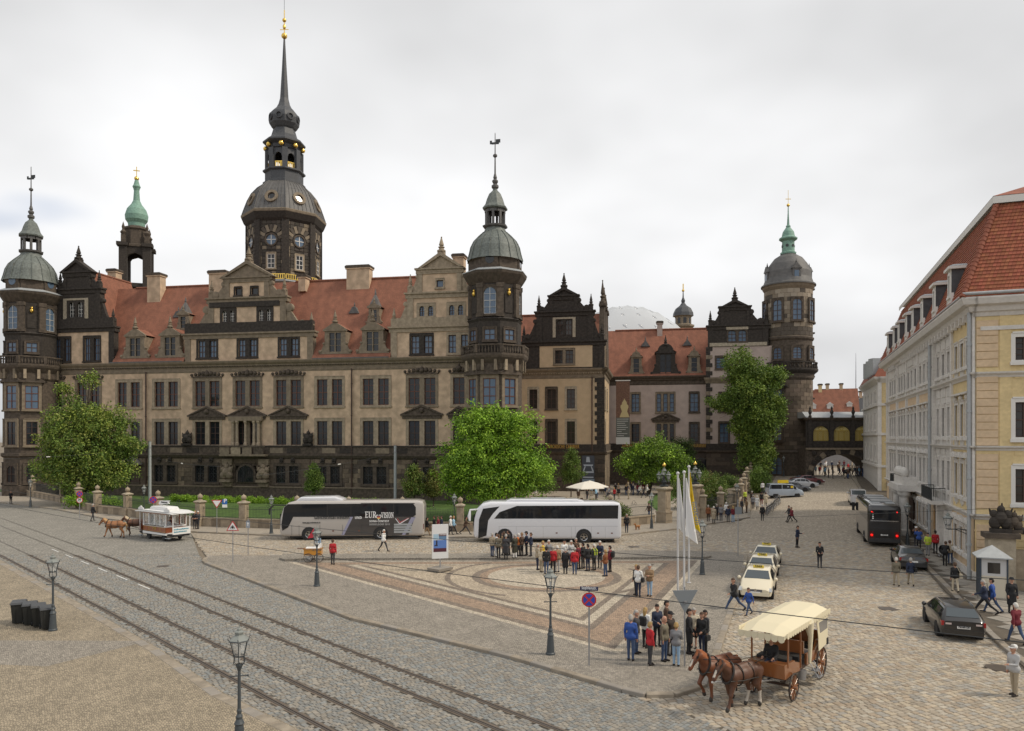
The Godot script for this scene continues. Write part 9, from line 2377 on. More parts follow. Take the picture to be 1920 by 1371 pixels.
func horse(label:String,at:Vector3,turn:float,m:ArrayMesh,coat:Color,mane:Color,group:String,white:=true) -> void:
	var o:=MeshInstance3D.new();o.name=numbered("horse");o.mesh=m
	var cm:=mt("horse_%.3f" % coat.r,coat,0.5,"soft",0.8)
	for k in m.get_surface_count():
		o.set_surface_override_material(k,{"coat":cm,"mane":mt("mane_%.3f" % mane.r,mane,0.8),"white":mt("horse_white",Color(0.5,0.45,0.38),0.7) if white else cm,"hoof":mt("hoof",Color(0.035,0.03,0.025),0.6)}[m.surface_get_name(k)])
	add_child(o);o.position=at;o.rotation.y=turn
	tag(o,label,"horse",group)
	var leather:=mt("leather",Color(0.02,0.015,0.012),0.45)
	var hoop:=func(x:float,y:float,ry:float,rz:float,tilt:float) -> Array:
		var p:=[]
		for k in 17:p.append(Vector3(x+tilt*cos(TAU*k/16),y+ry*cos(TAU*k/16),rz*sin(TAU*k/16)))
		return p
	var c:=G.new();c.tube(hoop.call(-0.68,1.36,0.34,0.235,0.12),0.04,6,false);mi(o,"collar",c,leather)
	var s:=G.new();s.tube(hoop.call(-0.25,1.22,0.36,0.315,0.0),0.022,5,false);s.tube(hoop.call(0.3,1.24,0.34,0.3,-0.05),0.015,5,false);mi(o,"girth_strap",s,leather)
	var b:=G.new()
	for z in [-0.31,0.31]:b.tube([Vector3(-0.8,1.15,z*0.75),Vector3(-0.25,1.1,z),Vector3(0.4,1.1,z),Vector3(0.9,1.0,z*0.8)],0.02,4)
	b.tube([Vector3(-0.5,1.56,0.02),Vector3(0.0,1.5,0.02),Vector3(0.8,1.46,0.0)],0.018,4);mi(o,"traces",b,leather)
	var br:=G.new();br.tube(hoop.call(-1.24,1.5,0.1,0.09,0.06),0.013,4,false);br.tube(hoop.call(-1.07,1.72,0.13,0.12,0.06),0.013,4,false)
	for z in [-0.1,0.1]:br.tube([Vector3(-1.07,1.7,z*1.1),Vector3(-1.24,1.5,z*0.9)],0.012,4);br.bx(-1.16,-1.08,1.64,1.73,z*1.15-0.006,z*1.15+0.006)
	mi(o,"bridle",br,leather)
func animals() -> void:
	var m1:=horse_mesh("horse_a",[[-0.08,0.0],[0.55,1.15],[0.12,0.0],[-0.2,0.5]],true,-0.08);var m2:=horse_mesh("horse_b",[[0.32,0.05],[-0.25,0.15],[-0.12,0.0],[0.25,0.05]],true,-0.12)
	horse("brown carriage horse with white blaze and white hind socks, nearer the bucket side",W(7.75,25.05),0.585,m2,Color(0.10,0.04,0.02),Color(0.2,0.07,0.025),"carriage horses")
	horse("reddish brown carriage horse lifting a foreleg, on the kerb side",W(7.25,25.95),0.52,m1,Color(0.17,0.055,0.022),Color(0.28,0.09,0.03),"carriage horses")
	horse("light chestnut tram horse with pale tail trotting on the road",W(-36.2,67.6),0.15,m2,Color(0.32,0.14,0.055),Color(0.45,0.28,0.13),"tram horses",false);horse("dark brown tram horse with pale mane beside the chestnut",W(-35.0,69.0),0.15,m1,Color(0.14,0.06,0.03),Color(0.5,0.4,0.27),"tram horses",false)
	var B:=[]
	B.append([Vector3(-0.2,0.38,0),Vector3(0.22,0.38,0),0.11,0.09,"coat"]);B.append([Vector3(-0.24,0.44,0),Vector3(-0.34,0.58,0),0.08,0.07,"coat"]);B.append([Vector3(-0.36,0.6,0),Vector3(-0.5,0.56,0),0.07,0.035,"coat"]);B.append([Vector3(0.28,0.42,0),Vector3(0.45,0.5,0),0.03,0.02,"coat"])
	for s in [-1,1]:B.append([Vector3(-0.18,0.34,0.07*s),Vector3(-0.2,0.03,0.07*s),0.05,0.03,"coat"]);B.append([Vector3(0.2,0.34,0.07*s),Vector3(0.16,0.2,0.07*s),0.06,0.04,"coat"]);B.append([Vector3(0.16,0.2,0.07*s),Vector3(0.22,0.03,0.07*s),0.035,0.028,"coat"]);B.append([Vector3(-0.34,0.64,0.06*s),Vector3(-0.32,0.56,0.09*s),0.03,0.025,"coat"])
	var dg:=mi(self,"dog",flesh(B,0.025,0.03,HC),mt("dog_coat",Color(0.34,0.15,0.05),0.8),W(12.3,72.6,0.12),0.6);tag(dg,"ginger dog standing beside the person in black near the gate","dog")
func people() -> void:
	folk("tour group beside the white coach","beside the white coach",[
		[-1.48,55.41,0.27,2.6,"stand beige denim greyhair","person in beige jacket and jeans at the edge of the group",1,""],
		[-1.18,55.41,0.27,2.2,"coat white white dark","person in long white coat in the group",1,""],
		[-1.00,54.68,0.27,2.9,"stand khaki black brown","person in taupe jacket seen from behind",1,""],
		[-0.62,56.17,0.27,-2.5,"woman tan charcoal brown","person in light tan jacket between others",1,""],
		[-0.44,54.20,0.27,3,"coat charcoal black greyhair","person in long dark grey coat with back turned",1.04,""],
		[-0.28,56.17,0.27,-2,"camera black black dark","tall person in black raising hands to the face",1.08,""],
		[0.20,54.68,0.27,-2.6,"coat olive white greyhair","person in olive black coat and white trousers",1,""],
		[0.48,55.66,0.27,-2.2,"woman orange charcoal whitehair","white-haired person in orange jacket",0.97,""],
		[0.74,55.66,0.27,-2,"hands brown black tan","person in brown jacket and black trousers",1,""],
		[1.09,55.91,0.27,-1.7,"stand navy black dark","person in navy jacket with black cap",1.03,"cap"],
		[1.42,55.54,0.27,-1.6,"hands navy charcoal brown","person in navy without a cap ending the group",1,""]])
	folk("tour group on the square","in the group on the square",[
		[1.74,50.52,0.15,1.9,"stand beige navy greyhair","person in beige windbreaker and navy trousers",1.02,""],
		[1.97,49.72,0.15,2.5,"woman cream beige blond","person in cream jacket and beige trousers",0.96,""],
		[2.17,51.98,0.15,1.5,"stand yellow charcoal blond","person with yellow top half hidden",1,""],
		[2.27,48.95,0.15,2.9,"stand black denim dark","person in black jacket, cap and jeans",1.02,"cap"],
		[2.60,52.41,0.15,0.6,"stand grey charcoal whitehair","white-haired person in grey facing the square",1,""],
		[2.73,49.33,0.15,3,"stand red black greyhair","person in red jacket and black trousers",1,""],
		[3.04,49.72,0.15,-2.8,"stand tan palegrey whitehair","white-haired person in tan jacket",1,""],
		[3.70,52.41,0.15,0.2,"hands white charcoal dark","dark-haired person in white top",1,""],
		[3.54,49.14,0.15,3.1,"coat black black whitehair","white-haired person in black coat with backpack",0.96,"backpack"],
		[4.17,52.20,0.15,0.5,"stand palegrey navy whitehair","white-haired person in pale grey jacket",1,""],
		[4.13,48.85,0.15,3,"stand red denim greyhair","person in bright red jacket and blue jeans",1,""],
		[4.53,50.72,0.15,-2.4,"stand maroon black brown","person in dark red jacket and black trousers",1,""],
		[4.58,53.08,0.15,0.4,"stand brown black greyhair","person in brown jacket at the back",1.03,""],
		[4.88,50.99,0.15,-2.2,"stand black charcoal dark","person in black jacket and charcoal trousers",1.02,""],
		[5.13,50.12,0.15,-2.4,"stand black navy dark","person in black and navy",1.03,""],
		[5.57,50.32,0.15,-2.3,"stand charcoal black whitehair","person with lime reflective stripes",1.02,"vest"],
		[6.09,51.34,0.15,-0.4,"hands navy charcoal whitehair","white-haired person in navy",1.05,""],
		[6.07,48.20,0.15,-2.2,"woman rust denim blond","blond person in rust jacket and jeans",0.98,""],
		[6.57,49.72,0.15,-2,"stand maroon black dark","person in dark red jacket with black backpack",1,"backpack"]])
	folk("","",[
		[7.12,42.50,0.15,-1,"stand black black blond","blond person in black behind the one in white on the square",0.98,""],
		[7.17,42.07,0.15,2.7,"hands white navy brown","person in white sweater with shoulder bag on the square",1,"shoulder"],
		[7.84,42.21,0.15,-0.5,"cross tan paledenim greyhair","bald person in brown sweater with crossed arms on the square",1.02,""],
		[7.43,31.09,0.12,1.3,"coat black black dark","person in long black coat beside the sign post",1.06,""],
		[7.84,31.95,0.12,-0.4,"skirt cream black greyhair","person in cream jacket and dark skirt beside the sign post",0.97,""],
		[7.96,31.09,0.12,-0.8,"woman black navy brown","person in black jacket with handbag beside the sign post",0.98,"handbag"],
		[8.16,31.32,0.12,-1.2,"stand charcoal black dark","dark-haired person half hidden behind the one with the handbag",1,""],
		[11.77,39.23,0,-1.3,"stride black denim brown","person in black jacket striding off the kerb by the taxis",1.06,""],
		[12.27,38.40,0,-1,"walk blue denim brown","child in blue jacket walking past the first taxi",0.82,""],
		[23.78,61.78,0,0.9,"phone navy black dark","person in navy jacket looking at a phone in the street",1.03,""],
		[21.67,52.20,0,-0.2,"hands black charcoal dark","person in black carrying a white bag in the street",1.02,"whitebag"],
		[30.21,80.77,0,-1.4,"walk charcoal black dark","person in charcoal crossing the street in step with another",1.02,""],
		[30.14,79.79,0,-1.3,"stride maroon black brown","person in dark red crossing the street",1,""],
		[23.77,45.84,0,2.9,"stroll khaki beige whitehair","white-haired person in taupe jacket walking behind the limousine",1,""],
		[24.75,46.00,0,2.8,"walk navy beige greyhair","person in navy jacket walking behind the limousine",1,"shoulder"],
		[26.00,43.48,0.128,2.9,"stroll black cream brown","person in black jacket with white shoulder bag on the pavement",0.98,"whitebag"],
		[24.30,38.10,0.128,-2.2,"stride navy black greyhair","grey-haired person in navy coat striding past the sentry box",1.05,"shoulder"],
		[24.84,38.33,0.128,-2.3,"walk blue denim dark","person in blue jacket with red collar passing the sentry box",1.04,""],
		[25.76,38.21,0.128,-0.3,"coat black black dark","guard in black coat with gold braid beside the sentry box",1.04,"cap"],
		[22.23,32.67,0.128,-3,"walk maroon denim whitehair","white-haired person in dark red leather jacket on the pavement",1.03,""],
		[17.87,26.37,0,-1.4,"phone palegrey beige greyhair","person with white cap and black bag at the kerb",1.02,"whitecap"],
		[32.81,59.76,0.128,2.8,"camera blue black brown","person in blue jacket taking a picture by the lamp",1,""],
		[33.06,60.63,0.128,-0.5,"camera black charcoal greyhair","person with white hat and black top by the lamp",1,"whitecap"],
		[31.92,56.88,0.128,-0.8,"hands lime grey dark","person in lime jacket facing the person in red",0.97,""],
		[32.92,57.63,0.128,2.9,"stand red black dark","person in red jacket with back turned on the pavement",1.02,""],
		[30.57,52.32,0.128,2.5,"bend black black brown","person in long black top pushing a stroller",1,""],
		[31.33,52.98,0.128,2.7,"bend beige denim brown","person in beige top and jeans bending beside the stroller",0.98,""],
		[-10.36,59.76,0,1.2,"walk white charcoal whitehair","white-haired person in white jacket walking past the dark coach",1.03,""],
		[-12.76,52.78,0.125,3,"stand red charcoal brown","person in red vendor jacket with white print beside the orange cart",1.02,""],
		[-7.85,68.22,0.12,2,"walk black tan dark","person in black top and tan trousers at the tail of the dark coach",1,""],
		[-4.34,69.35,0.12,1.5,"stride brown charcoal dark","person in brown jacket striding towards the white coach",1,""],
		[10.15,70.51,0.12,2.4,"stand rust black brown","person half hidden behind the tail of the white coach",1,""],
		[10.91,70.51,0.12,-0.2,"stand black navy greyhair","person in black standing with the ginger dog",1,""],
		[15.35,83.03,0.12,-0.9,"walk brown denim brown","person in brown jacket behind the gate railing",1,""],
		[-68.28,100.97,0.12,1.2,"hands black black brown","person in black on the pavement at the street bend",1,""],
		[-45.46,80.39,0.12,2.6,"stroll black charcoal greyhair","person in black jacket walking past the fence pillars",1.05,""],
		[-31.41,73.38,0.12,0.2,"hands black charcoal blond","person in black leaning at the fence next to a companion",1,""],
		[-31.09,73.38,0.12,-0.2,"hands charcoal charcoal whitehair","person in charcoal leaning at the fence next to a companion",1,""]])
	folk("tour group on the island tip","in the group by the yield sign",[
		[4.83,30.12,0.12,2.8,"stand blue denim greyhair","person in blue and black jacket and jeans",1.05,""],
		[5.21,31.09,0.12,1.2,"stand charcoal denim greyhair","person in dark grey jacket behind the blue one",1.03,""],
		[5.75,31.95,0.12,2.4,"woman white black blond","person in white jacket with black backpack",0.98,"backpack"],
		[5.50,29.52,0.12,1.9,"stand red charcoal blond","person in red and dark jacket, charcoal trousers",0.97,""],
		[6.31,32.23,0.12,0.3,"hands navy black dark","person in navy vest with hands folded",1.02,""],
		[6.82,32.70,0.12,1.4,"stand brown black dark","tall person in brown jacket at the rear",1.06,""],
		[6.18,30.05,0.12,0.9,"stand khaki denim skin","bald person in khaki brown jacket and jeans",1.02,""],
		[6.59,30.86,0.12,0.6,"stand darkbrown charcoal brown","person in dark brown jacket and flat cap",1.03,"cap"],
		[6.52,29.42,0.12,2.9,"hands grey paledenim blond","person in grey jacket and pale jeans seen from behind",0.97,""]])
	folk("visitors along the right fence","",[
		[21.15,79.88,0.12,2.9,"stand rust darkbrown greyhair","person in rust brown jacket by the ball-topped pillar",1,""],
		[27.31,88.08,0.12,0.6,"stand charcoal black greyhair","person in charcoal standing between the bicycles",1,""],
		[28.03,88.60,0.12,-2,"stand tan brown brown","person in tan jacket between the bicycles",1,""],
		[30.22,92.93,0.12,2.9,"stroll grey charcoal greyhair","person in grey coat walking up the pavement",1,""],
		[30.39,91.88,0.12,2.9,"coat white black whitehair","person in long white coat walking up the pavement",1,""],
		[27.17,80.45,0.12,3,"stand black black whitehair","white-haired person in black beside the bicycle row",1,""],
		[32.73,95.59,0.12,2.9,"coat cream black brown","person in cream coat beside the silver-blue van",1,""],
		[32.44,96.35,0.12,2.7,"stand black maroon dark","person in black top near the silver-blue van",1,""],
		[31.72,97.98,0.12,2.9,"stand darkbrown black greyhair","person in dark brown walking by the fence",1,""],
		[31.40,99.87,0.12,0.3,"stand lime charcoal brown","person in lime vest by the fence",1,""],
		[37.06,109.60,0.12,2.8,"stroll white charcoal dark","person in white shirt far up the pavement",1,""]])
	folk("visitors along the right fence","near the bicycle stand",[
		[21.34,78.39,0.12,2.9,"coat beige black whitehair","person in long beige coat",1,""],
		[22.41,81.11,0.12,2.6,"stand black black greyhair","person in black with an arm out",1,""],
		[22.70,80.49,0.12,3,"stand grey navy brown","person in grey jacket and navy trousers",1,""],
		[24.17,83.58,0.12,2.8,"stroll white charcoal whitehair","white-haired person in white jacket",1,""],
		[23.00,78.88,0.12,3.1,"stand navy charcoal brown","person in navy jacket",1,""],
		[23.52,78.88,0.12,-2.8,"woman maroon paledenim blond","person in dark red top and pale jeans",1,""]])
	folk("","between the two coaches",[
		[-7.24,68.97,0.12,-1.5,"stand black black dark","person in black",1,""],
		[-6.85,68.78,0.12,-1.8,"stand maroon charcoal brown","person in dark red coat",1,""],
		[-6.55,68.97,0.12,-1.5,"stand navy charcoal dark","person in navy jacket",1,""],
		[-5.73,68.97,0.12,1.4,"stroll white charcoal whitehair","person in white coat walking",1,""],
		[-5.49,69.35,0.12,1.5,"walk lightblue charcoal blond","person in light blue jacket walking",1,""]])
	# those who ride
	var d:=person(9.3,26.4,0.86,-0.68,"sit","black","navy","dark","coachman in black sitting on the carriage box with the reins")
	d.position=W(10.3,27.6)+Vector3(0.63,0,-0.775)*-1.75+Vector3.UP*0.9;d.rotation.y=0.888-PI/2
	var e:=person(-33.6,68.2,0.6,-1.8,"stand","black","black","dark","tram driver in black standing on the tram platform")
	e.position=W(-31.5,67.2)+Vector3(-0.825,0.6,-0.565)*Vector3(2.25,1,2.25);e.rotation.y=-2.1
	for k in 4:
		var r:=person(-31.5,67.2,0.7,0.0,"sit",["grey","beige","navy","palegrey"][k],"charcoal",["greyhair","blond","brown","whitehair"][k],["passenger in grey inside the horse tram","passenger in beige inside the horse tram","passenger in navy inside the horse tram","passenger in pale grey inside the horse tram"][k])
		r.position=W(-31.5,67.2)+Vector3(0.825,0,0.565)*(-1.3+k*0.85)+Vector3(-0.565,0,0.825)*(0.35 if k % 2 else -0.35)+Vector3.UP*0.72;r.rotation.y=-0.6+(0.0 if k % 2==0 else PI)
	var c:=person(5.6,97.4,0.06,0.3,"sit","yellow","denim","brown","guest in yellow sitting on the café terrace");c.position.y=0.12
	# stroller pushed on the pavement
	var s:=thing("stroller","dark baby stroller with small wheels on the palace pavement","stroller",W(32.7,55.9,0.128),-1.1)
	var g:=G.new();g.hexa([Vector3(-0.3,0.35,0.2),Vector3(0.3,0.35,0.2),Vector3(0.3,0.35,-0.2),Vector3(-0.3,0.35,-0.2),Vector3(-0.38,0.6,0.22),Vector3(0.35,0.6,0.22),Vector3(0.35,0.6,-0.22),Vector3(-0.38,0.6,-0.22)]);mi(s,"seat",g,MT["rubber"])
	var h:=G.new();h.T=Transform3D(Basis(Vector3.RIGHT,PI/2),Vector3(-0.05,0.6,-0.22));h.lathe([Vector2(0.36,0),Vector2(0.36,0.44)],14);mi(s,"hood",h,MT["rubber"])
	for x in [-0.35,0.35]:
		for z in [-0.22,0.22]:spoke_wheel(s,Vector3(x,0.13,z),0.12,MT["steel"],8,0.02)
	var b:=G.new();b.tube([Vector3(0.35,0.3,0.22),Vector3(0.6,0.95,0.22),Vector3(0.6,0.95,-0.22),Vector3(0.35,0.3,-0.22)],0.015,5);b.tube([Vector3(-0.35,0.15,0.22),Vector3(0.35,0.4,0.22)],0.015,4);b.tube([Vector3(-0.35,0.15,-0.22),Vector3(0.35,0.4,-0.22)],0.015,4);mi(s,"push_bar",b,MT["steel"])
	crowd(26,[9.0,104.0,15.0,128.0,24.0,128.0,20.0,110.0],"visitors in the palace garden","in the crowd at the palace garden door")
	crowd(26,[54.5,126.0,53.5,137.0,63.5,139.0,62.0,126.0],"crowd under the arch","in the crowd under the street arch")
	crowd(22,[61.0,126.0,62.5,138.0,67.5,138.0,64.5,126.0],"crowd under the arch","in the crowd under the street arch")
	crowd(12,[62.0,150.0,68.0,168.0,80.0,168.0,71.0,150.0],"crowd beyond the arch","in the far crowd beyond the street arch")
	crowd(10,[49.5,96.0,58.0,118.0,61.0,118.0,51.5,96.0],"walkers below the arch","walking on the pavement below the arch")
func folk(group:String,where:String,rows:Array) -> void:
	for q in rows:
		var w:PackedStringArray=q[4].split(" ")
		person(q[0],q[1],q[2],q[3],w[0],w[1],w[2],w[3],q[5]+(" "+where if where else ""),group,q[6],q[7])
func crowd(n:int,area:Array,group:String,where:String) -> void:
	var a:=pv(area)
	for k in n:
		var u:=(k+rng.randf())/n;var v:=rng.randf()
		var p:=a[0].lerp(a[3],u).lerp(a[1].lerp(a[2],u),v)
		var to:String=["black","navy","charcoal","white","maroon","grey","beige","brown","lightblue","black","navy","red"][rng.randi() % 12];var le:String=["black","denim","charcoal","navy","beige"][rng.randi() % 5]
		var say:Dictionary={"lightblue": "light blue","maroon": "dark red"}
		person(p.x,p.y,0.08,rng.randf_range(-3.1,3.1),["stand","stroll","hands","woman","walk"][rng.randi() % 5],to,le,["brown","dark","greyhair","blond","whitehair"][rng.randi() % 5],"person in %s top and %s trousers %s" % [say.get(to,to),le,where],group,rng.randf_range(0.95,1.04))
func leaf_cluster(key:String,n:int,spread:float,ls:float,droop:float) -> ArrayMesh:
	if cache.has(key):return cache[key]
	var g:=G.new();var r2:=RandomNumberGenerator.new();r2.seed=9
	for k in n:
		var o:=Vector3(r2.randfn(0,0.45),r2.randfn(0,0.4),r2.randfn(0,0.45))*spread
		var d:=(o.normalized()+Vector3(r2.randf_range(-0.7,0.7),-droop+r2.randf_range(-0.4,0.4),r2.randf_range(-0.7,0.7))).normalized()
		var s:=d.cross(Vector3(r2.randf_range(-1,1),1.2,r2.randf_range(-1,1))).normalized()
		var l:=ls*r2.randf_range(0.7,1.3);var w:=l*0.34
		var m:=o+d*l*0.5+s.cross(d)*l*0.08
		g.tri(o,m+s*w,m-s*w);g.tri(m+s*w,o+d*l,m-s*w)
	cache[key]=g.mesh()
	return cache[key]
# lobes: [x, y, z, rx, ry, rz, share of the clusters]; cols: leaf colours
func tree(n:String,label:String,at:Vector3,trunk:Array,lobes:Array,count:int,cl:ArrayMesh,size:float,cols:Array,seed_:int,cat:="tree") -> void:
	var p:=thing(n,label,cat,at,0.0)
	var r2:=RandomNumberGenerator.new();r2.seed=seed_
	var t:=G.new()
	if trunk.size():
		t.tube(trunk[0],trunk[1],9)
		var top:Vector3=trunk[0][-1]
		for L in lobes:
			var c:=Vector3(L[0],L[1],L[2])
			var s:Vector3=trunk[0][maxi(0,trunk[0].size()-2)].lerp(top,r2.randf_range(0.1,0.9))
			t.tube([s,s.lerp(c,0.5)+Vector3(r2.randf_range(-0.3,0.3),r2.randf_range(0.0,0.5),r2.randf_range(-0.3,0.3)),c+Vector3(0,L[4]*0.3,0)],[trunk[1][-1]*0.7,trunk[1][-1]*0.4,0.03],6)
			for k in 5:
				var e:=c+Vector3(r2.randfn(0,0.5)*L[3],r2.randfn(0.1,0.5)*L[4],r2.randfn(0,0.5)*L[5])
				t.tube([s.lerp(c,0.6),e],[trunk[1][-1]*0.3,0.015],4)
		mi(p,"trunk",t,mt("bark",Color(0.085,0.065,0.05),0.95,"speck",0.6))
	var total:=0.0
	for L in lobes:total+=L[6]
	var T:=[];var C:=[]
	var nz:=FastNoiseLite.new();nz.seed=seed_;nz.frequency=0.35;nz.fractal_octaves=3
	for L in lobes:
		var m:=int(count*L[6]/total)
		var k:=0;var tries:=0
		while k<m and tries<m*8:
			tries+=1
			var d:=Vector3(r2.randfn(),r2.randfn(),r2.randfn()).normalized()
			var rad:=pow(r2.randf(),0.38)
			var q:=Vector3(L[0],L[1],L[2])+Vector3(d.x*L[3],d.y*L[4],d.z*L[5])*rad*(1.0+0.75*nz.get_noise_3d(d.x*3.0+L[0],d.y*3.0+L[1],d.z*3.0))
			if nz.get_noise_3d(q.x*2.2,q.y*2.2,q.z*2.2)<0.0 or q.y<0.1:continue
			k+=1
			var b:=Basis.from_euler(Vector3(r2.randf_range(-0.5,0.5),r2.randf()*TAU,r2.randf_range(-0.5,0.5)))*size*r2.randf_range(0.7,1.3)
			T.append(Transform3D(b,q))
			var c:Color=cols[r2.randi() % cols.size()]*r2.randf_range(1.05,1.65)
			C.append(c)
	var src:=cl.surface_get_arrays(0);var sv:PackedVector3Array=src[Mesh.ARRAY_VERTEX];var sn:PackedVector3Array=src[Mesh.ARRAY_NORMAL]
	var V:=PackedVector3Array();var N:=PackedVector3Array();var K:=PackedColorArray();var kc:=PackedColorArray();kc.resize(sv.size())
	for i in T.size():
		V.append_array(T[i]*sv);N.append_array(Transform3D(T[i].basis.orthonormalized(),Vector3.ZERO)*sn)
		kc.fill(Color(C[i].r,C[i].g,C[i].b));K.append_array(kc)
	var g:=G.new();g.V=V;g.N=N;g.C=K;g.use_c=true
	mi(p,"crown" if cat=="tree" else "foliage",g,MT["leaf"])
func trees() -> void:
	var broad:=leaf_cluster("lc_broad",15,0.6,0.3,0.2);var feather:=leaf_cluster("lc_feather",16,0.62,0.3,0.8);var fine:=leaf_cluster("lc_fine",14,0.42,0.19,0.1)
	var mid:=[Color(0.10,0.16,0.025),Color(0.075,0.125,0.02),Color(0.14,0.20,0.035),Color(0.055,0.095,0.018)]
	var young:=[Color(0.19,0.23,0.04),Color(0.15,0.2,0.035),Color(0.11,0.16,0.03),Color(0.23,0.25,0.06)]
	var bright:=[Color(0.17,0.29,0.02),Color(0.22,0.34,0.03),Color(0.12,0.22,0.018),Color(0.09,0.17,0.015)]
	var deep:=[Color(0.045,0.075,0.015),Color(0.06,0.095,0.02),Color(0.035,0.06,0.014)]
	var olive:=[Color(0.11,0.13,0.025),Color(0.14,0.12,0.03),Color(0.08,0.1,0.02)]
	tree("broadleaf_tree","big yellow-green tree standing in front of the left tower",W(-57.3,100),[[Vector3(0,0,0),Vector3(0.2,3,0),Vector3(-0.1,7,0.2),Vector3(0.2,12,0)],[0.55,0.42,0.32,0.16]],[[-0.3,8.0,0,5.4,3.6,4.6,1.3],[-3.4,5.2,0.5,3.2,2.4,3.2,0.7],[3.0,5.0,0.6,3.4,2.5,3.4,0.8],[-1.6,12.0,0,3.4,2.6,3.2,0.6],[2.2,11.2,0,3.4,2.4,3.2,0.6],[4.8,8.2,0,2.2,1.6,2.2,0.3],[-4.6,9.2,0,2.0,1.8,2.0,0.22],[-3.0,15.6,0,1.3,1.0,1.3,0.06],[0.4,16.8,0.2,1.2,1.1,1.2,0.05],[0.0,3.0,1.0,3.6,1.6,3.0,0.4]],3300,broad,0.95,young+mid,21)
	tree("weeping_tree","bright green drooping tree behind the white coach",W(-2.2,84),[[Vector3(0.2,0,0),Vector3(0,2.4,0),Vector3(0,5,0),Vector3(0,8,0)],[0.5,0.42,0.34,0.2]],[[0,8.0,0,4.6,4.2,4.2,1.5],[-3.4,5.4,0.5,2.9,3.2,2.9,0.8],[3.4,5.6,0.4,3.0,3.2,3.0,0.8],[-1.2,10.8,0,3.0,2.2,2.8,0.5],[2.0,10.4,0,2.8,2.0,2.8,0.4],[0.3,4.4,2.2,3.4,2.4,2.4,0.6]],3300,feather,0.85,bright,33)
	tree("tall_tree","tall narrow dark green tree in front of the round tower",W(41.2,127.5),[[Vector3(0,0,0),Vector3(0.2,6,0),Vector3(0,13,0),Vector3(-0.4,19,0)],[0.5,0.4,0.3,0.14]],[[0.6,5.2,0.2,3.2,3.8,3.0,0.9],[0.3,10.4,0,3.8,3.6,3.4,1.2],[0.0,15.2,0,4.2,3.6,3.6,1.1],[-1.6,19.6,0,3.0,2.8,2.8,0.6],[3.6,18.2,0,2.6,1.6,2.4,0.3],[-4.4,13.4,0,3.0,1.5,2.4,0.35],[4.0,12.4,0,2.2,2.6,2.2,0.35]],4400,broad,1.05,mid+[Color(0.16,0.21,0.035)],41)
	tree("maple_tree","fresh green spreading tree on the palace terrace by the gate",W(22.8,119),[[Vector3(-1.0,0,0.4),Vector3(-0.4,2.4,0.2),Vector3(0,4.5,0)],[0.34,0.28,0.2]],[[0,6.2,0,4.0,2.8,3.6,1.2],[-3.2,4.6,0.3,2.4,2.0,2.4,0.5],[3.0,5.0,0.2,2.4,1.9,2.4,0.5],[0.3,3.6,1.2,3.0,1.4,2.4,0.4]],2600,broad,0.95,bright.slice(0,3)+mid,52)
	tree("yew","dark evergreen behind the spreading tree at the pink wing",W(29.8,130),[[Vector3(0,0,0),Vector3(0,5,0)],[0.3,0.15]],[[0,3.2,0,3.0,3.2,2.6,1.0],[0,6.6,0,2.0,2.2,1.8,0.5]],1500,fine,1.1,deep,61)
	tree("round_shrub","large rounded green shrub behind the big gate pillars",W(23.5,93.5),[],[[0,2.0,0,2.8,2.4,2.4,1.0],[1.6,1.6,0.2,2.0,1.7,1.8,0.5],[-1.4,2.6,0,1.7,1.8,1.6,0.4]],2400,fine,0.9,mid+olive,71,"shrub")
	tree("low_shrub","low spreading shrub behind the tail of the white coach",W(9.6,79.6),[],[[0,1.1,0,2.3,1.4,1.9,1.0],[1.2,0.8,0.2,1.7,1.0,1.4,0.5]],1500,fine,0.85,olive+mid,72,"shrub")
	tree("ivy_bush","leafy ivy bush at the far end of the right fence",W(37.6,112.5),[],[[0,1.6,0,1.6,1.9,1.4,1.0]],700,fine,1.0,mid,73,"shrub")
	tree("garden_shrub","green shrub spilling over the fence wall by the street bend",W(-53.0,93.6),[],[[0,1.2,0,1.8,0.8,1.0,1.0],[2.2,1.0,0.4,1.4,0.7,0.9,0.7],[-2.4,1.2,-0.6,1.4,0.7,0.9,0.7]],900,fine,0.85,bright,74,"shrub")
	tree("dark_shrub","dark shrub at the foot of the pink wing behind the gate",W(31.5,124),[],[[0,1.4,0,3.4,1.6,2.0,1.0],[4.0,1.2,1.0,2.6,1.4,1.8,0.7]],1200,fine,1.0,deep+mid,75,"shrub")
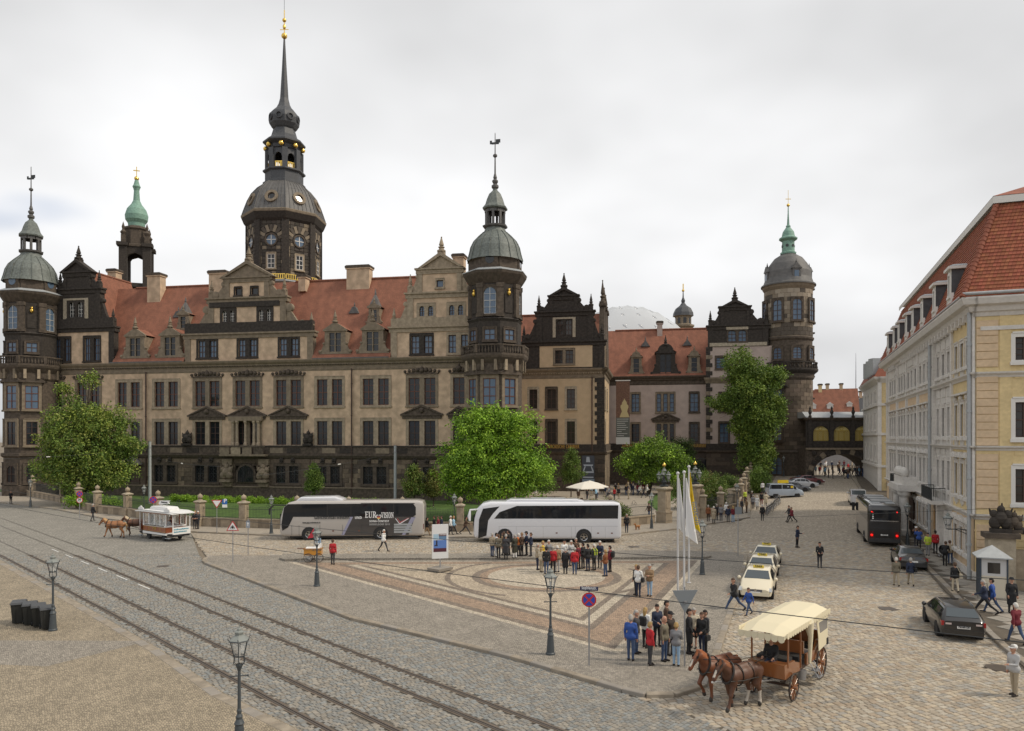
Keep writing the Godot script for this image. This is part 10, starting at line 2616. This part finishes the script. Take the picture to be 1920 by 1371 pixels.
	var young_t:=[["young_tree","young green tree before the palace base behind the dark coach",-27.6,103.5,5.4,1.25,mid,81],["young_tree","bronze-green young tree left of its twin by the rusticated base",-12.9,98,5.6,1.5,olive+mid,82],["young_tree","bronze-green young tree beside the big drooping tree",-10.4,98,4.9,1.4,olive,83],["young_tree","conical young tree by the crown poster",9.0,113,7.4,1.7,mid,84],["young_tree","young green tree between drooping tree and café terrace",3.9,97,6.6,1.8,bright.slice(2)+mid,85]]
	for q in young_t:
		var h:float=q[4];var w:float=q[5]
		tree(q[0],q[1],W(q[2],q[3]),[[Vector3(0,0,0),Vector3(0.05,h*0.4,0),Vector3(0,h*0.9,0)],[0.09,0.07,0.03]],[[0,h*0.5,0,w,h*0.2,w,1.0],[0,h*0.7,0,w*0.75,h*0.18,w*0.75,0.6],[0,h*0.87,0,w*0.4,h*0.14,w*0.4,0.25]],620,fine,0.95,q[6],q[7])
	# clipped low hedge along the back of the lawn
	for e in [[-48.0,105.5,-30.0,101.5,"clipped low hedge at the back of the lawn behind the horse tram"],[-28.0,101.0,-13.0,97.5,"clipped low hedge at the back of the lawn behind the dark coach"]]:
		var L:=[]
		for k in 12:L.append([lerpf(0,e[2]-e[0],k/11.0),0.45,lerpf(0,e[1]-e[3],k/11.0),1.0,0.45,0.6,1.0])
		tree("hedge",e[4],W(e[0],e[1]),[],L,1500,fine,0.7,bright.slice(0,3),91,"hedge")
func _ready() -> void:
	rng.seed=4711
	setup()
	textures()
	mats()
	var t:=Time.get_ticks_msec()
	ground();print("ground ",Time.get_ticks_msec()-t)
	main_wing();ochre_wing();pink_wing();round_tower();great_tower();far_towers();bridge();backdrop()
	corner_tower("dark octagonal corner tower with aged copper dome, nearer the white coach",Vector3(-2.37,0,-104),"copper_aged",-0.5)
	corner_tower("dark octagonal corner tower beside the black-gabled end of the palace",Vector3(-76.7,0,-118.2),"copper_aged",1.0)
	palace()
	print("castle ",Time.get_ticks_msec()-t)
	lamps();fences();signs();flags();bins();poles_wires();cafe();palace_corner();banners()
	print("street ",Time.get_ticks_msec()-t)
	coaches();cars();carriage();horse_tram();cart_and_bikes()
	print("vehicles ",Time.get_ticks_msec()-t)
	animals();people()
	print("life ",Time.get_ticks_msec()-t)
	trees()
	print("trees ",Time.get_ticks_msec()-t)
